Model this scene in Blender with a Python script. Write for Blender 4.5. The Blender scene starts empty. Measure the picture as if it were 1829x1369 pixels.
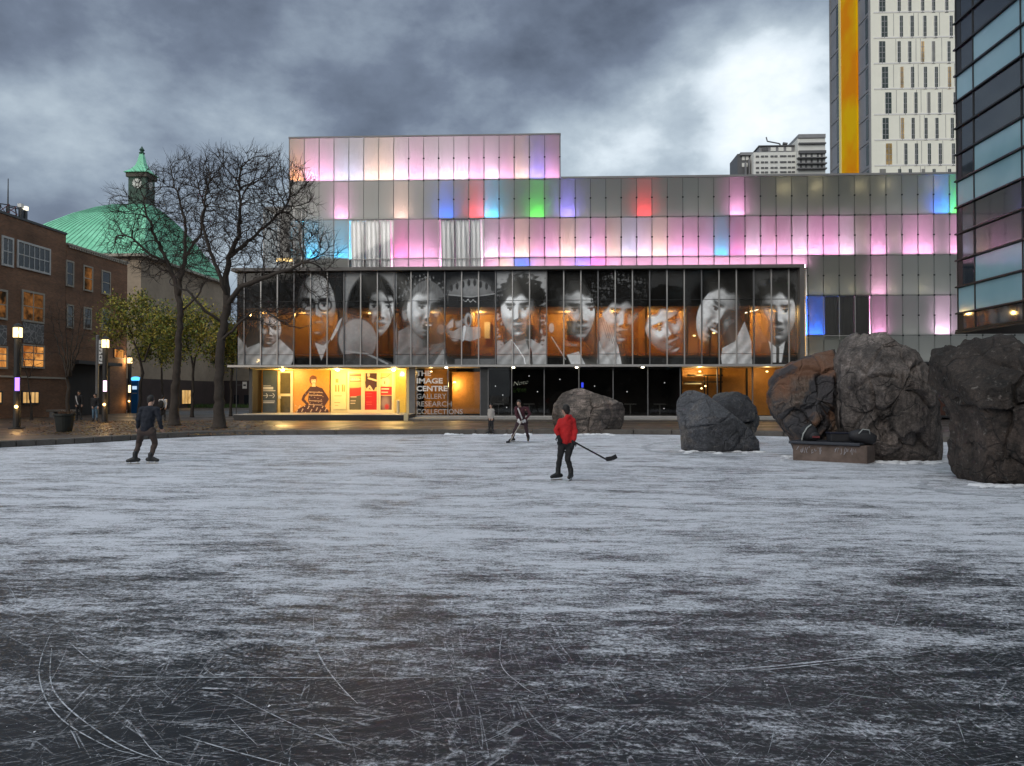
import bpy, bmesh, math, random
import numpy as np
from mathutils import Vector, Matrix, noise

scene = bpy.context.scene
R = math.radians
# ------------------------------------------------------------------ camera
F_PX, CX, CY = 1373.0, 914.5, 684.5
CAM = Vector((0.0, 0.0, 1.7))
YAW, PITCH = R(2.4), R(0.86)
cam_data = bpy.data.cameras.new('camera')
cam = bpy.data.objects.new('camera', cam_data)
scene.collection.objects.link(cam)
cam.location = CAM
cam.rotation_euler = (math.pi / 2 + PITCH, 0, YAW)
cam_data.sensor_width = 36.0
cam_data.lens = 36.0 * F_PX / 1829.0
cam_data.clip_start = 0.05
cam_data.clip_end = 3000.0
scene.camera = cam
# ------------------------------------------------------------------ exposure
vs = scene.view_settings
vs.view_transform = 'Standard'
vs.look = 'None'
vs.exposure = 0.35
vs.gamma = 1.0
vs.use_curve_mapping = False
scene.cycles.use_denoising = True
scene.cycles.max_bounces = 7
scene.cycles.use_adaptive_sampling = True
scene.cycles.adaptive_threshold = 0.02
scene.cycles.diffuse_bounces = 3
scene.cycles.glossy_bounces = 3
scene.cycles.transmission_bounces = 4
scene.cycles.transparent_max_bounces = 12
scene.cycles.sample_clamp_indirect = 4.0
scene.cycles.caustics_reflective = False
scene.cycles.caustics_refractive = False
# ------------------------------------------------------------------ sun (soft, overcast dusk)
SUN_EL, SUN_AZ = R(30), R(205)      # azimuth clockwise from +Y: behind the camera
sd = bpy.data.lights.new('sun', 'SUN')
sd.energy = 1.1
sd.angle = R(45)
sd.color = (1.0, 0.93, 0.84)
sun = bpy.data.objects.new('sun', sd)
scene.collection.objects.link(sun)
to_sun = Vector((math.sin(SUN_AZ) * math.cos(SUN_EL), math.cos(SUN_AZ) * math.cos(SUN_EL), math.sin(SUN_EL)))
sun.rotation_euler = to_sun.to_track_quat('Z', 'Y').to_euler()
sun.location = to_sun * 200

# ------------------------------------------------------------------ pixel helpers (photo 1829 x 1369)
_r = Vector((math.cos(YAW), math.sin(YAW), 0))
_h = Vector((-math.sin(YAW), math.cos(YAW), 0))
_f = _h * math.cos(PITCH) + Vector((0, 0, math.sin(PITCH)))
_u = -_h * math.sin(PITCH) + Vector((0, 0, math.cos(PITCH)))
def ray(px, py): return _f * F_PX + _r * (px - CX) + _u * (CY - py)
def on_y(px, py, Y):
    d = ray(px, py); return CAM + d * ((Y - CAM.y) / d.y)
def on_x(px, py, X):
    d = ray(px, py); return CAM + d * ((X - CAM.x) / d.x)
def on_z(px, py, Z=0.0):
    d = ray(px, py); return CAM + d * ((Z - CAM.z) / d.z)

# ------------------------------------------------------------------ world: dusk sky under broken cloud
world = bpy.data.worlds.new('World')
scene.world = world
world.use_nodes = True
wn, wl = world.node_tree.nodes, world.node_tree.links
wn.clear()
def N(t, **k):
    n = wn.new(t)
    for a, b in k.items(): setattr(n, a, b)
    return n
def wmath(op, a, b=None, c=None, clamp=False):
    n = N('ShaderNodeMath', operation=op, use_clamp=clamp)
    for i, v in enumerate((a, b, c)):
        if v is None: continue
        if isinstance(v, (int, float)): n.inputs[i].default_value = v
        else: wl.new(v, n.inputs[i])
    return n.outputs[0]
w_out = N('ShaderNodeOutputWorld'); w_bg = N('ShaderNodeBackground'); wl.new(w_bg.outputs[0], w_out.inputs[0])
w_bg.inputs['Strength'].default_value = 0.10
w_sky = N('ShaderNodeTexSky', sky_type='NISHITA', sun_disc=False, sun_elevation=SUN_EL, sun_rotation=SUN_AZ,
          air_density=1.0, dust_density=2.0, ozone_density=2.0)
w_tc = N('ShaderNodeTexCoord')
w_cv = N('ShaderNodeMapping'); w_cv.inputs['Scale'].default_value = (1.0, 1.0, 1.55); wl.new(w_tc.outputs['Generated'], w_cv.inputs[0])
def wnoise(scale, detail, rough, dist, off):
    m = N('ShaderNodeMapping'); m.inputs['Location'].default_value = off
    wl.new(w_cv.outputs[0], m.inputs[0])
    n = N('ShaderNodeTexNoise'); n.inputs['Scale'].default_value = scale; n.inputs['Detail'].default_value = detail
    n.inputs['Roughness'].default_value = rough; n.inputs['Distortion'].default_value = dist
    wl.new(m.outputs[0], n.inputs[0]); return n.outputs[0]
w_n1 = wnoise(2.0, 10, 0.53, 0.0, (3.4, 7.2, 1.9))
w_n2 = wnoise(5.6, 10, 0.56, 0.12, (1.3, 2.9, 4.4))
w_n3 = wnoise(13.0, 6, 0.55, 0.1, (5.3, 9.1, 2.4))
w_mod = wmath('ADD', wmath('MULTIPLY', wmath('SUBTRACT', wnoise(4.2, 6, 0.5, 0.0, (7.7, 1.1, 6.2)), 0.5), 2.6), 1.30)
def glow(px, py, tight, amp):
    d = ray(px, py).normalized()
    vd = N('ShaderNodeVectorMath', operation='DOT_PRODUCT'); wl.new(w_tc.outputs['Generated'], vd.inputs[0])
    vd.inputs[1].default_value = d
    e = wmath('MULTIPLY', wmath('SUBTRACT', vd.outputs['Value'], 1.0), tight)
    return wmath('MULTIPLY', wmath('POWER', 2.718, e), amp)
w_b = wmath('ADD', wmath('SUBTRACT', wmath('MULTIPLY', w_n1, 1.05), 0.08), wmath('ADD', wmath('MULTIPLY', w_n2, 0.50), wmath('MULTIPLY', wmath('SUBTRACT', w_n3, 0.5), 0.20)))
# breaks in the cloud that the photograph shows, and its heavy dark banks
for g in ((1385, 195, 160, 0.34), (1285, 215, 280, 0.17), (1480, 230, 260, 0.12), (1150, 200, 400, 0.05), (1100, 255, 220, 0.12), (125, 185, 320, 0.15), (470, 200, 500, 0.03),
          (640, 60, 200, 0.05), (960, 120, 40, -0.12), (1240, 250, 1200, -0.16), (1265, 40, 60, -0.20), (330, 120, 40, -0.14),
          (60, 330, 120, -0.12), (620, 215, 200, -0.05), (760, 200, 70, -0.08)):
    gg = glow(*g)
    w_b = wmath('ADD', w_b, gg if abs(g[3]) < .11 else wmath('MULTIPLY', gg, w_mod))
w_ramp = N('ShaderNodeValToRGB'); wl.new(w_b, w_ramp.inputs[0])
cr = w_ramp.color_ramp
cr.elements[0].position = 0.36; cr.elements[0].color = (0.085, 0.105, 0.145, 1)
cr.elements[1].position = 0.96; cr.elements[1].color = (0.88, 0.95, 1.0, 1)
for p, c in ((0.50, (0.150, 0.185, 0.25, 1)), (0.62, (0.265, 0.325, 0.40, 1)), (0.74, (0.43, 0.51, 0.58, 1)), (0.84, (0.68, 0.77, 0.84, 1))):
    e = cr.elements.new(p); e.color = c
w_mul = N('ShaderNodeMix', data_type='RGBA', blend_type='MULTIPLY'); w_mul.inputs[0].default_value = 1.0
wl.new(w_ramp.outputs[0], w_mul.inputs[6]); w_mul.inputs[7].default_value = (9.3, 9.2, 9.1, 1)
w_mix = N('ShaderNodeMix', data_type='RGBA'); w_mix.inputs[0].default_value = 0.93
wl.new(w_sky.outputs[0], w_mix.inputs[6]); wl.new(w_mul.outputs[2], w_mix.inputs[7])
wl.new(w_mix.outputs[2], w_bg.inputs[0])

# ------------------------------------------------------------------ materials
MATS = {}
class NT:
    def __init__(s, name):
        s.m = bpy.data.materials.new(name); s.m.use_nodes = True
        s.n, s.l = s.m.node_tree.nodes, s.m.node_tree.links
        s.bsdf = s.n['Principled BSDF']; s.out = s.n['Material Output']; s._tc = None
        MATS[name] = s.m
    def add(s, t, **k):
        n = s.n.new(t)
        for a, b in k.items(): setattr(n, a, b)
        return n
    def link(s, a, b): s.l.new(a, b)
    def co(s, scale=(1, 1, 1), rot=(0, 0, 0), loc=(0, 0, 0)):
        if s._tc is None: s._tc = s.add('ShaderNodeTexCoord')
        m = s.add('ShaderNodeMapping'); m.inputs['Scale'].default_value = scale
        m.inputs['Rotation'].default_value = rot; m.inputs['Location'].default_value = loc
        s.link(s._tc.outputs['Object'], m.inputs[0]); return m.outputs[0]
    def co_rot(s, scale, rz, loc=(0, 0, 0)):
        """coordinates turned by rz first and only then stretched"""
        a = s.co((1, 1, 1), (0, 0, rz), loc); m = s.add('ShaderNodeMapping'); m.inputs['Scale'].default_value = scale
        s.link(a, m.inputs[0]); return m.outputs[0]
    def noise(s, scale, detail=4, rough=.55, dist=0, vec=None):
        n = s.add('ShaderNodeTexNoise')
        for k, v in (('Scale', scale), ('Detail', detail), ('Roughness', rough), ('Distortion', dist)): n.inputs[k].default_value = v
        s.link(vec if vec is not None else s.co(), n.inputs[0]); return n.outputs[0]
    def math(s, op, a, b=None, c=None, clamp=False):
        n = s.add('ShaderNodeMath', operation=op, use_clamp=clamp)
        for i, v in enumerate((a, b, c)):
            if v is None: continue
            if isinstance(v, (int, float)): n.inputs[i].default_value = v
            else: s.link(v, n.inputs[i])
        return n.outputs[0]
    def ramp(s, fac, stops):
        n = s.add('ShaderNodeValToRGB'); s.link(fac, n.inputs[0]); e = n.color_ramp.elements
        while len(e) < len(stops): e.new(0.5)
        for i, (p, c) in enumerate(stops):
            e[i].position = p; e[i].color = (*c, 1) if len(c) == 3 else c
        return n.outputs[0]
    def mixc(s, fac, a, b, mode='MIX'):
        n = s.add('ShaderNodeMix', data_type='RGBA', blend_type=mode)
        for i, v in ((0, fac), (6, a), (7, b)):
            if isinstance(v, (int, float)): n.inputs[i].default_value = v
            elif isinstance(v, tuple): n.inputs[i].default_value = (*v, 1)
            else: s.link(v, n.inputs[i])
        return n.outputs[2]
    def bump(s, h, strength=.3, dist=.02):
        b = s.add('ShaderNodeBump'); b.inputs['Strength'].default_value = strength; b.inputs['Distance'].default_value = dist
        s.link(h, b.inputs['Height']); s.link(b.outputs[0], s.bsdf.inputs['Normal'])
    def set(s, **k):
        for a, v in k.items():
            i = s.bsdf.inputs[a.replace('_', ' ')]
            if hasattr(v, 'is_linked'): s.link(v, i)
            else: i.default_value = (*v, 1) if isinstance(v, tuple) and len(v) == 3 and i.type == 'RGBA' else v

def pm(name, col, rough=.7, var=.25, scale=2.0, bump=.15, metal=0.0, detail=5, dist=.01, spec=.5):
    """plain surface with colour variation, uneven gloss and fine relief"""
    t = NT(name)
    n = t.noise(scale, detail, .6)
    n2 = t.noise(scale * 7.3, 3, .6)
    f = t.math('ADD', t.math('MULTIPLY', n, .65), t.math('MULTIPLY', n2, .35))
    lo = tuple(c * (1 - var) for c in col); hi = tuple(min(1, c * (1 + var)) for c in col)
    t.set(Base_Color=t.ramp(f, [(.3, lo), (.7, hi)]), Metallic=metal, Specular_IOR_Level=spec)
    t.set(Roughness=t.math('ADD', t.math('MULTIPLY', n2, .2), rough - .1))
    if bump: t.bump(n2, bump, dist)
    return t.m
def emit(name, col, strength):
    t = NT(name); e = t.add('ShaderNodeEmission'); e.inputs[0].default_value = (*col, 1); e.inputs[1].default_value = strength
    t.link(e.outputs[0], t.out.inputs[0]); t.m.cycles.emission_sampling = 'FRONT_BACK' if False else 'AUTO'; return t.m
def glass(name, tint=(.75, .8, .8), rough=.03, ior=1.5, refl=1.0):
    t = NT(name); t.n.remove(t.bsdf)
    tr = t.add('ShaderNodeBsdfTransparent'); tr.inputs[0].default_value = (*tint, 1)
    gl = t.add('ShaderNodeBsdfGlossy'); gl.inputs['Roughness'].default_value = rough; gl.inputs[0].default_value = (refl, refl, refl, 1)
    fr = t.add('ShaderNodeFresnel'); fr.inputs[0].default_value = ior
    nz = t.noise(.35, 2); b = t.add('ShaderNodeBump'); b.inputs['Strength'].default_value = .08; b.inputs['Distance'].default_value = .05
    t.link(nz, b.inputs['Height']); t.link(b.outputs[0], gl.inputs['Normal'])
    mx = t.add('ShaderNodeMixShader'); t.link(fr.outputs[0], mx.inputs[0]); t.link(tr.outputs[0], mx.inputs[1]); t.link(gl.outputs[0], mx.inputs[2])
    t.link(mx.outputs[0], t.out.inputs[0]); return t.m

# ------------------------------------------------------------------ mesh helpers
COL = scene.collection
def wloc(o):
    v = Vector((0, 0, 0))
    while o is not None: v = v + o.location; o = o.parent
    return v
def tag(o, label=None, cat=None, group=None, kind=None):
    if label: o['label'] = label
    if cat: o['category'] = cat
    if group: o['group'] = group
    if kind: o['kind'] = kind
    return o
def thing(name, label, cat, loc=(0, 0, 0), group=None, rz=0.0):
    o = bpy.data.objects.new(name, None); COL.objects.link(o); o.empty_display_size = .2
    o.location = loc; o.rotation_euler = (0, 0, rz)
    return tag(o, label, cat, group)
def link(name, mesh, parent=None, local=False):
    o = bpy.data.objects.new(name, mesh); COL.objects.link(o)
    if parent is not None:
        o.parent = parent
        if not local: o.location = -wloc(parent)
    return o
class MB:
    def __init__(s): s.v, s.f, s.mi = [], [], []
    def add(s, vs, fs, mi=0):
        b = len(s.v); s.v += [tuple(p) for p in vs]; s.f += [tuple(b + i for i in f) for f in fs]; s.mi += [mi] * len(fs); return s
    def box(s, x0, x1, y0, y1, z0, z1, mi=0):
        return s.add([(x0, y0, z0), (x1, y0, z0), (x1, y1, z0), (x0, y1, z0), (x0, y0, z1), (x1, y0, z1), (x1, y1, z1), (x0, y1, z1)],
                     [(0, 3, 2, 1), (4, 5, 6, 7), (0, 1, 5, 4), (1, 2, 6, 5), (2, 3, 7, 6), (3, 0, 4, 7)], mi)
    def quad(s, a, b, c, d, mi=0): return s.add([a, b, c, d], [(0, 1, 2, 3)], mi)
    def beam(s, a, b, w, h, mi=0):
        a, b = Vector(a), Vector(b); d = (b - a).normalized()
        up = Vector((0, 0, 1)) if abs(d.z) < .95 else Vector((0, 1, 0))
        x = d.cross(up).normalized() * w / 2; y = x.cross(d).normalized() * h / 2
        return s.add([a - x - y, a + x - y, a + x + y, a - x + y, b - x - y, b + x - y, b + x + y, b - x + y],
                     [(3, 2, 1, 0), (4, 5, 6, 7), (0, 1, 5, 4), (1, 2, 6, 5), (2, 3, 7, 6), (3, 0, 4, 7)], mi)
    def tube(s, pts, rad, n=8, mi=0, cap=True):
        pts = [Vector(p) for p in pts]
        if not hasattr(rad, '__len__'): rad = [rad] * len(pts)
        b = len(s.v); ref = None
        for i, p in enumerate(pts):
            d = (pts[min(i + 1, len(pts) - 1)] - pts[max(i - 1, 0)]).normalized()
            if ref is None: ref = Vector((1, 0, 0)) if abs(d.x) < .8 else Vector((0, 1, 0))
            x = (ref - d * ref.dot(d)).normalized(); y = d.cross(x); ref = x
            for k in range(n):
                a = 2 * math.pi * k / n; s.v.append(tuple(p + (x * math.cos(a) + y * math.sin(a)) * rad[i]))
        for i in range(len(pts) - 1):
            for k in range(n):
                k2 = (k + 1) % n; s.f.append((b + i * n + k, b + i * n + k2, b + (i + 1) * n + k2, b + (i + 1) * n + k)); s.mi.append(mi)
        if cap:
            s.f.append(tuple(b + k for k in reversed(range(n)))); s.mi.append(mi)
            e = b + (len(pts) - 1) * n; s.f.append(tuple(e + k for k in range(n))); s.mi.append(mi)
        return s
    def lathe(s, cx, cy, prof, n=16, mi=0):
        return s.tube([(cx, cy, z) for r, z in prof], [max(r, 1e-4) for r, z in prof], n, mi)
    def capsule(s, a, b, ra, rb, n=10):
        a, b = Vector(a), Vector(b); d = b - a; L = d.length
        if L < 1e-5: d = Vector((0, 0, 1)); b = a + d * 1e-4
        d = d.normalized(); P, Q = [], []
        for t in (-1, -.87, -.5, 0): P.append(a + d * ra * t); Q.append(ra * math.sqrt(max(0, 1 - t * t)) + 1e-4)
        for t in (0, .5, .87, 1): P.append(b + d * rb * t); Q.append(rb * math.sqrt(max(0, 1 - t * t)) + 1e-4)
        return s.tube(P, Q, n)
    def ball(s, c, rx, ry, rz, n=12, m=8):
        b = len(s.v); c = Vector(c)
        for i in range(m + 1):
            t = math.pi * i / m
            for k in range(n):
                a = 2 * math.pi * k / n; q = max(math.sin(t), 1e-3)
                s.v.append((c.x + rx * q * math.cos(a), c.y + ry * q * math.sin(a), c.z - rz * math.cos(t)))
        for i in range(m):
            for k in range(n):
                k2 = (k + 1) % n; s.f.append((b + i * n + k, b + i * n + k2, b + (i + 1) * n + k2, b + (i + 1) * n + k)); s.mi.append(0)
        return s
    def mesh(s, name, mats, smooth=False):
        me = bpy.data.meshes.new(name); me.from_pydata(s.v, [], s.f)
        for m in (mats if isinstance(mats, (list, tuple)) else [mats]): me.materials.append(m)
        me.polygons.foreach_set('material_index', s.mi)
        if smooth: me.polygons.foreach_set('use_smooth', [True] * len(s.f))
        me.update(); return me
    def build(s, name, mats, parent=None, local=False, smooth=False, bevel=0.0):
        o = link(name, s.mesh(name, mats, smooth), parent, local)
        if bevel:
            b = o.modifiers.new('bevel', 'BEVEL'); b.width = bevel; b.segments = 2; b.limit_method = 'ANGLE'
        return o
def text_mesh(body, size, extrude=0.0, font_shear=0.0, bold=0.0):
    cu = bpy.data.curves.new('lettering', 'FONT'); cu.body = body; cu.size = size; cu.extrude = extrude
    cu.shear = font_shear; cu.offset = bold; cu.resolution_u = 3
    o = bpy.data.objects.new('tmp', cu); COL.objects.link(o)
    me = bpy.data.meshes.new_from_object(o.evaluated_get(bpy.context.evaluated_depsgraph_get()))
    bpy.data.objects.remove(o); bpy.data.curves.remove(cu); return me
def text_obj(name, body, size, loc, mat, parent, rot=(math.pi / 2, 0, 0), extrude=.004, shear=0.0, bold=0.0, fit=None):
    me = text_mesh(body, size, extrude, shear, bold)
    co = np.zeros(len(me.vertices) * 3); me.vertices.foreach_get('co', co); co = co.reshape(-1, 3)
    if fit: co[:, 0] *= fit / max(1e-6, co[:, 0].max() - co[:, 0].min())
    me.vertices.foreach_set('co', co.ravel()); me.materials.clear(); me.materials.append(mat)
    o = link(name, me, parent); o.location = Vector(loc) - (wloc(parent) if parent else Vector((0, 0, 0))); o.rotation_euler = rot
    return o
# ------------------------------------------------------------------ printed pictures (grey-scale rasters painted with shapes, laid on the panes as colour)
class Paint:
    def __init__(s, x0, x1, y0, y1, k, bg):
        s.x0, s.y0, s.k = x0, y0, k
        s.w, s.h = int((x1 - x0) * k), int((y1 - y0) * k)
        s.X, s.Y = np.meshgrid(x0 + (np.arange(s.w) + .5) / k, y0 + (np.arange(s.h) + .5) / k)
        s.g = np.zeros((s.h, s.w, 3)) + np.array(bg if hasattr(bg, '__len__') else (bg,) * 3)
    def blend(s, a, v):
        v = np.array(v if hasattr(v, '__len__') else (v,) * 3)
        s.g = s.g * (1 - a[..., None]) + v * a[..., None]
    def ell(s, cx, cy, rx, ry, v, soft=.12, rot=0.0, op=1.0):
        c, n = math.cos(rot), math.sin(rot); dx, dy = s.X - cx, s.Y - cy
        d = np.hypot((dx * c + dy * n) / rx, (-dx * n + dy * c) / ry)
        s.blend(np.clip((1 + soft / 2 - d) / soft, 0, 1) * op, v)
    def rect(s, x0, x1, y0, y1, v, op=1.0, soft=.6):
        a = np.clip((s.X - x0) / soft + .5, 0, 1) * np.clip((x1 - s.X) / soft + .5, 0, 1) * np.clip((s.Y - y0) / soft + .5, 0, 1) * np.clip((y1 - s.Y) / soft + .5, 0, 1)
        s.blend(a * op, v)
    def poly(s, pts, v, op=1.0):
        ins = np.zeros(s.X.shape, bool); n = len(pts)
        for i in range(n):
            (xa, ya), (xb, yb) = pts[i], pts[(i + 1) % n]
            if ya == yb: continue
            c = ((ya > s.Y) != (yb > s.Y)) & (s.X < (xb - xa) * (s.Y - ya) / (yb - ya) + xa); ins ^= c
        a = ins.astype(float)
        for ax in (0, 1): a = (np.roll(a, 1, ax) + a + np.roll(a, -1, ax)) / 3
        s.blend(a * op, v)
    def line(s, pts, w, v, op=1.0):
        d = np.full(s.X.shape, 1e9)
        for (xa, ya), (xb, yb) in zip(pts[:-1], pts[1:]):
            ux, uy = xb - xa, yb - ya; L = max(ux * ux + uy * uy, 1e-9)
            t = np.clip(((s.X - xa) * ux + (s.Y - ya) * uy) / L, 0, 1)
            d = np.minimum(d, np.hypot(s.X - xa - t * ux, s.Y - ya - t * uy))
        s.blend(np.clip((w / 2 + .5 - d), 0, 1) * op, v)
    def mottled(s, amp, seed, cell=3):
        r = np.random.RandomState(seed); q = r.rand(s.h // cell + 2, s.w // cell + 2)
        q = np.kron(q, np.ones((cell, cell)))[:s.h, :s.w]
        for ax in (0, 1): q = (np.roll(q, 1, ax) + q + np.roll(q, -1, ax)) / 3
        s.g *= (1 + amp * (q - .5))[..., None]
    def face(s, cx, cy, rx, ry, t, lx=.5, rot=0.0, mouth=0.0, yaw=0.0, ly=-.35, hairline=-.62, hair=None, specs=False, sharp=1.0, smile=.03):
        """a head in relief, shaded by one lamp from (lx, ly): rx, ry half sizes in px, yaw turns it sideways, hair = tone above the hairline"""
        rx, ry = rx * 1.24, ry * 1.15
        c, n = math.cos(rot), math.sin(rot); dx, dy = s.X - cx, s.Y - cy
        u = (dx * c + dy * n) / rx; v = (-dx * n + dy * c) / ry
        jaw = 1 - .22 * np.clip(v, 0, 1.2) ** 2                      # narrower towards the chin
        ue = u / jaw
        d2 = ue ** 2 + v ** 2
        z = np.sqrt(np.clip(1 - d2 * .97, 0.0, 1))
        f = u - yaw * np.sqrt(np.clip(1 - v ** 2, 0, 1))             # feature axis
        G = lambda a, b, sa, sb: np.exp(-(((f - a) / sa) ** 2 + ((v - b) / sb) ** 2))
        h = z * .95
        h = h + .11 * G(0, .06, .12, .22) + .15 * G(0, .24, .13, .10) + .05 * (G(-.17, .28, .09, .06) + G(.17, .28, .09, .06))
        h = h - .13 * (G(-.40, -.08, .22, .12) + G(.40, -.08, .22, .12)) + .09 * (G(-.38, -.27, .3, .07) + G(.38, -.27, .3, .07))
        h = h + .09 * (G(-.5, .2, .22, .16) + G(.5, .2, .22, .16)) + .09 * G(0, .80, .24, .13) + .035 * G(0, .46, .26, .06) + .045 * G(0, .60 + .12 * mouth, .22, .06)
        h = h - .035 * G(0, .70 + .1 * mouth, .25, .06) - .025 * (G(-.36, .42, .09, .16) + G(.36, .42, .09, .16)) + .06 * (G(-.4, -.07, .13, .06) + G(.4, -.07, .13, .06))
        gy, gx = np.gradient(h); k = s.k
        gx, gy = gx * rx * k * .9, gy * ry * k * .9
        nn = 1 / np.sqrt(gx ** 2 + gy ** 2 + 1); L = np.array([lx, ly, .75]); L = L / np.linalg.norm(L)
        sh = np.clip((-gx * L[0] - gy * L[1] + L[2]) * nn, 0, 1)
        al = np.ones_like(u)
        sm = lambda e0, e1, x: np.clip((x - e0) / (e1 - e0), 0, 1)
        for e in (-1, 1):
            al *= 1 - .82 * np.exp(-(((f - e * .40) / .27) ** 4 + ((v + .235 + .10 * (f - e * .34) ** 2 * 3) / .045) ** 2))      # brow
            al *= 1 - .85 * np.exp(-(((f - e * .40) / .17) ** 4 + ((v + .115) / .026) ** 2))                                       # lash line
            al *= 1 - .80 * np.exp(-(((f - e * .40) / .070) ** 4 + ((v + .075) / .048) ** 4))                                       # iris
            al *= 1 - .6 * np.exp(-(((f - e * .13) / .055) ** 2 + ((v - .30) / .03) ** 2))                                         # nostril
        al *= 1 - .45 * np.exp(-((f / .27) ** 4 + ((v - .53 - .05 * mouth) / (.085 + .1 * mouth)) ** 4))                            # lips
        al *= 1 - .75 * np.exp(-((f / .30) ** 4 + ((v - .530 + smile - 2 * smile * np.cos(f * 5)) / .020) ** 2))                                 # mouth line
        if mouth > .25:
            al *= 1 - .9 * np.exp(-((f / .22) ** 4 + ((v - .55) / (.10 * mouth + .02)) ** 4))
        tone = t * al * (.07 + 1.2 * sh ** 1.25)
        if mouth > .25:
            te = np.exp(-((f / .18) ** 4 + ((v - .50) / .035) ** 4)); tone = tone * (1 - te) + .75 * te
        if specs:
            for e in (-1, 1):
                q = np.hypot((f - e * .42) / .33, (v + .07) / .17); tone = tone * (1 - .85 * np.exp(-((q - 1) / .14) ** 2))
            tone = tone * (1 - .8 * np.exp(-((f / .14) ** 4 + ((v + .12) / .03) ** 2)))
        if hair is not None:
            hv = sm(hairline + .09, hairline - .05, v - .30 * np.clip(np.abs(ue) - .35, 0, 1) ** 1.0 * 1.3 + .05 * np.sin(ue * 9))
            strand = .75 + .35 * (np.sin(ue * 31 + v * 7 + 2 * np.sin(v * 9 + ue * 4)) * np.sin(ue * 17 - v * 5) * .5 + .5) * sh
            tone = tone * (1 - hv) + hair * strand * hv
        a = np.clip((1.0 - d2) / .07 * sharp, 0, 1)
        s.blend_map(a, tone)
    def blend_map(s, a, tone): s.g = s.g * (1 - a[..., None]) + np.clip(tone, 0, 1)[..., None] * a[..., None]
    def neck(s, cx, y0, y1, w, t, lx=.5):
        u = (s.X - cx) / w; sh = np.clip(.35 + lx * u + .35 * np.sqrt(np.clip(1 - u * u, 0, 1)), 0, 1)
        a = np.clip((1 - np.abs(u)) * 4, 0, 1) * np.clip((s.Y - y0) / 2, 0, 1) * np.clip((y1 - s.Y) / 2, 0, 1)
        s.blend_map(a, t * sh * (.55 + .45 * np.clip((s.Y - y0 - 6) / 14, 0, 1)))
    def hairball(s, cx, cy, rx, ry, t, seed, freq=.5, soft=.2, hi=1.0):
        rx, ry = rx * 1.18, ry * 1.12; dx, dy = (s.X - cx) / rx, (s.Y - cy) / ry; d = np.hypot(dx, dy)
        rs = np.random.RandomState(seed); w = 0
        for _ in range(14):
            an, fq = rs.uniform(0, 6.28), freq * rs.uniform(.4, 2.4); w = w + np.sin(fq * (s.X * math.cos(an) + s.Y * math.sin(an)) + rs.uniform(0, 6.28) + .8 * np.sin(s.X * .21 * fq + s.Y * .3 * fq))
        w = w / 3.4
        sh = np.clip(.5 - .6 * dy - .2 * dx, 0, 1)
        s.blend_map(np.clip((1 + soft * w * .6 - d) / soft, 0, 1), t * (.5 + hi * np.clip(w, 0, 1) * sh))
    def cloth(s, pts, t, lx=.4, cx=0, w=40):
        keep = s.g.copy(); s.poly(pts, 1.0); m = (s.g[..., 0] - keep[..., 0]) / np.maximum(1e-6, 1 - keep[..., 0]); s.g = keep
        fold = .88 + .10 * np.sin(s.X * .31 + s.Y * .17 + 2 * np.sin(s.Y * .09)) + .3 * lx * (s.X - cx) / w
        s.blend_map(np.clip(m, 0, 1), t * np.clip(fold, .25, 1.6))
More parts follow.
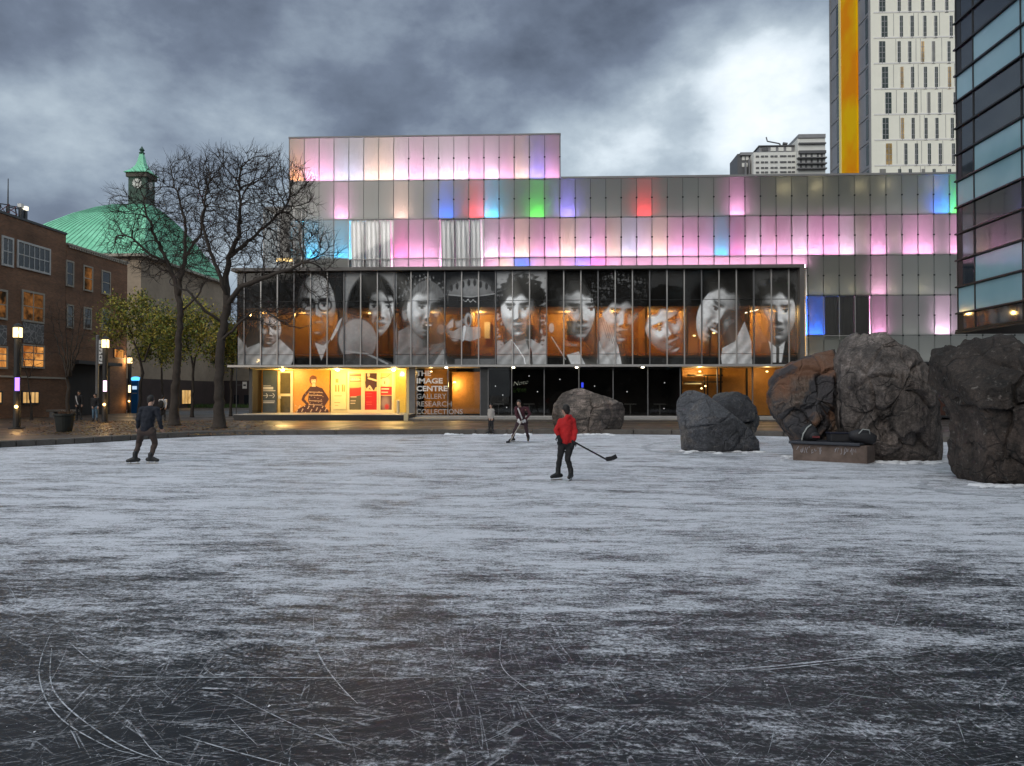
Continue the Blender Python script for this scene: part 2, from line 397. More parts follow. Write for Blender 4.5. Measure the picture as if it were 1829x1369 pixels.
def paint_wall():
    p = Paint(418, 1428, 480, 656, 2.0, .03)
    # elderly sitter, light shirt (far end, behind the branches)
    p.hairball(470, 566, 30, 30, .10, 1); p.cloth([(430, 660), (440, 622), (465, 612), (500, 606), (526, 630), (520, 660)], .50, .5, 470); p.neck(478, 608, 622, 10, .4)
    p.face(478, 590, 20, 27, .50, .7, .08, 0, .15, hair=.3, hairline=-.75); p.cloth([(424, 660), (424, 600), (440, 617), (452, 660)], .42, .3, 438)
    # bald man with glasses in a dark suit with white collar
    p.neck(570, 598, 622, 17, .35); p.cloth([(516, 660), (532, 628), (552, 612), (576, 640), (600, 602), (612, 566), (626, 640), (626, 660)], .055, .3, 570)
    p.poly([(562, 612), (578, 618), (590, 606), (574, 645)], .55); p.poly([(590, 605), (606, 572), (612, 567), (604, 590), (592, 610)], .6)
    p.ell(592, 556, 5, 14, .16, .5); p.face(564, 550, 29, 53, .44, .45, 0, 0, .02, ly=-.65, specs=True)
    # long-haired woman holding a hand drum, pale ground
    p.rect(616, 709, 480, 656, .40); p.ell(664, 560, 45, 72, .025, .1); p.rect(622, 704, 575, 656, .022)
    p.face(672, 552, 26, 46, .55, .9, .03, 0, .28, ly=-.1, hairline=-.58, hair=.03)
    p.poly([(616, 660), (624, 540), (640, 502), (664, 491), (668, 510), (660, 540), (656, 590), (668, 656)], .028)
    for i in range(9): p.line([(668 + i * 2, 494 + i * 1.5), (690 + i * 1.6, 520 + i * 6), (700 + i, 580 + i * 6)], .8, .14, .5)
    for i in range(8): p.line([(660 - i * 3, 496 + i * 3), (640 - i * 2, 540), (634 - i, 580)], .8, .10, .45)
    p.ell(640, 608, 37, 41, .10, .06); p.ell(639, 608, 34, 38, .42, .08); p.ell(626, 590, 22, 24, .5, 1.2, 0, .6); p.ell(652, 628, 20, 18, .25, 1.2, 0, .6)
    p.cloth([(616, 634), (650, 628), (700, 648), (708, 656), (616, 656)], .20, .2, 660); p.line([(618, 628), (655, 632), (692, 650)], 3.4, .48)
    # fair young man turned to the light, mouth open, bare neck and shoulders
    p.cloth([(709, 660), (711, 592), (735, 580), (765, 616), (796, 612), (800, 660)], .34, -.6, 745); p.neck(750, 578, 622, 22, .42, -.5)
    p.ell(724, 560, 6, 14, .42, .5); p.hairball(755, 530, 38, 34, .28, 4, .45); p.face(762, 554, 29, 47, .62, -.75, .05, .8, .16, hairline=-.55, hair=.34)
    p.ell(788, 588, 8, 10, .28, .5); p.cloth([(768, 660), (792, 622), (800, 656)], .5, .3, 790)
    # player in a padded helmet looking away
    p.neck(835, 600, 630, 20, .3); p.cloth([(800, 660), (806, 616), (835, 608), (864, 614), (886, 642), (886, 660)], .055, .3, 840); p.rect(812, 884, 641, 656, .32, .8)
    p.face(822, 574, 24, 40, .42, -.7, 0, 0, -.45, hair=.05, hairline=-.1); p.ell(842, 534, 43, 36, .22, .07); p.ell(838, 516, 36, 18, .42, 1.1, 0, .8)
    p.poly([(801, 562), (801, 528), (840, 532), (884, 526), (880, 556), (850, 562), (820, 566)], .07); p.line([(801, 527), (842, 531), (885, 525)], 1.6, .5)
    for i in range(8): p.ell(806 + i * 10.5, 516 - (4 - abs(i - 3.5)) * 3, 2.6, 6, .12, .5)
    p.line([(827, 536), (832, 539), (836, 535), (840, 540), (845, 536), (850, 540)], 1.4, .65)
    p.ell(836, 572, 6.5, 13, .5, .3); p.ell(837, 573, 3, 8, .15, .6); p.cloth([(802, 596), (824, 584), (858, 584), (858, 604), (840, 610), (806, 604)], .5, .5, 830); p.line([(830, 584), (826, 608)], 5, .75)
    # dark wavy-haired woman with a necklace, pale ground
    p.rect(887, 976, 480, 656, .46); p.hairball(931, 540, 42, 48, .035, 2, .35); p.hairball(930, 590, 40, 34, .035, 6, .4); p.cloth([(887, 656), (889, 626), (912, 606), (950, 606), (974, 622), (976, 656)], .52, .2, 930)
    p.neck(928, 592, 618, 15, .5, .3); p.face(926, 556, 26, 47, .70, -.4, -.04, 0, -.05, ly=-.3, hairline=-.52, hair=.03, smile=.05)
    p.line([(914, 608), (926, 624), (936, 640), (939, 656)], 1.4, .85); p.line([(942, 610), (948, 630), (950, 656)], 4, .12)
    # stern man gazing past the right, in a coat
    p.hairball(1004, 548, 30, 38, .05, 3, .3); p.cloth([(977, 660), (982, 606), (1005, 594), (1030, 608), (1062, 632), (1072, 660)], .05, .3, 1020); p.neck(1016, 596, 620, 18, .3)
    p.face(1026, 558, 30, 50, .55, .75, -.03, 0, .42, hairline=-.62, hair=.08); p.ell(1000, 586, 10, 26, .08, .8); p.ell(985, 586, 5, 9, .45, .4)
    p.poly([(1012, 634), (1034, 628), (1048, 656), (1022, 656)], .58); p.line([(985, 602), (1010, 642)], 2.2, .45)
    # curly-haired man resting his cheek on his hand
    p.hairball(1110, 530, 49, 38, .07, 5, .75, .12, 3.0); p.face(1112, 566, 30, 48, .52, -.6, .02, 0, .05, hairline=-.45, hair=.05)
    p.cloth([(1066, 660), (1068, 612), (1082, 596), (1100, 632), (1114, 660)], .60, .3, 1085); p.cloth([(1072, 616), (1068, 572), (1076, 564), (1090, 588), (1104, 618), (1112, 656), (1092, 650)], .55, .8, 1090, 20)
    for i in range(4): p.line([(1072 + i * 5.5, 564 + i * 6), (1084 + i * 5, 604 + i * 5)], 1.4, .22, .7)
    p.cloth([(1114, 660), (1120, 622), (1140, 606), (1156, 626), (1158, 660)], .045, .3, 1138)
    # face tilted under a wide dark hat
    p.rect(1159, 1219, 480, 514, .13, .8); p.face(1190, 588, 30, 48, .60, -.5, -.42, .1, .1, hair=.03, smile=.06); p.poly([(1150, 560), (1158, 522), (1180, 508), (1212, 512), (1226, 560), (1206, 548), (1176, 552)], .02)
    p.cloth([(1160, 660), (1164, 634), (1200, 642), (1222, 612), (1222, 660)], .09, .3, 1190)
    # laughing face thrown back, light shirt
    p.rect(1220, 1252, 480, 656, .10, .8); p.hairball(1272, 540, 36, 46, .03, 7, .4); p.cloth([(1284, 660), (1290, 622), (1312, 610), (1330, 574), (1342, 610), (1344, 660)], .60, -.3, 1315)
    p.cloth([(1252, 660), (1262, 618), (1286, 622), (1290, 660)], .05, .3, 1272); p.face(1287, 562, 33, 54, .55, -.7, .5, 1.0, .1, hairline=-.7, hair=.03)
    # dark-haired man in jacket and tie, grey ground
    p.rect(1344, 1426, 480, 656, .15); p.neck(1388, 596, 618, 16, .4); p.hairball(1386, 532, 33, 36, .03, 8, .35); p.face(1387, 560, 28, 50, .55, .6, 0, 0, .08, hairline=-.6, hair=.03)
    p.cloth([(1346, 660), (1352, 624), (1374, 606), (1388, 630), (1404, 610), (1424, 632), (1426, 660)], .07, .3, 1386); p.poly([(1372, 608), (1388, 622), (1402, 611), (1396, 648), (1380, 648)], .6); p.line([(1389, 622), (1389, 654)], 5, .06)
    p.g = np.clip(p.g * 1.15, 0, 1) ** 1.12; p.mottled(.10, 5, 2); p.mottled(.10, 6, 9)
    return p
def paint_figure():
    p = Paint(522, 592, 661, 741, 5.0, (.62, .27, .045))
    dk, lt = (.06, .02, .015), (.80, .56, .34)
    p.poly([(524, 740), (534, 730), (545, 724), (560, 722), (580, 726), (587, 733), (588, 741)], dk)
    p.poly([(553, 691), (563, 689), (575, 694), (585, 712), (577, 726), (556, 727), (550, 716), (552, 700)], dk)
    p.line([(554, 695), (543, 708), (541, 714), (549, 722)], 5, dk); p.line([(574, 696), (585, 713), (576, 727)], 5.5, dk)
    for y in (700.5, 706, 716, 723): p.line([(552, y), (575, y + .8)], 1.0, lt, .8)
    for i in range(34):
        x = 528 + (i * 37 % 58); y = 725 + (i * 23 % 15); p.ell(x, y, 1.1, .8, lt, .6, .5, .9)
    for i in range(20):
        x = 545 + (i * 29 % 36); y = 697 + (i * 17 % 26); p.ell(x, y, .8, .6, lt, .6, .5, .6)
    p.ell(559, 679, 6.6, 8.3, (.17, .05, .02), .2); p.ell(560, 681, 4.2, 5.8, lt, .2); p.ell(560, 675, 5.6, 3.4, (.15, .05, .02), .4)
    p.ell(558, 680, .8, .5, dk); p.ell(562, 680, .8, .5, dk); p.line([(558.6, 684.3), (562, 684.3)], .7, (.4, .06, .03)); p.poly([(558, 686), (563, 686), (564, 691), (557, 691)], lt)
    p.mottled(.15, 3, 12)
    return p
def paint_posters():
    P = []
    p = Paint(624, 645, 664, 736, 6, (.62, .42, .16)); p.rect(624, 645, 669, 672, (.2, .08, .02)); p.ell(634, 678, 9, 3.2, (.75, .62, .4)); p.rect(624, 645, 680, 682, (.3, .1, .04))
    for i in range(5): p.ell(627 + i * 4, 677, 1.2, 1, (.2, .1, .05))
    p.rect(624, 645, 693, 741, (.10, .09, .05)); p.poly([(624, 695), (645, 692), (645, 706), (624, 710)], (.55, .03, .02))
    for y in (708.5, 715.5, 720): p.rect(626, 637 - (y - 708) * .2, y, y + 1.6, (.55, .42, .3))
    P.append(p)
    p = Paint(651, 673, 664, 736, 6, (.70, .52, .22)); p.rect(653, 675, 664, 692, (.05, .02, .02)); p.ell(658, 670, 2.6, 3.6, (.75, .5, .35)); p.line([(658, 676), (672, 680)], 3, (.8, .62, .4))
    p.poly([(652, 682), (664, 679), (672, 690), (668, 698), (654, 694)], (.06, .02, .02)); p.line([(656, 696), (660, 690), (668, 702)], 3, (.75, .55, .35))
    p.rect(651, 673, 699, 741, (.50, .012, .012))
    for y in (703, 708, 718, 722): p.rect(654, 664, y, y + 1.1, (.7, .09, .06))
    P.append(p)
    p = Paint(678, 700, 664, 736, 6, (.72, .54, .20)); p.ell(688, 682, 8, 9, (.78, .66, .4), .4); p.line([(680, 676), (690, 674), (698, 668)], 1.4, (.25, .12, .05)); p.ell(687, 684, 1, 3, (.3, .15, .05))
    p.rect(678, 700, 691, 706, (.55, .02, .03)); p.rect(681, 695, 694, 696.2, (.8, .62, .45)); p.rect(681, 693, 700, 702, (.8, .55, .4)); p.rect(678, 700, 707, 741, (.10, .05, .05))
    p.ell(688, 720, 7, 11, (.26, .18, .18), .8); p.ell(691, 727, 4, 5, (.4, .03, .03), .8)
    P.append(p)
    return P
def print_pane(name, pt, px0, px1, py0, py1, Y, mat, parent, res=.8, thick=.02):
    """one flat printed pane standing at depth Y, its picture stored as a colour per vertex"""
    a, b = on_y(px0, py1, Y), on_y(px1, py0, Y)
    nx = max(2, int((px1 - px0) / res) + 1); ny = max(2, int((py1 - py0) / res) + 1)
    us, vs_ = np.linspace(0, 1, nx), np.linspace(0, 1, ny)
    U, V = np.meshgrid(us, vs_)
    co = np.stack([a.x + (b.x - a.x) * U, np.full(U.shape, Y), a.z + (b.z - a.z) * V], -1).reshape(-1, 3)
    ix = np.clip(((px0 + (px1 - px0) * U) - pt.x0) * pt.k, 0, pt.w - 1).astype(int)
    iy = np.clip(((py1 + (py0 - py1) * V) - pt.y0) * pt.k, 0, pt.h - 1).astype(int)
    cl = pt.g[iy, ix].reshape(-1, 3)
    fs = [(j * nx + i, j * nx + i + 1, (j + 1) * nx + i + 1, (j + 1) * nx + i) for j in range(ny - 1) for i in range(nx - 1)]
    n0 = len(co); c2 = [0, nx - 1, (ny - 1) * nx + nx - 1, (ny - 1) * nx]
    bk = co[c2] + np.array([0, thick, 0]); co = np.vstack([co, bk]); cl = np.vstack([cl, cl[c2]])
    B = [n0 + i for i in range(4)]
    fs += [(B[3], B[2], B[1], B[0]), (c2[0], B[0], B[1], c2[1]), (c2[1], B[1], B[2], c2[2]), (c2[2], B[2], B[3], c2[3]), (c2[3], B[3], B[0], c2[0])] if thick else []
    me = bpy.data.meshes.new(name); me.from_pydata(co.tolist(), [], fs); me.materials.append(mat)
    at = me.color_attributes.new('print', 'FLOAT_COLOR', 'POINT')
    at.data.foreach_set('color', np.hstack([cl, np.ones((len(cl), 1))]).astype(np.float32).ravel())
    me.update(); return link(name, me, parent)
# ------------------------------------------------------------------ shared materials
m_concrete = pm('concrete', (.30, .29, .275), .8, .25, 1.3, .2)
m_paving = None
t = NT('wet_paving'); n1 = t.noise(.25, 5, .6); n2 = t.noise(5, 5, .6); n3 = t.noise(.9, 6, .65, .6)
t.set(Base_Color=t.mixc(t.math('MULTIPLY', n3, .8, clamp=True), t.ramp(n2, [(.3, (.035, .03, .028)), (.7, (.085, .072, .064))]), (.095, .06, .042)),
      Roughness=t.ramp(n1, [(.35, (.28,) * 3), (.65, (.62,) * 3)])); t.bump(n2, .25, .02); m_paving = t.m
bk_ = t.add('ShaderNodeTexBrick'); t.link(t.co((1, 1, 1), (0, 0, .3)), bk_.inputs[0]); bk_.inputs['Scale'].default_value = 1; bk_.inputs['Brick Width'].default_value = 1.2; bk_.inputs['Row Height'].default_value = .9; bk_.inputs['Mortar Size'].default_value = .03
for q_, c_ in (('Color1', (1.0,) * 3), ('Color2', (.72,) * 3), ('Mortar', (.35,) * 3)): bk_.inputs[q_].default_value = (*c_, 1)
prev_ = t.bsdf.inputs['Base Color'].links[0].from_socket; t.set(Base_Color=t.mixc(1.0, prev_, bk_.outputs[0], 'MULTIPLY'))
m_asphalt = pm('asphalt', (.06, .06, .062), .65, .3, 3, .2)
m_kerb = pm('kerb_stone', (.085, .075, .066), .6, .45, 2.2, .4, dist=.03)
m_palestone = pm('pale_paving', (.24, .21, .18), .6, .3, 2, .2)
m_snow = pm('packed_snow', (.78, .80, .84), .85, .08, 3, .5, dist=.03)
m_black = pm('black_metal', (.012, .012, .013), .45, .3, 4, .05)
m_dark = pm('dark_frame', (.035, .037, .04), .45, .25, 3, .05)
m_frame = pm('grey_frame', (.16, .16, .165), .4, .2, 3, .05, metal=.3)
m_alu = pm('pale_aluminium', (.42, .41, .40), .4, .15, 2, .05, metal=.4)
m_white = pm('white_paint', (.75, .74, .71), .6, .08, 2, .05)
m_wood = pm('warm_timber_lining', (.52, .24, .06), .5, .25, 1.2, .1)
m_void = pm('dark_interior', (.02, .02, .022), .8, .3, 1, 0)

# ------------------------------------------------------------------ setting: ice, plaza, kerb
t = NT('skated_ice')
co = t.co()
big = t.noise(.22, 5, .6, .5, co); mid = t.noise(1.1, 6, .62, .6, co); gran = t.noise(38, 3, .75, 0, co); gr2 = t.noise(12, 4, .72, .3, co)
def ss(x, a, b):
    m = t.add('ShaderNodeMapRange', interpolation_type='SMOOTHSTEP'); t.link(x, m.inputs[0])
    for i, v in ((1, a), (2, b), (3, 0.0), (4, 1.0)): m.inputs[i].default_value = v
    return m.outputs[0]
# blade cuts: thin contour lines of noises drawn out along several directions, broken by coarse masks
cuts = None; gmk = ss(gran, .36, .58)
for i, (rz, al, ac, wd) in enumerate(((.10, .22, 3.2, .0045), (-.45, .25, 3.6, .004), (.75, .25, 3.4, .004), (1.25, .22, 3.4, .0035), (-1.0, .25, 3.4, .004), (.4, .6, 9, .010), (-.3, .7, 10, .010), (1.4, .6, 8, .008), (-.75, .7, 9, .009), (.05, .8, 12, .014))):
    n = t.noise(1.0, 2, .5, .35, t.co_rot((al, ac, 1), rz, (i * 13.1, i * 7.7, i * 3.0)))
    ln = t.math('SUBTRACT', 1.0, ss(t.math('ABSOLUTE', t.math('SUBTRACT', n, .5)), 0.0, wd))
    mk = ss(t.noise(1.1 + .17 * i, 2, .6, 0, t.co((1, 1, 1), (0, 0, 0), (i * 5.3, i * 9.1, 2))), .46, .58)
    ln = t.math('MULTIPLY', t.math('MULTIPLY', ln, mk), gmk); cuts = ln if cuts is None else t.math('MAXIMUM', cuts, ln)
sm1 = t.noise(1.0, 7, .66, .6, t.co_rot((.5, 2.0, 1), .08)); sm2 = t.noise(1.0, 6, .68, .4, t.co_rot((2.0, 7.0, 1), -.12, (4, 9, 0))); sm3 = t.noise(7, 4, .7, .3, t.co_rot((1, 3.6, 1), .25, (8, 2, 0)))
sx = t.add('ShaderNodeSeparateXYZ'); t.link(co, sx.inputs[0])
near_shade = ss(sx.outputs[1], 1.0, 9.5)           # foreground dimness painted into the frost cover: thin near, full towards the middle
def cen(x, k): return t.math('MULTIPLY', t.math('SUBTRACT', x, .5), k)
cover = t.math('SUBTRACT', t.math('MULTIPLY', near_shade, .83), .38)
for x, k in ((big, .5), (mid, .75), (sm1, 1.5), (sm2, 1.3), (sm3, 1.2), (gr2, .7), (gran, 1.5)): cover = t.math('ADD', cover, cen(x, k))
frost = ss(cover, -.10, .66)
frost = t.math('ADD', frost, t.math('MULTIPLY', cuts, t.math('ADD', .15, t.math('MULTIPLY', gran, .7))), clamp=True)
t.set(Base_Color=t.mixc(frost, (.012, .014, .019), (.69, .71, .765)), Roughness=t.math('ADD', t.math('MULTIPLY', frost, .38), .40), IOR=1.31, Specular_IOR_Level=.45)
t.bump(t.math('ADD', frost, t.math('MULTIPLY', gran, .6)), .35, .010)
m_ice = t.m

shore = [on_z(x, y, 0) for x, y in ((-40, 803), (0, 800), (100, 795), (200, 789.5), (300, 783), (420, 778.5), (600, 777), (850, 776), (1000, 775.5), (1200, 777), (1400, 780), (1600, 786), (1740, 792))]
shore = [(p.x, p.y) for p in shore] + [(19.5, 24), (22, 17), (22, 8), (19, 0), (13, -6), (4, -9), (-6, -9), (-15, -5), (-20, 2), (-22, 10), (-20.5, 18)]
def smooth_loop(pts, k):
    out = []; n = len(pts)
    for i in range(n):
        p0, p1, p2, p3 = (Vector(pts[(i + j - 1) % n]) for j in range(4))
        for s in range(k):
            q = s / k; out.append(.5 * ((2 * p1) + (p2 - p0) * q + (2 * p0 - 5 * p1 + 4 * p2 - p3) * q * q + (3 * p1 - p0 - 3 * p2 + p3) * q ** 3))
    return out
loop = smooth_loop(shore, 6)
PC = Vector((0, 13))
PZ = 0.15                                 # plaza level above the ice
b = MB(); b.add([(-60, -40, 0), (60, -40, 0), (60, 60, 0), (-60, 60, 0)], [(0, 1, 2, 3)])
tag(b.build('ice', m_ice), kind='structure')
def off(p, d): return p + (p - PC).normalized() * d
b = MB(); n = len(loop)
for ring in (.50, 6, 30, 120, 700):
    for p in loop:
        q = off(p, ring) if ring < 100 else PC + (p - PC).normalized() * ring; b.v.append((q.x, q.y, PZ))
for r in range(4):
    for i in range(n):
        j = (i + 1) % n; b.f.append((r * n + i, r * n + j, (r + 1) * n + j, (r + 1) * n + i)); b.mi.append(0)
plaza = tag(b.build('plaza_pavement', m_paving), kind='structure')
kerb = bpy.data.objects.new('rink_kerb', None); COL.objects.link(kerb); tag(kerb, kind='structure')
# kerb stones: step of two courses along the shore
rng = random.Random(4)
i = 0
while i < n:
    k = min(2, n - i); a0, a1 = loop[i], loop[(i + k) % n]
    mid2 = loop[(i + 1) % n]
    if a0.y > 14 or True:
        sh_ = .012; u0 = a0 + (a1 - a0).normalized() * sh_; u1 = a1 - (a1 - a0).normalized() * sh_
        h = PZ + .05 + rng.uniform(-.008, .008); w = .52 + rng.uniform(-.01, .01)
        I = [u0, mid2, u1]; O = [off(p, w) for p in I]
        b = MB(); b.add([(p.x, p.y, -.05) for p in I] + [(p.x, p.y, -.05) for p in O] + [(p.x, p.y, h) for p in I] + [(p.x, p.y, h) for p in O],
                        [(0, 1, 7, 6), (1, 2, 8, 7), (6, 7, 10, 9), (7, 8, 11, 10), (3, 9, 10, 4), (4, 10, 11, 5), (0, 6, 9, 3), (2, 5, 11, 8)])
        b.build('kerb_stone', m_kerb, kerb, bevel=.02)
    i += k
# pale bands let into the paving in front of the entrance
for x0, x1, y0, y1 in ((545, 640, 768, 756.5), (585, 668, 768, 756.5), (790, 860, 765, 757), (120, 300, 775, 766)):
    p0, p1 = on_z(x0, y0, PZ), on_z(x1, y1, PZ); d = (p1 - p0).normalized(); s = Vector((-d.y, d.x, 0)) * .12
    b = MB(); b.quad(*[(q.x, q.y, PZ + .004) for q in (p0 - s, p1 - s, p1 + s, p0 + s)]); b.build('paving_band', m_palestone, plaza)
# road beyond the plaza on the left and the grass verge behind it
b = MB(); b.quad((-75, 58, PZ + .004), (-14, 58, PZ + .004), (-14, 70, PZ + .004), (-75, 70, PZ + .004)); tag(b.build('road', m_asphalt), kind='structure')
# snow pushed up against the far kerb
rng = random.Random(8); b = MB()
for x0, x1, hh in ((796, 828, .06), (845, 868, .03), (900, 950, .05), (1030, 1092, .06)):
    for k in range(int((x1 - x0) / 1.5)):
        p = on_z(rng.uniform(x0, x1), rng.uniform(774.5, 777.5), 0); r = rng.uniform(.04, .12)
        b.ball((p.x, p.y, 0), r * 1.7, r, hh * rng.uniform(.4, 1.2), 7, 5)
tag(b.build('snow', m_snow, smooth=True), 'scraped snow heaped along the far kerb', 'snow', kind='stuff')

# fallen leaves on the paving under the trees
rng = random.Random(14); m_fl = [pm('fallen_leaf_orange', (.22, .085, .02), .7, .4, 9, 0), pm('fallen_leaf_brown', (.10, .05, .02), .7, .4, 9, 0), pm('fallen_leaf_yellow', (.25, .16, .03), .7, .4, 9, 0)]
b = MB()
for k in range(5200):
    px = rng.choice((rng.gauss(330, 70), rng.uniform(40, 470), rng.gauss(180, 60))); py = 752 + 26 * rng.random() ** 1.2
    p = on_z(px, py, PZ); q = Vector((p.x, p.y))
    if (q - PC).length < 5 or min((q - l).length for l in loop[::3]) < .9: continue
    s_ = rng.uniform(.03, .07); a = rng.uniform(0, 6.28); d = Vector((math.cos(a), math.sin(a), rng.uniform(-.2, .3))) * s_; e = Vector((-math.sin(a), math.cos(a), rng.uniform(-.2, .3))) * s_ * .7; c = Vector((p.x, p.y, PZ + .02))
    b.quad(c - d, c + e, c + d, c - e, rng.randrange(3))
tag(b.build('fallen_leaves', m_fl), 'brown and orange leaves scattered on the paving under the bare trees', 'leaves', kind='stuff')
# ================================================================== the arts building with glowing glass skin
YF, YB = 50.0, 48.4                       # glass skin, portrait box front
bld = thing('arts_building', 'gallery building with pink glowing glass panels above a wall of printed portraits', 'building', (0, 50, PZ))
X0 = on_y(517, 300, YF).x; CW = (on_y(1000, 300, YF).x - X0) / 18
def zf(px, py): return on_y(px, py, YF).z
Z_TOP, Z_R1, Z_R2, Z_R3, Z_BOX = zf(1000, 241), zf(1000, 320), zf(1000, 389.5), zf(1000, 460.5), zf(1000, 476)
DZ = (Z_R1 - Z_R3) / 2
Z_R4, Z_R5, Z_BOT = Z_R3 - DZ, Z_R3 - 2 * DZ, zf(1600, 647)
def col_of(px): return int((on_y(px, 300, YF).x - X0) / CW)
NC = col_of(1840)
LED = {'P': ((1, .38, .74), 3.0), 'W': ((1, .60, .88), 3.7), 'C': ((1, .60, .50), 3.0), 'B': ((.03, .16, 1), 2.6), 'R': ((1, .05, .06), 2.2), 'Y': ((.05, .55, 1), 2.6),
       'G': ((.08, .75, .06), 2.0), 'V': ((.30, .22, 1), 2.6), 'M': ((1, .18, .55), 2.6), 'L': ((.72, .66, 1), 3.0), 'O': ((1, .33, .08), 2.0), 'p': ((1, .45, .75), 1.2), 'f': ((.96, .95, .90), .085)}
# frosted glass: scatters the light from behind, dull grey by day, with a sheen
t = NT('frosted_panel'); t.n.remove(t.bsdf)
tl = t.add('ShaderNodeBsdfTranslucent'); tl.inputs[0].default_value = (.85, .85, .85, 1)
df = t.add('ShaderNodeBsdfDiffuse')
nv = t.noise(.12, 3); t.link(t.ramp(nv, [(.3, (.205, .222, .20)), (.7, (.285, .30, .27))]), df.inputs[0])
tp = t.add('ShaderNodeBsdfTransparent'); tp.inputs[0].default_value = (.9, .93, .9, 1)
gl = t.add('ShaderNodeBsdfGlossy'); gl.inputs['Roughness'].default_value = .16
a1 = t.add('ShaderNodeMixShader'); a1.inputs[0].default_value = .40; t.link(tl.outputs[0], a1.inputs[1]); t.link(df.outputs[0], a1.inputs[2])
a2 = t.add('ShaderNodeMixShader'); a2.inputs[0].default_value = .10; t.link(a1.outputs[0], a2.inputs[1]); t.link(tp.outputs[0], a2.inputs[2])
fr_ = t.add('ShaderNodeFresnel'); fr_.inputs[0].default_value = 1.75
a3 = t.add('ShaderNodeMixShader'); t.link(fr_.outputs[0], a3.inputs[0]); t.link(a2.outputs[0], a3.inputs[1]); t.link(gl.outputs[0], a3.inputs[2])
t.link(a3.outputs[0], t.out.inputs[0]); m_frost = t.m
m_cavity = pm('cavity_lining', (.80, .80, .78), .9, .1, 1, 0)
m_tray = pm('light_tray', (.05, .05, .05), .6, .1, 1, 0)
led_mat = {(k, v_): emit('led_' + n_, c, s * (17.0 if k not in 'BRYGVO' else 30.0) * (.62, .85, 1.0, 1.25)[v_]) for (k, (c, s)), n_ in zip(LED.items(), ('pink', 'pale_pink', 'cream', 'blue', 'red', 'cyan', 'green', 'violet', 'magenta', 'lilac', 'orange', 'faint_pink', 'faint_white')) for v_ in range(4)}
GAP = .012
panel_mesh, tray_mesh = {}, {}
def panel_me(h):
    k = round(h, 3)
    if k not in panel_mesh:
        b = MB(); b.box(GAP, CW - GAP, 0, .03, GAP, h - GAP); panel_mesh[k] = b.mesh('glass_panel', m_frost)
    return panel_mesh[k]
rled = random.Random(6)
def tray_me(code):
    var_ = rled.randrange(4); key_ = (code, var_)
    if key_ not in tray_mesh:
        dp = .95 if code in 'BRYGVO' else 1.36
        b = MB(); b.box(.03, CW - .03, .06, dp + .02, .022, .06); b.quad((.05, .08, .064), (CW - .05, .08, .064), (CW - .05, dp, .064), (.05, dp, .064), 1)
        tray_mesh[key_] = b.mesh('light_tray', [m_tray, led_mat[(code, var_)]])
    return tray_mesh[key_]
def put(name, me, x, y, z):
    o = link(name, me, bld); o.location = Vector((x, y, z)) - wloc(bld); return o
rows = {1: dict(z0=Z_R1, z1=Z_TOP, c0=0, c1=18), 2: dict(z0=Z_R2, z1=Z_R1, c0=0, c1=NC), 3: dict(z0=Z_R3, z1=Z_R2, c0=0, c1=NC),
        4: dict(z0=Z_R4, z1=Z_R3, c0=col_of(1446), c1=NC), 5: dict(z0=Z_R5, z1=Z_R4, c0=col_of(1446), c1=NC), 6: dict(z0=Z_BOT, z1=Z_R5, c0=col_of(1446), c1=NC)}
code = {r: {} for r in rows}
for i, k in enumerate('OPPLLCCWPWWWPWPCVP'): code[1][i] = k
for i, k in enumerate('...P...C..B.RY..G.V'): code[2][i] = k
for px, k in ((1158, 'R'), (1328, 'P'), (1676, 'B'), (1703, 'G'), (1500, '.')): code[2][col_of(px)] = k
for i, k in enumerate('.Y.Y...MPP...WPCPPCWPCLWCPPPPY'): code[3][i] = k
for c in range(30, NC): code[3][c] = 'P' if c % 3 else 'W'
for px in (1528, 1588, 1676): code[3][col_of(px)] = '.'
for px, k in ((1300, 'Y'), (1327, 'M'), (1090, 'C'), (1110, 'L')): code[3][col_of(px)] = k
for px, k in ((1445, 'B'), (1558, 'P'), (1676, 'W'), (1620, '.')): code[5][col_of(px)] = k
for px, k in ((1558, 'p'), ): code[4][col_of(px)] = k
curtain_cols = {(3, 4), (3, 5), (3, 6), (3, 10), (3, 11), (3, 12)}
c_w = [col_of(px) for px in (1474, 1502, 1531)]
curtain_cols |= {(5, c) for c in c_w}
for r, q in rows.items():
    for c in range(q['c0'], q['c1']):
        if (r, c) in curtain_cols: continue
        if r == 3 and c == 0: continue
        put('glass_panel', panel_me(q['z1'] - q['z0']), X0 + c * CW, YF, q['z0'])
        k = code[r].get(c, '.')
        put('light_tray', tray_me(k if k != '.' else 'f'), X0 + c * CW, YF + .03, q['z0'])
# shallow strip of panels between the third row and the top of the portrait box
strip_code = {14: 'C', 15: 'B', 19: 'V', 20: 'M'}
for c in range(1, col_of(1446)):
    if c in (4, 5, 6, 10, 11, 12): continue
    put('glass_panel', panel_me(Z_R3 - Z_BOX), X0 + c * CW, YF, Z_BOX)
    if c in strip_code or c > 6:
        put('light_tray', tray_me(strip_code.get(c, 'p')), X0 + c * CW, YF + .03, Z_BOX - .25)
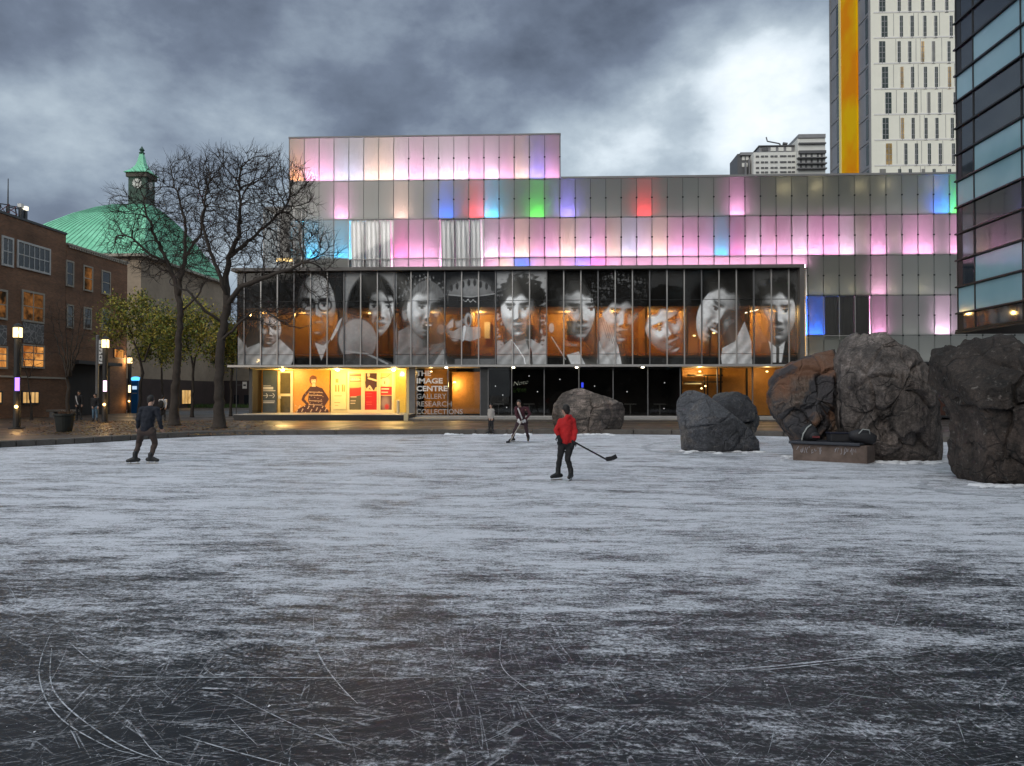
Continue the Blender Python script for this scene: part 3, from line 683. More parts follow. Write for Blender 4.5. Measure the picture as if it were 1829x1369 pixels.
# cavity lining, dividers, joints
XE = X0 + NC * CW
b = MB(); b.box(X0, X0 + 18 * CW, YF + 1.46, YF + 1.5, Z_R1, Z_TOP - .02); b.box(X0, XE, YF + 1.46, YF + 1.5, Z_BOX - .3, Z_R1); b.box(X0 + col_of(1446) * CW, XE, YF + 1.46, YF + 1.5, Z_BOT, Z_BOX - .3)
b.build('cavity_wall', m_cavity, bld)
for c in range(0, NC + 1):
    zt = Z_TOP - .03 if c <= 18 else Z_R1 - .03
    zb = Z_BOX - .28 if c < col_of(1446) else Z_BOT + .02
    b = MB(); b.box(X0 + c * CW - .012, X0 + c * CW + .012, YF + .40, YF + 1.455, zb, zt); b.build('divider', m_cavity, bld)
for c in range(0, NC + 1):
    zt = Z_TOP - .03 if c <= 18 else Z_R1 - .03
    zb = Z_BOX if c < col_of(1446) else Z_BOT + .02
    cells = [(r, q) for r, q in rows.items() if r != 6]
    spans = [(zb, zt)]
    if c in (5, 6, 11, 12): spans = [(Z_R2, zt)]
    if c in (c_w[1], c_w[2]): spans = [(Z_R4, zt), (zb, Z_R5 - .28)]
    for s0, s1 in spans:
        b = MB(); b.box(X0 + c * CW - .022, X0 + c * CW + .022, YF + .032, YF + .075, s0, s1); b.build('joint_gasket', m_dark, bld)
for r, q in rows.items():
    b = MB(); b.box(X0 + q['c0'] * CW, X0 + q['c1'] * CW, YF + .004, YF + .05, q['z0'] - .008, q['z0'] + .008); b.build('joint_rail', m_frame, bld)
for r, q in rows.items():
    b = MB(); b.box(X0 + q['c0'] * CW + .02, X0 + q['c1'] * CW - .02, YF + .22, YF + 1.45, q['z0'] - .012, q['z0'] + .012); b.build('row_shelf', m_cavity, bld)
# point fixings at the panel corners and mid-heights
b = MB(); b.lathe(0, 0, [(.02, 0), (.06, 0), (.06, .03), (.0, .03)], 8); clip_me = b.mesh('glass_clip', m_dark)
clip_me.transform(Matrix.Rotation(math.pi / 2, 4, 'X'))
sx_ = {1: 8, 2: 10, 3: 13, 4: col_of(1446), 5: col_of(1446)}
for r in (1, 2, 3, 4, 5):
    q = rows[r]
    for c in range(sx_[r], q['c1'] + (1 if r == 1 else 0)):
        if (r, c) in curtain_cols or (r, c - 1) in curtain_cols: continue
        for z in (q['z0'], (q['z0'] + q['z1']) / 2): put('glass_clip', clip_me, X0 + c * CW, YF - .004, z)
# roof edges and side walls
m_coping = pm('roof_coping', (.20, .20, .20), .5, .15, 2, .05)
b = MB(); b.box(X0 - .06, X0 + 18 * CW + .06, YF - .05, YF + 9, Z_TOP, Z_TOP + .10); b.build('roof_edge', m_coping, bld)
b = MB(); b.box(X0 + 18 * CW + .061, XE + 1, YF - .05, YF + 24, Z_R1 + .004, Z_R1 + .14); b.build('roof_edge', m_coping, bld)
b = MB(); b.box(X0 - .05, X0 - .004, YF, YF + 9, Z_BOX, Z_TOP - .002); b.build('side_wall', m_frame, bld)
b = MB(); b.box(X0 + 18 * CW + .004, X0 + 18 * CW + .05, YF, YF + 9, Z_R1 + .15, Z_TOP - .002); b.build('side_wall', m_frame, bld)
b = MB(); b.box(X0, XE, YF + 9, YF + 9.2, PZ, Z_R1); b.build('rear_wall', m_concrete, bld)
# ceiling lights glimpsed through the frosted glass
m_clamp = emit('interior_strip_light', (1, .82, .45), 9)
bl = MB(); bl.box(-.17, .17, -.06, .06, -.035, .035); cl_me = bl.mesh('strip_light', m_clamp)
for px, py in ((1392, 341), (1399, 336), (1408, 337), (1450, 338), (1456, 334), (1463, 333), (1526, 337), (1533, 333), (1573, 335), (1580, 331), (1657, 334), (1668, 331), (1380, 432), (1531, 415), (1593, 427), (1540, 437), (1470, 517), (1520, 517), (1559, 518), (1588, 518), (1640, 517)):
    p = on_y(px, py, YF + .45); o = put('strip_light', cl_me, p.x, p.y, p.z); o.rotation_euler = (0, R(-12), R(10))
# windows with hanging curtains behind clear glass
m_clear = glass('clear_glass', (.97, .97, .97)); m_dimglass = glass('dim_glass', (.55, .57, .57))
m_curtain = pm('silver_curtain', (.92, .92, .92), .32, .04, 2, 0, metal=.85)
m_gcurtain = pm('grey_curtain', (.16, .165, .17), .7, .1, 2, 0)
def curtain(c, z0, z1, folds, amp, mat, lean):
    b = MB(); nx, nz = folds * 14, 5; x0, x1 = X0 + c * CW + .06, X0 + (c + 1) * CW - .05
    for j in range(nz + 1):
        for i in range(nx + 1):
            q = i / nx; a = q * folds * 2 * math.pi + lean * j / nz
            b.v.append((x0 + (x1 - x0) * q, YF + .08 + amp + amp * math.cos(a) * (1 + .15 * math.sin(3 * a * .31)), z0 + (z1 - z0) * j / nz))
    for j in range(nz):
        for i in range(nx):
            k = j * (nx + 1) + i; b.f.append((k, k + 1, k + nx + 2, k + nx + 1)); b.mi.append(0)
    b.build('curtain', mat, bld, smooth=True)
for (r, c) in sorted(curtain_cols):
    z0, z1 = (Z_BOX, Z_R2) if r == 3 else (Z_R5 - .28, Z_R4)
    b = MB(); b.box(.02, CW - .02, .0, .02, .02, z1 - z0 - .02); put('window_pane', b.mesh('window_pane', m_clear), X0 + c * CW, YF + .03, z0)
    curtain(c, z0 + .03, z1 - .03, 3 if r == 3 else 10, .10 if r == 3 else .03, m_curtain if r == 3 else m_gcurtain, 1.3 if r == 3 else 0)
    b = MB(); b.box(-.02, .02, -.012, .06, 0, z1 - z0); put('window_mullion', b.mesh('window_mullion', m_alu), X0 + c * CW, YF, z0)
    if (r, c + 1) not in curtain_cols: put('window_mullion', b.mesh('window_mullion', m_alu), X0 + (c + 1) * CW, YF, z0)
    b = MB(); b.box(.021, CW - .021, -.01, .05, -.02, .02); put('window_rail', b.mesh('window_rail', m_alu), X0 + c * CW, YF, Z_R3 if r == 3 else Z_R5)
# dark glazed bay at the upper end, half hidden by the tree
zb0, zb1 = Z_BOX, zf(505, 373)
xa, xb = on_y(472, 420, YF).x, on_y(540, 420, YF).x
b = MB(); b.box(xa, X0 - .06, YF + 3, YF + 3.1, zb0, zb1); b.build('bay_back_wall', m_void, bld)
b = MB(); b.box(xa, X0 - .06, YF - .1, YF + 3.2, zb1, zb1 + .12); b.build('bay_roof', m_frame, bld)
bx_ = [xa, on_y(498, 420, YF).x, on_y(526, 420, YF).x, xb]
m_baylamp = emit('bay_lamp', (1, .62, .22), 6)
for k in range(3):
    for z0, z1 in ((zb0, zb0 + (zb1 - zb0) * .66), (zb0 + (zb1 - zb0) * .66, zb1)):
        b = MB(); b.box(bx_[k] + .03, bx_[k + 1] - .03, YF - .09, YF - .07, z0 + .02, z1 - .02); b.build('bay_pane', m_dimglass, bld)
for x in bx_:
    b = MB(); b.box(x - .03, x + .03, YF - .12, YF - .062, zb0, zb1); b.build('bay_mullion', m_alu, bld)
p = on_y(514, 467, YF + .6); b = MB(); b.box(p.x - .55, p.x + .5, YF - .02, YF + .02, p.z - .12, p.z + .10); b.build('bay_lamp', m_baylamp, bld)

# ------------------------------------------------------------------ portrait box
XB0, XB1 = on_y(424, 560, YB).x, on_y(1425, 560, YB).x
ZB0, ZB1 = on_y(900, 652, YB).z, on_y(900, 480, YB).z
XM0, XM32 = on_y(437, 560, YB).x, on_y(1408.6, 560, YB).x
MW = (XM32 - XM0) / 32
def px_of(x, z=6.0):
    d = Vector((x, YB, z)) - CAM; return CX + F_PX * d.dot(_r) / d.dot(_f)
def py_of(px, z, Y=YB):
    lo, hi = 0.0, 1369.0
    for _ in range(40):
        m = (lo + hi) / 2
        if on_y(px, m, Y).z > z: lo = m
        else: hi = m
    return (lo + hi) / 2
t = NT('portrait_print'); t.n.remove(t.bsdf)
at = t.add('ShaderNodeVertexColor', layer_name='print')
sp = t.add('ShaderNodeRGBToBW'); t.link(at.outputs[0], sp.inputs[0])
ink = t.add('ShaderNodeBsdfDiffuse'); t.link(t.mixc(1.0, at.outputs[0], (1.25, 1.28, 1.30), 'MULTIPLY'), ink.inputs[0])
tp = t.add('ShaderNodeBsdfTransparent'); tp.inputs[0].default_value = (.78, .77, .74, 1)
cov = t.math('ADD', t.math('MULTIPLY', sp.outputs[0], .85), .26, clamp=True)
c1 = t.add('ShaderNodeMixShader'); t.link(cov, c1.inputs[0]); t.link(tp.outputs[0], c1.inputs[1]); t.link(ink.outputs[0], c1.inputs[2])
gl = t.add('ShaderNodeBsdfGlossy'); gl.inputs['Roughness'].default_value = .04
fr_ = t.add('ShaderNodeFresnel'); fr_.inputs[0].default_value = 1.35
c2 = t.add('ShaderNodeMixShader'); t.link(fr_.outputs[0], c2.inputs[0]); t.link(c1.outputs[0], c2.inputs[1]); t.link(gl.outputs[0], c2.inputs[2]); t.link(c2.outputs[0], t.out.inputs[0])
m_print = t.m
wallp = paint_wall()
edges = [px_of(XB0)] + [px_of(XM0 + k * MW) for k in range(33)] + [px_of(XB1)]
zl1, zl2 = on_y(900, 537, YB).z, on_y(900, 633, YB).z
for k in range(34):
    x0, x1 = edges[k] + .8, edges[k + 1] - .8; xm = (x0 + x1) / 2
    for za, zb in ((ZB0 + .03, zl2 - .012), (zl2 + .012, zl1 - .012), (zl1 + .012, ZB1 - .16)):
        print_pane('portrait_pane', wallp, x0, x1, py_of(xm, zb), py_of(xm, za), YB, m_print, bld)
for k in range(33):
    x = XM0 + k * MW; b = MB(); b.box(x - .035, x + .035, YB - .10, YB + .05, ZB0, ZB1 - .13); b.build('mullion', m_alu if k % 3 else m_frame, bld)
b = MB(); b.box(XB0, XB1, YB - .02, YB + .04, zl1 - .011, zl1 + .011); b.build('transom', m_black, bld)
b = MB(); b.box(XB0, XB1, YB - .02, YB + .04, zl2 - .011, zl2 + .011); b.build('transom', m_black, bld)
m_hood = pm('hood_metal', (.115, .105, .10), .5, .2, 2, .05)
b = MB(); b.box(XB0 - .25, XB1 + .28, YB - .45, YF - .06, ZB1 - .128, ZB1 + .08); b.build('hood', m_hood, bld)
b = MB(); b.box(XB1 + .0, XB1 + .28, YB - .45, YF - .06, ZB0 + .18, ZB1 - .13); b.build('hood_side', m_hood, bld)
b = MB(); b.box(XB0 - .45, XB1 + .28, YB - .45, YF + 8.9, ZB0 - .14, ZB0 - .002); b.build('floor_slab', m_alu, bld)
b = MB(); b.box(XB0 - .06, XB0 - .004, YB + .08, YF + 8.8, ZB0, ZB1 - .14); b.build('box_end_glass', m_dimglass, bld)
# rooms behind the portraits
zc, zfl = on_y(900, 549, YB + .3).z, on_y(900, 636, YB + .3).z
m_room = pm('warm_room_wall', (.50, .27, .07), .7, .2, .5, 0)
m_roomceil = pm('room_ceiling', (.35, .22, .10), .8, .1, 1, 0)
b = MB(); b.box(XB0 + .05, XB1 - .05, YB + 4.5, YB + 4.6, zfl, ZB1); b.build('room_wall', m_room, bld)
b = MB(); b.box(XB0 + .05, XB1 - .05, YB + .25, YB + 4.49, zc, zc + .12); b.build('room_ceiling', m_roomceil, bld)
b = MB(); b.box(XB0 + .05, XB1 - .05, YB + .2, YB + .24, zc, ZB1 - .14); b.build('bulkhead', m_void, bld)
b = MB(); b.box(XB0 + .05, XB1 - .05, YB + .2, YB + 4.49, zfl - .12, zfl); b.build('room_floor', m_wood, bld)
b = MB(); b.box(XB0 + .05, XB1 - .05, YB + .2, YB + .25, ZB0 + .01, zfl - .13); b.build('spandrel', m_void, bld)
rng = random.Random(11)
for px in (612, 700, 842, 905, 965, 1062, 1150, 1222, 1262, 1330):
    x = on_y(px, 600, YB + 2).x; b = MB(); b.box(x - .05, x + .05, YB + .9, YB + 4.48, zfl + .002, zc - .002); b.build('partition', m_room, bld)
def lamp(px, py, Y, size, watts, col, parent, name='ceiling_lamp', mat=None, spot=True):
    p = on_y(px, py, Y)
    b = MB(); b.lathe(p.x, p.y, [(.001, p.z - size * .5), (size, p.z - size * .4), (size * 1.1, p.z), (size * .7, p.z + size * .5), (.001, p.z + size * .5)], 10)
    o = b.build(name, mat, parent)
    ld = bpy.data.lights.new(name + '_bulb', 'POINT'); ld.energy = watts; ld.color = col; ld.shadow_soft_size = size
    lo = bpy.data.objects.new(name + '_bulb', ld); COL.objects.link(lo); lo.parent = o; lo.location = (p.x, p.y, p.z - size * 1.8)
    return o
WARM = (1, .64, .22)
m_pilot = emit('pilot_light', (.9, .95, 1), .8); m_bulb = emit('warm_bulb', (1, .72, .30), 9); m_bulbw = emit('white_bulb', (1, .88, .62), 14)
for px, py, w in ((470, 558, 26), (540, 558, 22), (584, 559, 26), (660, 560, 8), (705, 559, 20), (775, 559, 34), (858, 558, 60), (935, 559, 44), (1013, 558, 70), (1092, 558, 64), (1160, 565, 30), (1195, 556, 22), (1240, 600, 14), (1275, 595, 12), (1335, 558, 40), (1377, 556, 46), (1400, 560, 20)):
    lamp(px, py, YB + 3.3, .09, w * 3.2, WARM, bld, mat=m_bulb)
for px in (1336, 1349): 
    p = on_y(px, 558 - (px - 1336) * .25, YB + 1.2); b = MB(); b.beam(p - Vector((.18, 0, .05)), p + Vector((.18, 0, .05)), .06, .04); b.build('strip_light', m_bulbw, bld)
# pieces of furniture that show as silhouettes behind the print
for px, py, w, h, mt in ((870, 590, 10, 30, m_white), (1028, 586, 30, 26, m_void), (945, 600, 12, 40, m_void), (1178, 585, 3, 34, m_white), (1170, 566, 22, 3, m_white), (760, 600, 9, 36, m_void), (1000, 640, 22, 14, m_room), (850, 625, 24, 20, m_room)):
    a, c = on_y(px - w / 2, py + h / 2, YB + 4), on_y(px + w / 2, py - h / 2, YB + 4); b = MB(); b.box(a.x, c.x, YB + 4.2, YB + 4.35, a.z, c.z); b.build('display_board', mt, bld)

# ------------------------------------------------------------------ ground floor
zg0, zg1 = PZ + .22, ZB0 - .145          # sill level, soffit
GY = YB + .1
mull_px = [745, 800, 858, 872, 914, 972, 1034, 1095, 1157, 1215, 1281, 1344, 1410]
m_gglass = glass('shop_glass', (.82, .82, .80), .02, 1.38)
def gx(px): return on_y(px, 700, GY).x
for a, c in zip(mull_px[:-1], mull_px[1:]):
    if a == 858: continue
    b = MB(); b.box(gx(a) + .03, gx(c) - .03, GY, GY + .02, zg0 + .02, zg1 - .02); b.build('window_pane', m_gglass, bld)
for px in mull_px:
    b = MB(); b.box(gx(px) - .03, gx(px) + .03, GY - .05, GY + .06, zg0, zg1); b.build('mullion', m_frame, bld)
b = MB(); b.box(gx(858) + .031, gx(872) - .031, GY - .04, GY + .06, zg0, zg1); b.build('column', m_dark, bld)
b = MB(); b.box(gx(731), gx(742), GY - .06, GY + .5, zg0, zg1); b.build('column', m_frame, bld)
b = MB(); b.box(gx(728), gx(1410), GY - .12, GY + .12, zg0 - .10, zg0 - .001); b.build('window_sill', m_alu, bld)
b = MB(); b.box(gx(728), gx(1420), GY - 2.6, GY + .1, PZ, zg0 - .101); b.build('plinth', m_concrete, bld)
b = MB(); b.box(gx(728), gx(1425), GY - 3.1, GY - 2.61, PZ + .002, PZ + .06); b.build('step', m_kerb, bld)
# rooms: dark in the middle, timber lined at both ends
b = MB(); b.box(gx(731), gx(1425), GY + 5, GY + 5.1, PZ, zg1); b.build('shop_back_wall', m_void, bld)
b = MB(); b.box(gx(731), XE, GY + .1, GY + 5, PZ + .12, PZ + .2); b.build('shop_floor', m_void, bld)
b = MB(); b.box(gx(802), gx(860), GY + 1.8, GY + 1.9, PZ + .3, zg1 - .25); b.build('timber_wall', m_wood, bld)
b = MB(); b.box(gx(742), gx(803), GY + 3.6, GY + 3.7, PZ + .2, zg1); b.build('timber_wall', m_wood, bld)
b = MB(); b.box(gx(864), gx(866), GY + .1, GY + 4.9, PZ + .2, zg1 - .002); b.build('partition', m_void, bld)
b = MB(); b.box(gx(1217), gx(1219), GY + .1, GY + 4.9, PZ + .2, zg1 - .002); b.build('partition', m_void, bld)
b = MB(); b.box(gx(1219), gx(1440), GY + 2.4, GY + 2.5, PZ + .2, zg1); b.build('timber_wall', m_wood, bld)
for px in (1303, 1352): 
    b = MB(); b.box(gx(px) - .05, gx(px) + .05, GY + 2.34, GY + 2.398, PZ + .2, zg1 - .01); b.build('timber_batten', m_void, bld)
for py, x0, x1 in ((671, 1229, 1290), (683, 1222, 1290), (686, 1222, 1252)):
    p = on_y(x0, py, GY + 1.4); q = on_y(x1, py, GY + 1.4); b = MB(); b.box(p.x, q.x, GY + 1.2, GY + 1.6, p.z - .03, p.z + .05); b.build('shelf', m_void if py != 686 else m_white, bld)
for px in (1258, 1264, 1282):
    p = on_y(px, 672, GY + 1.4); b = MB(); b.box(p.x - .03, p.x + .03, GY + 1.38, GY + 1.44, PZ + .2, p.z); b.build('shelf_post', m_void, bld)
lamp(812, 683, GY + 1.2, .09, 110, WARM, bld, mat=m_bulb); lamp(1250, 664, GY + 1.1, .07, 130, WARM, bld, mat=m_bulb); lamp(1370, 664, GY + 1.1, .07, 45, WARM, bld, mat=m_bulb)
lamp(770, 664, GY + 2.4, .07, 10, WARM, bld, mat=m_bulb)
b = MB(); p = on_y(787, 729, GY + 1.5); b.box(p.x - .9, p.x + .6, GY + 1.3, GY + 1.7, p.z - .06, p.z); b.build('counter', m_void, bld)
for px in (797, 917, 1030, 1148):        # small downlights under the slab
    p = on_y(px, 666, GY - .2); b = MB(); b.lathe(p.x, p.y, [(.001, zg1 - .07), (.07, zg1 - .06), (.09, zg1), (.001, zg1)], 10); b.build('downlight', m_bulbw, bld)
for px, py in ((1260, 690), (1253, 694)):
    p = on_y(px, py, GY + .9); b = MB(); b.ball(p, .05, .05, .05, 8, 6); b.build('glow_ornament', m_bulb, bld)
p = on_y(1040, 687, GY + 1.2); b = MB(); b.box(p.x - .06, p.x + .08, p.y, p.y + .05, p.z - .2, p.z + .12); b.build('screen', emit('blue_screen', (.05, .08, 1), 1.2), bld)
rg_ = random.Random(19)
for px, py in ((885, 690), (898, 706), (945, 672), (960, 700), (1000, 678), (1062, 690), (1120, 700), (1187, 684), (1186, 730), (905, 728)):
    p = on_y(px, py, GY + rg_.uniform(1.5, 4)); b = MB(); b.ball(p, .035, .035, .035, 6, 5); b.build('pilot_light', m_pilot, bld)
for px in (890, 948, 1060, 1135, 1190):
    x = gx(px) + rg_.uniform(-.3, .3); b = MB(); b.box(x - .35, x + .35, GY + 1.6, GY + 2.3, PZ + .9, PZ + .95); b.box(x - .04, x + .04, GY + 1.9, GY + 1.98, PZ + .2, PZ + .899); b.build('cafe_table', m_frame, bld)
# lettering on the window and a script sign behind the glass
m_letter = pm('white_lettering', (.80, .80, .78), .6, .03, 5, 0); m_letter_thin = pm('grey_lettering', (.42, .41, .40), .6, .05, 5, 0)
m_neon = emit('neon_tube', (.95, 1, .85), .45)
YT = GY - .09
for body, py, px1, thin in (('THE', 671.5, 770, 0), ('IMAGE', 685.0, 790, 0), ('CENTRE', 698.8, 799, 0), ('GALLERY', 712.6, 797, 1), ('RESEARCH', 726.2, 806, 1), ('COLLECTIONS', 740.0, 826, 1)):
    a = on_y(741.5 + 2, py, YT); w = on_y(px1, py, YT).x - a.x
    text_obj('lettering', body, .455, a, m_letter_thin if thin else m_letter, bld, bold=.004 if thin else .014, fit=w)
a = on_y(916, 690, GY + .5); text_obj('script_sign', 'Note', .42, a, m_neon, bld, shear=.35, bold=-.012, rot=(math.pi / 2, R(-9), 0), fit=.95)
b = MB(); p = on_y(928, 697, GY + .7); rng = random.Random(2)
for k in range(60):
    c = Vector((p.x + rng.uniform(-.4, .4), p.y + rng.uniform(-.2, .2), p.z + rng.uniform(-.14, .1))); d = Vector((rng.uniform(-1, 1), rng.uniform(-1, 1), rng.uniform(-.3, 1))).normalized() * .09; e = d.orthogonal().normalized() * .03
    b.quad(c - d, c + e, c + d, c - e)
m_leafin = pm('indoor_leaf', (.06, .13, .03), .5, .3, 6, 0)
b.build('hanging_plant', m_leafin, bld)
# right-hand undercroft below the glass skin
b = MB(); b.box(gx(1445), XE, YF + 1.2, YF + 1.3, PZ, Z_BOT + .3); b.build('undercroft_wall', pm('rusty_wall', (.075, .032, .022), .8, .5, .8, .2), bld)
b = MB(); b.box(gx(1445), XE, YF - .02, YF + 1.2, Z_BOT - .12, Z_BOT - .003); b.build('undercroft_beam', m_black, bld)
for px in (1694, 1712, 1760):
    b = MB(); x = on_y(px, 700, YF + .4).x; b.box(x - .12, x + .12, YF + .3, YF + .54, PZ, Z_BOT - .12); b.build('column', m_frame, bld)

# ------------------------------------------------------------------ lit entrance under the box
YE = GY + 1.7
def ge(px): return on_y(px, 700, YE).x
zd = on_y(600, 741, 46.4).z                # deck level
b = MB(); b.box(on_y(417, 745, 45.4).x, on_y(726, 745, 45.4).x, 45.4, YE + .3, PZ, zd); b.build('entrance_deck', m_black, bld)
b = MB(); b.box(on_y(417, 745, 45.4).x, on_y(726, 745, 45.4).x, 45.38, YE, zd + .002, zd + .03); b.build('deck_edge', m_alu, bld)
m_ewall = pm('entrance_wall', (.74, .60, .30), .6, .08, 1, .03); m_orange = pm('orange_entrance_panel', (.70, .34, .07), .5, .10, .7, .02); m_doorf = pm('pale_door_frame', (.72, .60, .36), .4, .06, 2, 0)
b = MB(); b.box(ge(588), ge(730), YE + .1, YE + .2, zd + .03, zg1); b.build('entrance_wall', m_ewall, bld)
b = MB(); b.box(ge(466), ge(588), YE + .12, YE + .2, zd + .03, zg1); b.build('entrance_wall', m_orange, bld)
b = MB(); b.box(ge(466), ge(732), GY - .2, YE + .1, zg1 - .10, zg1 - .004); b.build('entrance_soffit', m_ewall, bld)
b = MB(); b.box(ge(460), ge(466), GY + .2, YE + 5, zd, zg1); b.build('entrance_end_wall', m_dark, bld)
b = MB(); b.box(gx(726), gx(730.5), GY, YE + .1, zd, zg1 - .102); b.build('entrance_side', m_ewall, bld)
# door
b = MB(); x0, x1 = ge(496), ge(523); zt = zg1 - .16
b.box(x0, x0 + .16, YE, YE + .1, zd + .03, zt); b.box(x1 - .16, x1, YE, YE + .1, zd + .03, zt); b.box(x0 + .16, x1 - .16, YE, YE + .1, zt - .14, zt); b.box(x0 + .16, x1 - .16, YE + .002, YE + .098, zd + 1.12, zd + 1.28)
door = b.build('door', m_doorf, bld)
m_doorglass = pm('door_glass', (.10, .085, .05), .12, .3, .8, 0)
b = MB(); b.box(x0 + .165, x1 - .165, YE + .04, YE + .06, zd + 1.29, zt - .145); b.build('door_pane', m_doorglass, door)
b = MB(); b.box(x0 + .165, x1 - .165, YE + .04, YE + .06, zd + .04, zd + 1.11); b.build('door_pane', m_doorglass, door)
b = MB(); b.box(x0 + .05, x0 + .22, YE - .05, YE - .003, zd + .95, zd + 1.17); b.build('door_lock', m_white, door)
# glazed poster frames and side glass
for k, (x0, x1) in enumerate(((621, 648), (648.5, 676), (676.5, 703))):
    b = MB(); a, c = ge(x0), ge(x1); z1 = zg1 - .22
    b.box(a, a + .11, YE, YE + .09, zd + .03, z1); b.box(c - .11, c, YE, YE + .09, zd + .03, z1); b.box(a + .11, c - .11, YE, YE + .09, z1 - .1, z1); b.box(a + .11, c - .11, YE, YE + .09, zd + .03, zd + .22)
    b.build('poster_frame', m_doorf, bld)
b = MB(); b.box(ge(706), ge(725), YE + .02, YE + .06, zd + .03, zg1 - .11); b.build('side_glass', pm('mirror_glass', (.42, .33, .09), .15, .2, 1.2, 0), bld)
for px in (604, ): 
    b = MB(); b.box(ge(595), ge(618), YE + .05, YE + .098, zd + .25, zg1 - .35); b.build('notice_board', pm('notice_board', (.80, .66, .32), .6, .05, 2, 0), bld)
    for (q0, q1, y0, y1) in ((598, 601, 688, 700), (603, 606, 688, 700), (610, 613, 687, 700), (614, 616, 688, 700), (599, 604, 677, 684), (597, 610, 707, 707.8), (597, 607, 719, 720), (598, 604, 724, 724.8)):
        a, c = on_y(q0, y1, YE), on_y(q1, y0, YE); b = MB(); b.box(a.x, c.x, YE + .04, YE + .049, a.z, c.z); b.build('notice_print', pm('notice_ink', (.42, .27, .08), .7, .1, 2, 0) if 'notice_ink' not in MATS else MATS['notice_ink'], bld)
for px, w in ((505, 190), (603, 240), (703, 240)):
    lamp(px, 661.5, YB + .35, .10, w, (1, .66, .22), bld, 'soffit_lamp', m_bulbw)
b = MB(); p = on_y(711, 741, YB - .2); b.lathe(p.x, p.y, [(.10, zd + .03), (.10, zd + .78), (.12, zd + .8), (.10, zd + .86), (.001, zd + .9)], 12); tag(b.build('door_post', m_doorf), 'short pale post with a push plate beside the entrance glass', 'post')
b = MB(); p = on_y(727, 748, 45.6); b.box(p.x - .14, p.x + .1, 45.3, 45.6, PZ, zd + .12); b.build('deck_end_post', m_doorf, bld)
# prints
t = NT('print'); at = t.add('ShaderNodeVertexColor', layer_name='print'); t.set(Base_Color=at.outputs[0], Roughness=.45); m_flat = t.m
fig = paint_figure()
print_pane('mural_print', fig, 524, 591, 662, 740.5, YE + .10, m_flat, bld, .35)
for k, (pp, (x0, x1), lb) in enumerate(zip(paint_posters(), ((624, 645), (651.3, 673), (679.5, 700.5)), ('poster with red and dark grey blocks in the frame beside the notice board', 'poster with a dark figure above a plain red half, middle of three', 'poster with red band over a shadowy portrait, beside the mirror glass'))):
    tag(print_pane('poster', pp, x0, x1, 664.5, 736, YE + .05, m_flat, None, .4), lb, 'poster')
# dark way-finding board standing at the left of the door
wb = thing('wayfinding_sign', 'dark upright sign board with white text and arrows beside the entrance door', 'sign', (ge(481), YE - .6, zd + .03))
YS = YE - .6
a, c = on_y(469, 741, YS), on_y(494.5, 662, YS)
b = MB(); b.box(a.x, c.x, YS, YS + .08, zd + .03, c.z); b.build('board', pm('sign_board', (.035, .045, .05), .4, .2, 2, 0), wb)
for y0, y1, q0, q1 in ((689, 690, 470, 484), (691.5, 696, 470, 488), (697.5, 699, 470, 492), (706.3, 707.6, 470, 478), (706.3, 707.6, 481, 487), (716, 717.4, 470, 491), (718.6, 720.3, 470, 490)):
    a, c = on_y(q0, y1, YS), on_y(q1, y0, YS); b = MB(); b.box(a.x, c.x, YS - .008, YS - .002, a.z, c.z); b.build('sign_text', m_letter_thin, wb)
for q in (476, 488):
    p = on_y(q + 2.5, 707, YS)
    for s in (-1, 1): 
        b = MB(); b.beam((p.x - .12, YS - .006, p.z + s * .15), (p.x, YS - .0062, p.z), .01, .05); b.build('arrow', m_letter_thin, wb)
# ================================================================== neighbouring buildings
t = NT('brick'); br = t.add('ShaderNodeTexBrick'); br.inputs['Scale'].default_value = 1.0
br.inputs['Brick Width'].default_value = .23; br.inputs['Row Height'].default_value = .078; br.inputs['Mortar Size'].default_value = .009
br.inputs['Color1'].default_value = (.25, .115, .058, 1); br.inputs['Color2'].default_value = (.165, .075, .04, 1); br.inputs['Mortar'].default_value = (.17, .125, .09, 1)
sp = t.add('ShaderNodeSeparateXYZ'); t.link(t.co(), sp.inputs[0]); cb = t.add('ShaderNodeCombineXYZ')
t.link(t.math('ADD', sp.outputs[0], sp.outputs[1]), cb.inputs[0]); t.link(sp.outputs[2], cb.inputs[1]); t.link(cb.outputs[0], br.inputs[0])
nz = t.noise(.35, 5, .6); n4 = t.noise(.5, 4, .6, 0, t.co((.15, .15, 2.2)))
t.set(Base_Color=t.mixc(1.0, t.mixc(1.0, br.outputs[0], t.ramp(nz, [(.3, (.7,) * 3), (.7, (1.25,) * 3)]), 'MULTIPLY'), t.ramp(n4, [(.35, (.8,) * 3), (.65, (1.15,) * 3)]), 'MULTIPLY'), Roughness=.85)
t.bump(br.outputs['Fac'], -.4, .01); m_brick = t.m
m_stonef = pm('stone_surround', (.40, .36, .30), .8, .15, 2, .1)
m_wglass = pm('dark_window_glass', (.022, .024, .028), .06, .4, .5, 0)
m_litwin = None
def lit_mat(name, c1, c2, strength, scale=1.2):
    t = NT(name); n = t.noise(scale, 4, .6, .4); e = t.add('ShaderNodeEmission'); t.link(t.ramp(n, [(.40, c1), (.62, c2)]), e.inputs[0]); e.inputs[1].default_value = strength
    t.link(e.outputs[0], t.out.inputs[0]); return t.m
m_lit = lit_mat('lit_window', (.30, .085, .018), (1, .44, .11), .7, .8)
m_litflat = lit_mat('lit_blind', (.55, .30, .09), (.85, .52, .2), .75, .6)
XA = on_x(118, 420, -1).x; XA = -34.6
def yz(px, py): p = on_x(px, py, XA); return p.y, p.z
ya, za = yz(118, 420); yb_, zb_ = yz(228, 474); zb_ = yz(120, 437.5)[1]
ba = thing('brick_building', 'brown brick academic block with ribbon window and lit ground floor windows', 'building', (XA, ya - 10, PZ))
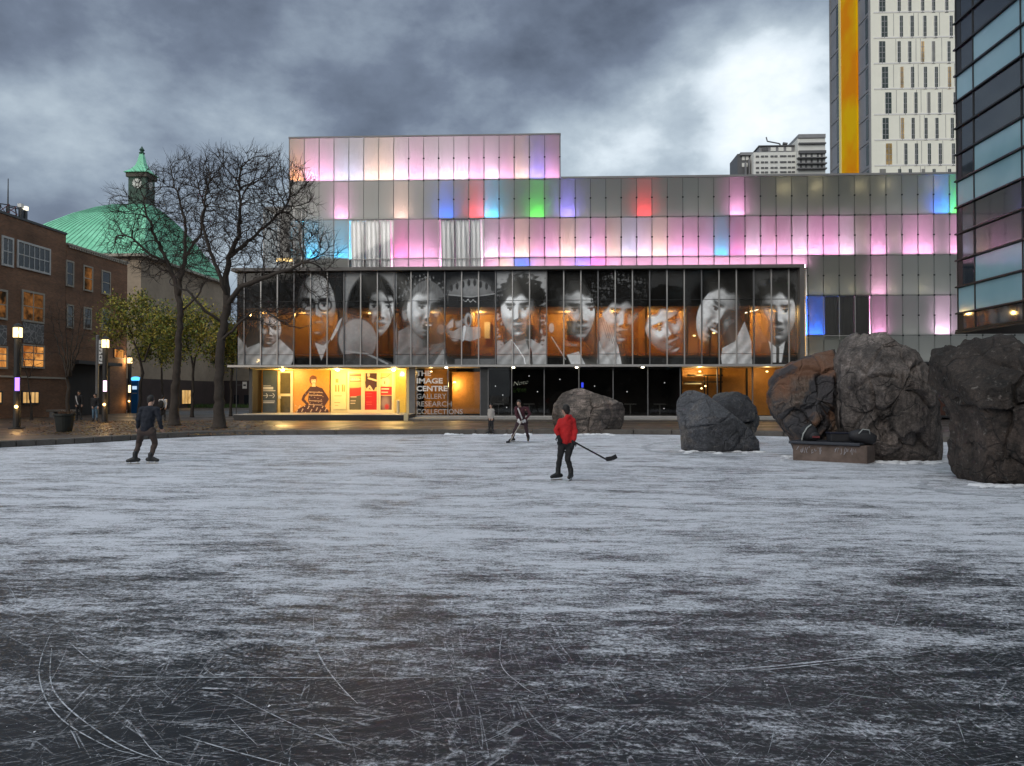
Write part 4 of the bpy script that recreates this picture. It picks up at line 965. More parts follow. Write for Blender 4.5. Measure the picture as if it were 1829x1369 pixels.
yn = yz(-260, 500)[0]
b = MB(); b.box(XA - 22, XA, yn, ya, PZ, za); b.build('wall', m_brick, ba)
b = MB(); b.box(XA - 22.1, XA + .06, yn - .1, ya + .06, za + .003, za + .16); b.build('coping', m_dark, ba)
bb = thing('brick_wing', 'lower brown brick wing between the tall brick block and the green roofed hall', 'building', (XA, (ya + yb_) / 2, PZ))
b = MB(); b.box(XA - 20, XA - .02, ya + .07, yb_, PZ, zb_); b.build('wall', m_brick, bb)
b = MB(); b.box(XA - 20, XA + .12, ya + .07, yb_ + .1, zb_ + .003, zb_ + .14); b.build('coping', m_stonef, bb)
for k in range(26):
    y = ya + .3 + k * (yb_ - ya - .4) / 26; b = MB(); b.box(XA - .018, XA + .10, y, y + .17, zb_ - .16, zb_ - .002); b.build('dentil', m_stonef, bb)
def wall_window(par, px0, px1, py0, py1, mat, X=XA, nv=1, nh=1, fr=.13, fm=None, depth=.06):
    """window on the wall plane x = X; (px0, py0) its top near corner, py1 its bottom at px0"""
    y0, zt = on_x(px0, py0, X).y, on_x(px0, py0, X).z; zb = on_x(px0, py1, X).z; y1 = on_x(px1, py0, X).y
    fm = fm or m_stonef
    w = MB(); w.box(X, X + depth, y0, y0 + fr, zb, zt); w.box(X, X + depth, y1 - fr, y1, zb, zt); w.box(X, X + depth, y0 + fr, y1 - fr, zt - fr, zt); w.box(X, X + depth + .04, y0 + fr, y1 - fr, zb, zb + fr)
    wo = w.build('window', fm, par)
    yy = [y0 + fr + (y1 - y0 - 2 * fr) * i / nv for i in range(nv + 1)]; zz = [zb + fr + (zt - zb - 2 * fr) * i / nh for i in range(nh + 1)]
    for i in range(nv):
        for j in range(nh):
            q = MB(); q.box(X + .005, X + .025, yy[i] + .03, yy[i + 1] - .03, zz[j] + .03, zz[j + 1] - .03); q.build('pane', mat if not callable(mat) else mat(i, j), wo)
    for i in range(1, nv):
        q = MB(); q.box(X + .004, X + .05, yy[i] - .03, yy[i] + .03, zz[0], zz[-1]); q.build('glazing_bar', fm, wo)
    for j in range(1, nh):
        q = MB(); q.box(X + .0045, X + .048, yy[0], yy[-1], zz[j] - .03, zz[j] + .03); q.build('glazing_bar', fm, wo)
    return wo
m_panew = pm('white_window_frame', (.55, .54, .52), .6, .1, 2, 0)
wall_window(ba, 2.5, 24, 420, 474, m_wglass, nv=2, nh=2, fm=m_panew); wall_window(ba, 30, 90, 428, 478, m_wglass, nv=6, nh=2, fm=m_panew)
m_mural = None
t = NT('mural_panel'); v = t.add('ShaderNodeTexVoronoi', feature='DISTANCE_TO_EDGE'); v.inputs['Scale'].default_value = 2.6; t.link(t.co(), v.inputs[0])
t.set(Base_Color=t.ramp(v.outputs[0], [(.02, (.32, .31, .30)), (.12, (.10, .10, .105)), (.5, (.18, .18, .18))]), Roughness=.6); m_mural = t.m
m_warmdark = lit_mat('dim_window', (.02, .015, .01), (.35, .14, .04), .5, .9)
for px0, px1 in ((-44, 13), (38.5, 79)):
    yy0 = on_x(px0, 600, XA).y
    ptop = 508 if px0 < 0 else 517
    k = 1.0 if px0 > 0 else 1.05
    wall_window(ba, px0, px1, ptop, ptop + 57, m_warmdark, nv=2, nh=2)
    y0, y1 = on_x(px0, 580, XA).y, on_x(px1, 580, XA).y; z0, z1 = on_x(px0, 612, XA).z, on_x(px0, 575, XA).z
    b = MB(); b.box(XA + .003, XA + .05, y0 + .1, y1 - .1, z0, z1); b.build('mural_panel', m_mural, ba)
    wall_window(ba, px0, px1, 614, 657, m_lit, nv=2, nh=3, fr=.1)
    wall_window(ba, px0, px1 - 9, 698, 723, m_litflat, nv=4, nh=1, fr=.08, fm=m_dark)
b = MB(); z = on_x(60, 676, XA).z; b.box(XA + .002, XA + .08, yn, ya, z, z + .12); b.build('string_course', m_stonef, ba)
for px0, px1, t0, t1, mt in ((117.5, 131.5, 464, 511, m_wglass), (148.5, 165.5, 473, 519, m_warmdark), (181, 197, 482, 525, m_wglass), (113 + 6, 131, 543, 586, m_wglass), (149, 163, 548, 588, m_wglass), (181, 196, 552, 590, m_wglass)):
    wall_window(bb, px0, px1, t0, t1, mt, XA - .02, 1, 2, .11)
b = MB(); y0, y1 = yz(122, 650)[0], yz(196, 650)[0]; z = yz(122, 650)[1]; b.box(XA - .015, XA + .02, y0, y1, PZ, z); b.build('entrance_recess', m_void, bb)
b = MB(); b.box(XA + .022, XA + .9, y0 - .2, y1 + .2, z, z + .25); b.build('canopy', m_dark, bb)
wall_window(bb, 203, 221, 622, 640, m_lit, XA - .02, 1, 1, .05, m_dark)
# rooftop mast
mast = thing('rooftop_mast', 'lattice antenna mast with floodlights on the brick roof', 'mast', (XA - 3, ya - 7, za))
pm_ = on_x(14, 383, XA - 3); xm, ym = pm_.x, pm_.y
for sx1, sy1 in ((-.5, -.5), (.5, -.5), (.5, .5), (-.5, .5)):
    b = MB(); b.tube([(xm + sx1, ym + sy1, za), (xm + sx1 * .6, ym + sy1 * .6, za + 1.7)], .05, 5); b.build('mast_leg', m_dark, mast)
for k in range(3):
    z0 = za + .2 + k * .5; s = .46 - .05 * k
    b = MB()
    for (p0, p1) in (((-s, -s), (s, -s)), ((s, -s), (s, s)), ((s, s), (-s, s)), ((-s, s), (-s, -s))):
        b.tube([(xm + p0[0], ym + p0[1], z0), (xm + p1[0], ym + p1[1], z0 + .5)], .03, 4)
    b.build('brace', pm('red_brace', (.16, .03, .03), .6, .2, 2, 0) if 'red_brace' not in MATS else MATS['red_brace'], mast)
b = MB(); b.tube([(xm, ym, za), (xm, ym, za + 3.6)], [.08, .03], 6); b.build('pole', m_dark, mast)
m_flood = emit('floodlight_lens', (1, .95, .75), 1.2)
for dx, dy, z in ((-.5, -.6, 1.75), (.5, .6, 1.7), (.6, .95, 1.6)):
    b = MB(); b.tube([(xm, ym, za + z), (xm + dx, ym + dy, za + z)], .04, 5); ar = b.build('arm', m_dark, mast)
    b = MB(); b.box(xm + dx - .14, xm + dx + .14, ym + dy - .14, ym + dy + .14, za + z, za + z + .26); b.build('floodlight', m_flood if abs(dy) > .9 else m_white, ar)
    b = MB(); b.box(xm + dx - .1, xm + dx + .1, ym + dy - .1, ym + dy + .1, za + z - .7, za + z - .05); b.build('antenna_panel', m_dark, ar)

# green-roofed hall with clock cupola
t = NT('copper'); n1 = t.noise(.5, 5, .6); n2 = t.noise(1.2, 4, .6, 0, t.co((1, 1, .12)))
t.set(Base_Color=t.mixc(1.0, t.ramp(n1, [(.3, (.22, .68, .42)), (.7, (.32, .84, .55))]), t.ramp(n2, [(.3, (.75,) * 3), (.7, (1.1,) * 3)]), 'MULTIPLY'), Roughness=.6); m_copper = t.m
m_beige = pm('beige_stone', (.33, .26, .19), .85, .25, .35, .1); m_browndark = pm('dark_base_brick', (.055, .036, .032), .8, .3, .6, .1)
YH0 = 77.5; pc = on_y(252, 455, YH0); XH, ZE = pc.x, pc.z
YH1 = 98.0; XL = XH - 17
hall = thing('domed_hall', 'stone hall with pale green hipped copper roof', 'building', (XH - 8, YH0, PZ))
b = MB(); b.box(XL, XH, YH0, YH1, PZ + 3.2, ZE); b.build('wall', m_beige, hall)
b = MB(); b.box(XL + .1, XH + .03, YH0 - .03, YH1, PZ, PZ + 3.2); b.build('wall_base', m_browndark, hall)
# bell-curved hip roof: rings from the eaves to the ridge
RX, RY = XH - 5.2, (YH0 + YH1) / 2 - 1; ZR = on_y(235, 371, RY).z
b = MB(); prof = [(0, 0), (.12, .11), (.30, .33), (.50, .58), (.70, .79), (.86, .92), (1.0, 1.0)]
rings = []
for q, hgt in prof:
    e = [(XL - .5, YH0 - .5), (XH + .5, YH0 - .5), (XH + .5, YH1 + .5), (XL - .5, YH1 + .5)]; rgn = [(RX - 2.6, RY - 1.2), (RX + 1.6, RY - 1.2), (RX + 1.6, RY + 1.2), (RX - 2.6, RY + 1.2)]
    rings.append([(e[i][0] + (rgn[i][0] - e[i][0]) * q, e[i][1] + (rgn[i][1] - e[i][1]) * q, ZE + .05 + (ZR - ZE) * hgt) for i in range(4)])
for rg in rings: b.v += rg
for r in range(len(rings) - 1):
    for i in range(4): j = (i + 1) % 4; b.f.append((r * 4 + i, r * 4 + j, r * 4 + 4 + j, r * 4 + 4 + i)); b.mi.append(0)
b.f.append(tuple(range(len(b.v) - 4, len(b.v)))); b.mi.append(0)
b.f.append((3, 2, 1, 0)); b.mi.append(0)
roof = b.build('roof', m_copper, hall)
seam = pm('copper_seam', (.19, .47, .33), .6, .2, 2, 0)
for side in (0, 1):
    for k in range(1, 24):
        q = k / 24; P = []
        for rg in rings:
            a, c = Vector(rg[side]), Vector(rg[(side + 1) % 4]); P.append(a.lerp(c, q) + Vector((0, 0, .03)))
        b = MB(); b.tube(P, .045, 4, cap=False); b.build('roof_seam', seam, roof)
b = MB(); b.box(XL - .55, XH + .55, YH0 - .55, YH1 + .5, ZE - .25, ZE + .04); b.build('eaves', m_stonef, hall)
for px0, px1, t0, t1 in ((286, 293, 560, 610), (306, 313, 565, 612), (330, 336, 570, 615), (352, 358, 575, 618)):
    wall_window(hall, px0, px1, t0, t1, m_wglass, XH, 1, 2, .1)
wall_window(hall, 324, 341, 696, 723, m_litflat, XH + .03, 3, 1, .06, m_dark)
cup = thing('clock_cupola', 'green copper clock cupola with flared spire and white clock faces', 'tower', (RX + .3, RY, ZR))
TX, TY, TW = on_y(253, 340, RY).x, RY, 1.02
zt1 = on_y(253, 313, RY).z
m_cupola = pm('dark_copper', (.035, .085, .06), .6, .4, 1, .1)
b = MB(); b.box(TX - TW, TX + TW, TY - TW, TY + TW, ZR - 2, zt1 - .5); b.build('body', m_cupola, cup)
b = MB(); b.box(TX - TW - .2, TX + TW + .2, TY - TW - .2, TY + TW + .2, zt1 - .498, zt1); b.build('cornice', pm('dark_stone_band', (.10, .085, .07), .8, .2, 2, 0), cup)
zs = on_y(253, 276, RY).z; b = MB()
for q, w in ((0, 1.42), (.07, 1.2), (.2, .85), (.40, .52), (.65, .34), (1, .2)):
    z = zt1 + .01 + (zs - zt1) * q; b.v += [(TX - w, TY - w, z), (TX + w, TY - w, z), (TX + w, TY + w, z), (TX - w, TY + w, z)]
for r in range(5):
    for i in range(4): j = (i + 1) % 4; b.f.append((r * 4 + i, r * 4 + j, r * 4 + 4 + j, r * 4 + 4 + i)); b.mi.append(0)
b.f += [(3, 2, 1, 0), (20, 21, 22, 23)]; b.mi += [0, 0]
b.build('spire', m_copper, cup)
zft = on_y(253, 261, RY).z; b = MB(); b.lathe(TX, TY, [(.26, zs + .002), (.34, zs + .15), (.16, zs + .3), (.30, zs + .5), (.12, zs + .75), (.05, zft - .1), (.001, zft)], 10); b.build('finial', m_cupola, cup)
m_clock = pm('clock_face', (.72, .72, .66), .5, .05, 2, 0)
zc_ = on_y(244, 332, RY).z
for ax in (0, 1):
    b = MB(); n_ = 24
    ring = [(math.cos(2 * math.pi * k / n_) * .55, math.sin(2 * math.pi * k / n_) * .55) for k in range(n_)]
    if ax == 0: b.v = [(TX + u, TY - TW - .03, zc_ + w) for u, w in ring] + [(TX + u, TY - TW - .001, zc_ + w) for u, w in ring]
    else: b.v = [(TX + TW + .03, TY + u, zc_ + w) for u, w in ring] + [(TX + TW + .001, TY + u, zc_ + w) for u, w in ring]
    b.f = [tuple(range(n_))] + [(k, n_ + k, n_ + (k + 1) % n_, (k + 1) % n_) for k in range(n_)]; b.mi = [0] * (n_ + 1)
    cf = b.build('clock_face', m_clock, cup)
    b = MB()
    for ang, L in ((R(60), .36), (R(-40), .5)):
        d = (math.sin(ang) * L, math.cos(ang) * L)
        if ax == 0: b.beam((TX, TY - TW - .045, zc_), (TX + d[0], TY - TW - .046, zc_ + d[1]), .02, .07)
        else: b.beam((TX + TW + .045, TY, zc_), (TX + TW + .046, TY + d[0], zc_ + d[1]), .02, .07)
    for k in range(12):
        a = R(30 * k); u, w = math.sin(a) * .52, math.cos(a) * .52
        if ax == 0: b.box(TX + u - .03, TX + u + .03, TY - TW - .05, TY - TW - .032, zc_ + w - .06, zc_ + w + .06)
        else: b.box(TX + TW + .032, TX + TW + .05, TY + u - .03, TY + u + .03, zc_ + w - .06, zc_ + w + .06)
    b.build('clock_hands', m_black, cf)['kind'] = 'stuff'
# long stone building closing the view behind the trees
bk = thing('stone_building', 'long dim beige stone building closing the street behind the trees', 'building', (-28, 101, PZ))
b = MB(); b.box(XH - 2, -5, 101, 112, PZ + 3.4, PZ + 11); b.build('wall', m_beige, bk)
b = MB(); b.box(XH - 2, -5, 100.96, 112, PZ, PZ + 3.4); b.build('wall_base', m_browndark, bk)
for px in (348, 365, 382, 418, 436, 454):
    a, c = on_y(px, 728, 100.9), on_y(px + 8, 706, 100.9); b = MB(); b.box(a.x, c.x, 100.9, 100.958, a.z, c.z); b.build('window', m_warmdark if px % 2 else m_wglass, bk)
t = NT('grass'); n1 = t.noise(6, 4); t.set(Base_Color=t.ramp(n1, [(.3, (.025, .05, .012)), (.7, (.06, .10, .02))]), Roughness=.9); m_grass = t.m
rng = random.Random(21); b = MB()
for k in range(2600):
    x, y = rng.uniform(-44, -24), rng.uniform(88, 93); h = rng.uniform(.25, .55); a = rng.uniform(0, 6.28); d = Vector((math.cos(a), math.sin(a), 0)) * .09
    b.add([(x - d.x, y - d.y, PZ), (x + d.x, y + d.y, PZ), (x + rng.uniform(-.1, .1), y, PZ + h)], [(0, 1, 2)])
tag(b.build('grass', m_grass), 'grass verge under the small trees across the road', 'grass', kind='stuff')

# ------------------------------------------------------------------ white slab tower with orange stripe
TD = 110.0
tw = thing('white_tower', 'tall white apartment tower with slit windows and orange side stripe', 'tower', (70, TD, PZ))
c0 = on_y(1556, 200, TD); Xc = c0.x; Xr = on_y(1760, 200, TD).x; zb = 24.0; zt = 110.0
m_tower = pm('white_cladding', (.86, .85, .74), .6, .05, .2, .02); m_grey = pm('grey_cladding', (.22, .22, .24), .35, .2, .3, .02); m_toweredge = pm('tower_frame', (.24, .24, .25), .5, .1, 1, 0)
m_twin = pm('tower_window', (.035, .05, .045), .1, .5, .6, 0)
t = NT('orange_panel'); n1 = t.noise(.12, 3, .5); t.set(Base_Color=t.ramp(n1, [(.40, (1.0, .33, .0)), (.60, (1.0, .58, .0))]), Roughness=.8, Specular_IOR_Level=.1); m_torange = t.m
m_tyellow = pm('yellow_edge', (.95, .80, .30), .4, .05, 1, 0)
b = MB(); b.box(Xc, Xr + 14, TD, on_x(1484.5, 200, Xc).y, PZ, zt); b.build('body', m_tower, tw)
rh = (on_y(1640, 0, TD).z - on_y(1640, 45.6, TD).z)
rw = random.Random(9); m_twlit = lit_mat('tower_lit_window', (.25, .18, .08), (.6, .42, .2), .6, .3); m_twblind = pm('tower_blind', (.22, .22, .20), .6, .3, 1, 0)
offs = {0: 1570, 1: 1574, 2: 1570, 3: 1575, 4: 1581, 5: 1576, 6: 1582, 7: 1571}
for r in range(-1, 8):
    ytop = 23.8 - 45.6 + 45.6 * r + 1.2 * 0
    x0 = offs[r % 8]
    b = MB(); p0 = on_y(x0, 45.6 * r - 20, TD); z = on_y(1600, 45.6 * r + 22, TD).z; b.box(Xc + .4, Xr, TD - .05, TD - .002, z - .1, z + .1); b.build('cladding_joint', m_white, tw)
    for dx, w in ((0, 11), (33, 5.5), (52, 5.5), (75, 5.5), (94.5, 5.5), (122 if r % 3 else 118, 5.5), (141, 5.5), (160, 5.5), (180, 5.5)):
        a = on_y(x0 + dx, 45.6 * r + 19 - 36 + 40, TD); c = on_y(x0 + dx + w, 45.6 * r + 19 - 36, TD)
        q = MB(); q.box(a.x, c.x, TD - .04, TD - .003, a.z, c.z); wo = q.build('window', m_twin if rw.random() < .8 else (m_twlit if rw.random() < .3 else m_twblind), tw)
        nb = 2 if w > 8 else 1
        q = MB(); q.box(a.x - .08, a.x - .002, TD - .12, TD - .003, a.z, c.z); q.build('window_jamb', m_white, wo)
        q = MB(); q.box(a.x + (c.x - a.x) * .5 - .04, a.x + (c.x - a.x) * .5 + .04, TD - .07, TD - .041, a.z, c.z); q.build('glazing_bar', m_toweredge, wo)
        for k in range(3):
            zk = a.z + (c.z - a.z) * (k + 1) / 4; q = MB(); q.box(a.x, c.x, TD - .066, TD - .0415, zk - .04, zk + .04); q.build('glazing_bar', m_toweredge, wo)
    for dx in (26, 62, 70, 108, 135):
        a = on_y(x0 + dx, 45.6 * r + 40, TD).x; q = MB(); q.box(a - .025, a + .025, TD - .03, TD - .004, z - rh + .2, z - .2); q.build('panel_seam', m_toweredge, tw) if r > -1 else None
# grey side: floor bands and window column, orange stripe in between
ysd = lambda px: on_x(px, 200, Xc).y
YBK = ysd(1484.5)
b = MB(); b.box(Xc - .12, Xc - .004, TD + .3, ysd(1535), PZ, zt); b.build('side_cladding', m_grey, tw)
b = MB(); b.box(Xc - .12, Xc - .004, ysd(1503), YBK, PZ, zt); b.build('side_cladding', m_grey, tw)
b = MB(); b.box(Xc - .35, Xc - .004, ysd(1534.6), ysd(1507), PZ, zt + 1); b.build('orange_stripe', m_torange, tw)
b = MB(); b.box(Xc - .40, Xc - .006, ysd(1506.8), ysd(1503.2), PZ, zt + 1); b.build('yellow_edge', m_tyellow, tw)
b = MB(); b.box(Xc - .25, Xc - .003, TD - .01, TD + .29, PZ, zt); b.build('corner_post', m_toweredge, tw)
for r in range(20):
    z = on_y(1600, 22, TD).z + rh * (2 - r)
    if z < 20: break
    for p0, p1 in ((1555, 1536.5), (1502.5, 1484)):
        y0, y1 = ysd(p0), min(ysd(p1), YBK)
        b = MB(); b.box(Xc - .2, Xc - .121, y0, y1, z - .12, z + .12); b.build('floor_band', m_toweredge, tw)
        b = MB(); b.box(Xc - .16, Xc - .121, y0 + (y1 - y0) * .03 + .3, y0 + (y1 - y0) * .34, z - rh + .35, z - .4); b.build('side_window', m_twin, tw)
b = MB(); b.box(Xc - .22, Xc - .122, ysd(1486), YBK + .05, PZ, zt); b.build('corner_post', m_toweredge, tw)

# ------------------------------------------------------------------ distant stepped apartment block
AD = 240.0
ab = thing('stepped_apartments', 'distant white stepped apartment block with dark balconies and a roof crane', 'building', (100, AD, PZ))
def ax_(px): return on_y(px, 280, AD).x
def az_(py): return on_y(1400, py, AD).z
m_abw = pm('pale_render', (.72, .72, .68), .7, .06, .1, 0); m_abd = pm('dark_balcony', (.10, .10, .105), .5, .2, .2, 0)
def blk(n_, p0, p1, q0, q1, d0, d1, mt): 
    b = MB(); b.box(ax_(p0), ax_(p1), AD + d0, AD + d1, az_(q1), az_(q0)); return b.build(n_, mt, ab)
blk('side_block', 1323, 1350, 267, 312, 4, 14, m_abd); blk('side_roof', 1327, 1352, 266, 271, 3, 14, m_toweredge)
for q0 in (272, 284): 
    for p0 in (1331, 1338): blk('window', p0, p0 + 5, q0, q0 + 7, 3.8, 3.99, m_abw)
blk('body', 1346, 1424, 272, 330, 0, 14, m_abw); blk('penthouse', 1358, 1420, 260, 271.7, 1, 12, m_toweredge); blk('penthouse_roof', 1356, 1421, 258.4, 260, .5, 12.5, m_abd)
for p0 in (1378, 1392, 1406): blk('window', p0, p0 + 9, 262, 268.5, .7, .98, m_abw)
blk('window', 1362, 1373, 262, 268, .7, .98, m_abd)
blk('upper_block', 1421, 1470, 252, 330, -2, 14, m_abw); blk('roof_screen', 1422, 1470, 245, 251.6, -2.4, 14, m_toweredge)
for q0 in (260.5, 274.5): blk('balcony', 1422, 1470, q0, q0 + (2.5 if q0 < 270 else 5), -2.8, -2.01, m_abd)
for q0 in (287, 297, 306): blk('balcony', 1419, 1470, q0, q0 + 2.2, -3.4, -2.01, m_abd)
for q0 in (280, 290, 300): 
    for p0 in (1425, 1434, 1444, 1455, 1462): blk('window', p0, p0 + 3, q0, q0 + 6, -2.2, -2.01, m_abd)
for q0 in (278, 288.5, 298.5, 306.5):
    for p0 in (1350, 1359, 1366, 1376, 1383, 1393, 1399, 1407, 1414): blk('window', p0, p0 + 5.5, q0, q0 + 3, -.2, -.01, m_abd)
for p0 in (1335, 1341, 1347): blk('post', p0, p0 + 1.2, 285 - (p0 - 1335), 312, 2, 3.6, m_toweredge)
crane = thing('roof_crane', 'thin folded crane arm on the distant apartment roof', 'crane', (ax_(1390), AD + 2, az_(258)))
for (a, c, r) in (((1398, 258), (1396, 253), .25), ((1396, 253), (1374, 248.5), .22), ((1374, 248.5), (1372, 241), .2), ((1410, 254), (1402, 253), .5)):
    b = MB(); b.tube([(ax_(a[0]), AD + 2, az_(a[1])), (ax_(c[0]), AD + 2, az_(c[1]))], r, 5); b.build('jib', m_abd, crane)

# ------------------------------------------------------------------ dark glass office on the right, overhanging
RD = 30.0
pr = _r * ((1713 - CX) / F_PX * RD) + _h * RD; XR, YR = pr.x, pr.y
gb = thing('glass_office', 'dark glass office block with teal spandrel bands overhanging the rink', 'building', (XR + 6, YR - 8, 4))
t = NT('teal_spandrel'); nz = t.noise(.4, 3); t.set(Base_Color=t.ramp(nz, [(.3, (.22, .40, .47)), (.7, (.30, .49, .56))]), Roughness=.10, Specular_IOR_Level=.9); b_ = t.noise(.5, 2); t.bump(b_, .04, .05); m_teal = t.m
t = NT('dark_vision_glass'); nz = t.noise(.4, 3); t.set(Base_Color=t.ramp(nz, [(.3, (.014, .022, .032)), (.7, (.028, .038, .052))]), Roughness=.04, Specular_IOR_Level=.9); b_ = t.noise(.5, 2); t.bump(b_, .04, .05); m_vis = t.m
m_pale = lit_mat('pale_reflective_pane', (.20, .27, .20), (.27, .33, .27), .5, .3)
def zr(py): return on_x(1713, py, XR).z
ycol = [YR, on_x(1740, 300, XR).y, on_x(1826, 300, XR).y]; st_ = ycol[1] - ycol[2]
while ycol[-1] > -3: ycol.append(ycol[-1] - st_)
lines = [38 + 47.5 * k for k in range(-6, 12)] + [591]
kinds = {}
for k in range(len(lines) - 1):
    z1, z0 = zr(lines[k]), zr(lines[k + 1]); kk = k - 6
    for c in range(len(ycol) - 1):
        teal = (kk % 4) in (1, 2)
        if kk == 11: teal = False
        mt = m_teal if teal else m_vis
        if c == 0 and kk in (1, 5, 9): mt = m_vis
        b = MB(); b.box(XR, XR + .03, ycol[c + 1] + .03, ycol[c] - .03, z0 + .05, z1 - .05); pa = b.build('glass_pane', mt, gb)
        if not teal and c == 0 or mt is m_vis and c == 0:
            b = MB(); b.box(XR - .012, XR - .002, ycol[0] - .35, ycol[0] - .03, z0 + .05, z1 - .05); b.build('pane_edge', m_black, pa)
    b = MB(); b.box(XR - .09, XR + .05, ycol[-1], YR + .08, z0 - .03, z0 + .03); b.build('ledge', m_black, gb)
for y in ycol:
    b = MB(); b.box(XR - .03, XR + .05, y - .028, y + .028, zr(591), zr(lines[0])); b.build('mullion', m_black, gb)
b = MB(); b.box(XR + .06, XR + 14, ycol[-1], YR, zr(591), zr(lines[0])); b.build('body', m_vis, gb)
b = MB(); b.box(XR - .1, XR + 14, ycol[-1], YR + .08, zr(591) - .12, zr(591) - .05); b.build('underside', m_black, gb)
for k, x in enumerate((XR + 2.2, XR + 6)):
    b = MB(); b.lathe(x, YR - 2.5 - k * 5, [(.3, PZ), (.3, zr(591) - .12)], 14); b.build('column', m_concrete, gb)
b = MB(); b.box(XR + 3.5, XR + 14, ycol[-1], YR - 1.0, PZ, zr(591) - .12); b.build('ground_floor_wall', m_void, gb)

# ------------------------------------------------------------------ plain blocks added behind the viewer, to give the glass something dark to reflect
m_block = pm('added_block_brick', (.07, .05, .042), .8, .3, .3, .1)
for lb, x0, x1, y0, y1, h, nx, nz in (('low brick block added behind the viewer, mirrored in the ground floor glass', -70, -13, -46, -32, 15, 16, 3), ('tall brick block added behind the viewer, mirrored in the grey glass panels', -6, 44, -44, -34, 29, 14, 7)):
    o = thing('added_block', lb, 'building', ((x0 + x1) / 2, y1, PZ), 'blocks added behind the viewer')
    b = MB(); b.box(x0, x1, y0, y1, PZ, h); b.build('wall', m_block, o)
    b = MB(); b.box(x0 - .2, x1 + .2, y0 - .2, y1 + .2, h + .003, h + .3); b.build('coping', m_dark, o)
    q = MB(); q.box(-.9, .9, .004, .06, 0, 1.9); wm = q.mesh('window', m_wglass)
    for i in range(nx):
        for k in range(nz):
            w = link('window', wm, o); w.location = Vector((x0 + (i + .5) * (x1 - x0) / nx, y1, PZ + 1.2 + k * (h - 2) / nz)) - wloc(o)
# ================================================================== trees
m_bark = pm('bark', (.042, .033, .027), .9, .4, 5, .6, dist=.03)
m_twig = pm('twig', (.030, .022, .018), .9, .3, 5, 0)
def chains(par, rad):
    """split the branch graph into unbroken runs, each following its thickest child"""
    n = len(par); kid = [[] for _ in range(n)]
    for i in range(n):
        if par[i] >= 0: kid[par[i]].append(i)
    main = [max(k, key=lambda j: rad[j]) if k else -1 for k in kid]; out = []
    for i in range(n):
        if par[i] >= 0 and main[par[i]] == i: continue
        run = ([par[i]] if par[i] >= 0 else []) + [i]; j = main[i]
        while j >= 0: run.append(j); j = main[j]
        if len(run) > 1: out.append(run)
    return out
def grow(paths, attr, step, infl, kill, iters, seed, rtip=.010, expo=2.3, jitter=.15):
    """space colonisation: branches reach for the points attr, starting from the given limb paths"""
    rs = np.random.RandomState(seed); pos, par, fixed = [], [], {}
    for path in paths:
        pts = [np.array(p[0]) for p in path]; last = -1
        if pos: last = int(np.argmin([np.linalg.norm(q - pts[0]) for q in pos]))
        for k in range(len(pts) - 1):
            L = np.linalg.norm(pts[k + 1] - pts[k]); m = max(1, int(L / step))
            for s in range(m):
                q = s / m; 
                if k == 0 and s == 0 and pos: continue
                wob = rs.normal(0, .012 if not any(fixed) else .03, 3) if (k or s) else 0
                pos.append(pts[k] * (1 - q) + pts[k + 1] * q + wob); par.append(last); last = len(pos) - 1; fixed[last] = path[k][1] * (1 - q) + path[k + 1][1] * q
    A = np.array(attr); n0 = len(pos); P = np.array(pos)
    first = max(1, int(len([1 for k in fixed]) * 0))
    D = np.linalg.norm(A[:, None] - P[None], axis=2); near = D.argmin(1); nd = D.min(1); alive = np.ones(len(A), bool)
    nk = {}
    for _ in range(iters):
        act = alive & (nd < infl)
        if not act.any(): break
        dirs = {}
        for ai in np.nonzero(act)[0]:
            k = near[ai]; v = A[ai] - P[k]; v = v / (np.linalg.norm(v) + 1e-9); dirs.setdefault(int(k), []).append(v)
        new, npar = [], []
        for k, v in dirs.items():
            if nk.get(k, 0) >= 3: continue
            nk[k] = nk.get(k, 0) + 1
            d = np.mean(v, 0); d = d / (np.linalg.norm(d) + 1e-9) + (.75 * (P[k] - P[par[k]]) / step if par[k] >= 0 else 0) + rs.normal(0, jitter, 3); d = d / np.linalg.norm(d)
            new.append(P[k] + d * step); npar.append(k)
        if not new: break
        new = np.array(new); base = len(P); P = np.vstack([P, new]); par += npar
        Dn = np.linalg.norm(A[:, None] - new[None], axis=2); mi = Dn.argmin(1); md = Dn.min(1); up = md < nd
        near[up] = base + mi[up]; nd[up] = md[up]; alive &= nd > kill
        if len(P) > 16000: break
    n = len(P); acc = np.zeros(n); kids = np.zeros(n, int)
    for i in range(n):
        if par[i] >= 0: kids[par[i]] += 1
    for i in range(n - 1, -1, -1):
        if kids[i] == 0: acc[i] += rtip ** expo
        if par[i] >= 0: acc[par[i]] += acc[i]
    rad = acc ** (1 / expo)
    for i, r in fixed.items(): rad[i] = max(r, min(rad[i], r * 1.3))
    return P, par, rad, kids
def blob_points(blobs, Y, n, seed, dscale=.8, shell=.35):
    rs = np.random.RandomState(seed); out = []; w = np.array([q[2] * q[3] for q in blobs]); w = w / w.sum()
    for k in rs.choice(len(blobs), n, p=w):
        cx, cy, rx, ry = blobs[k]; v = rs.normal(0, 1, 3); v /= np.linalg.norm(v); r = shell + (1 - shell) * rs.rand() ** .5
        p = on_y(cx + v[0] * r * rx, cy + v[1] * r * ry, Y); out.append((p.x, Y + v[2] * r * (rx + ry) / 2 / F_PX * Y * dscale, p.z))
    return out
def tree_paths(paths, Y):
    return [[((*on_y(px, py, Y + dy),), r) for px, py, dy, r in path] for path in paths]
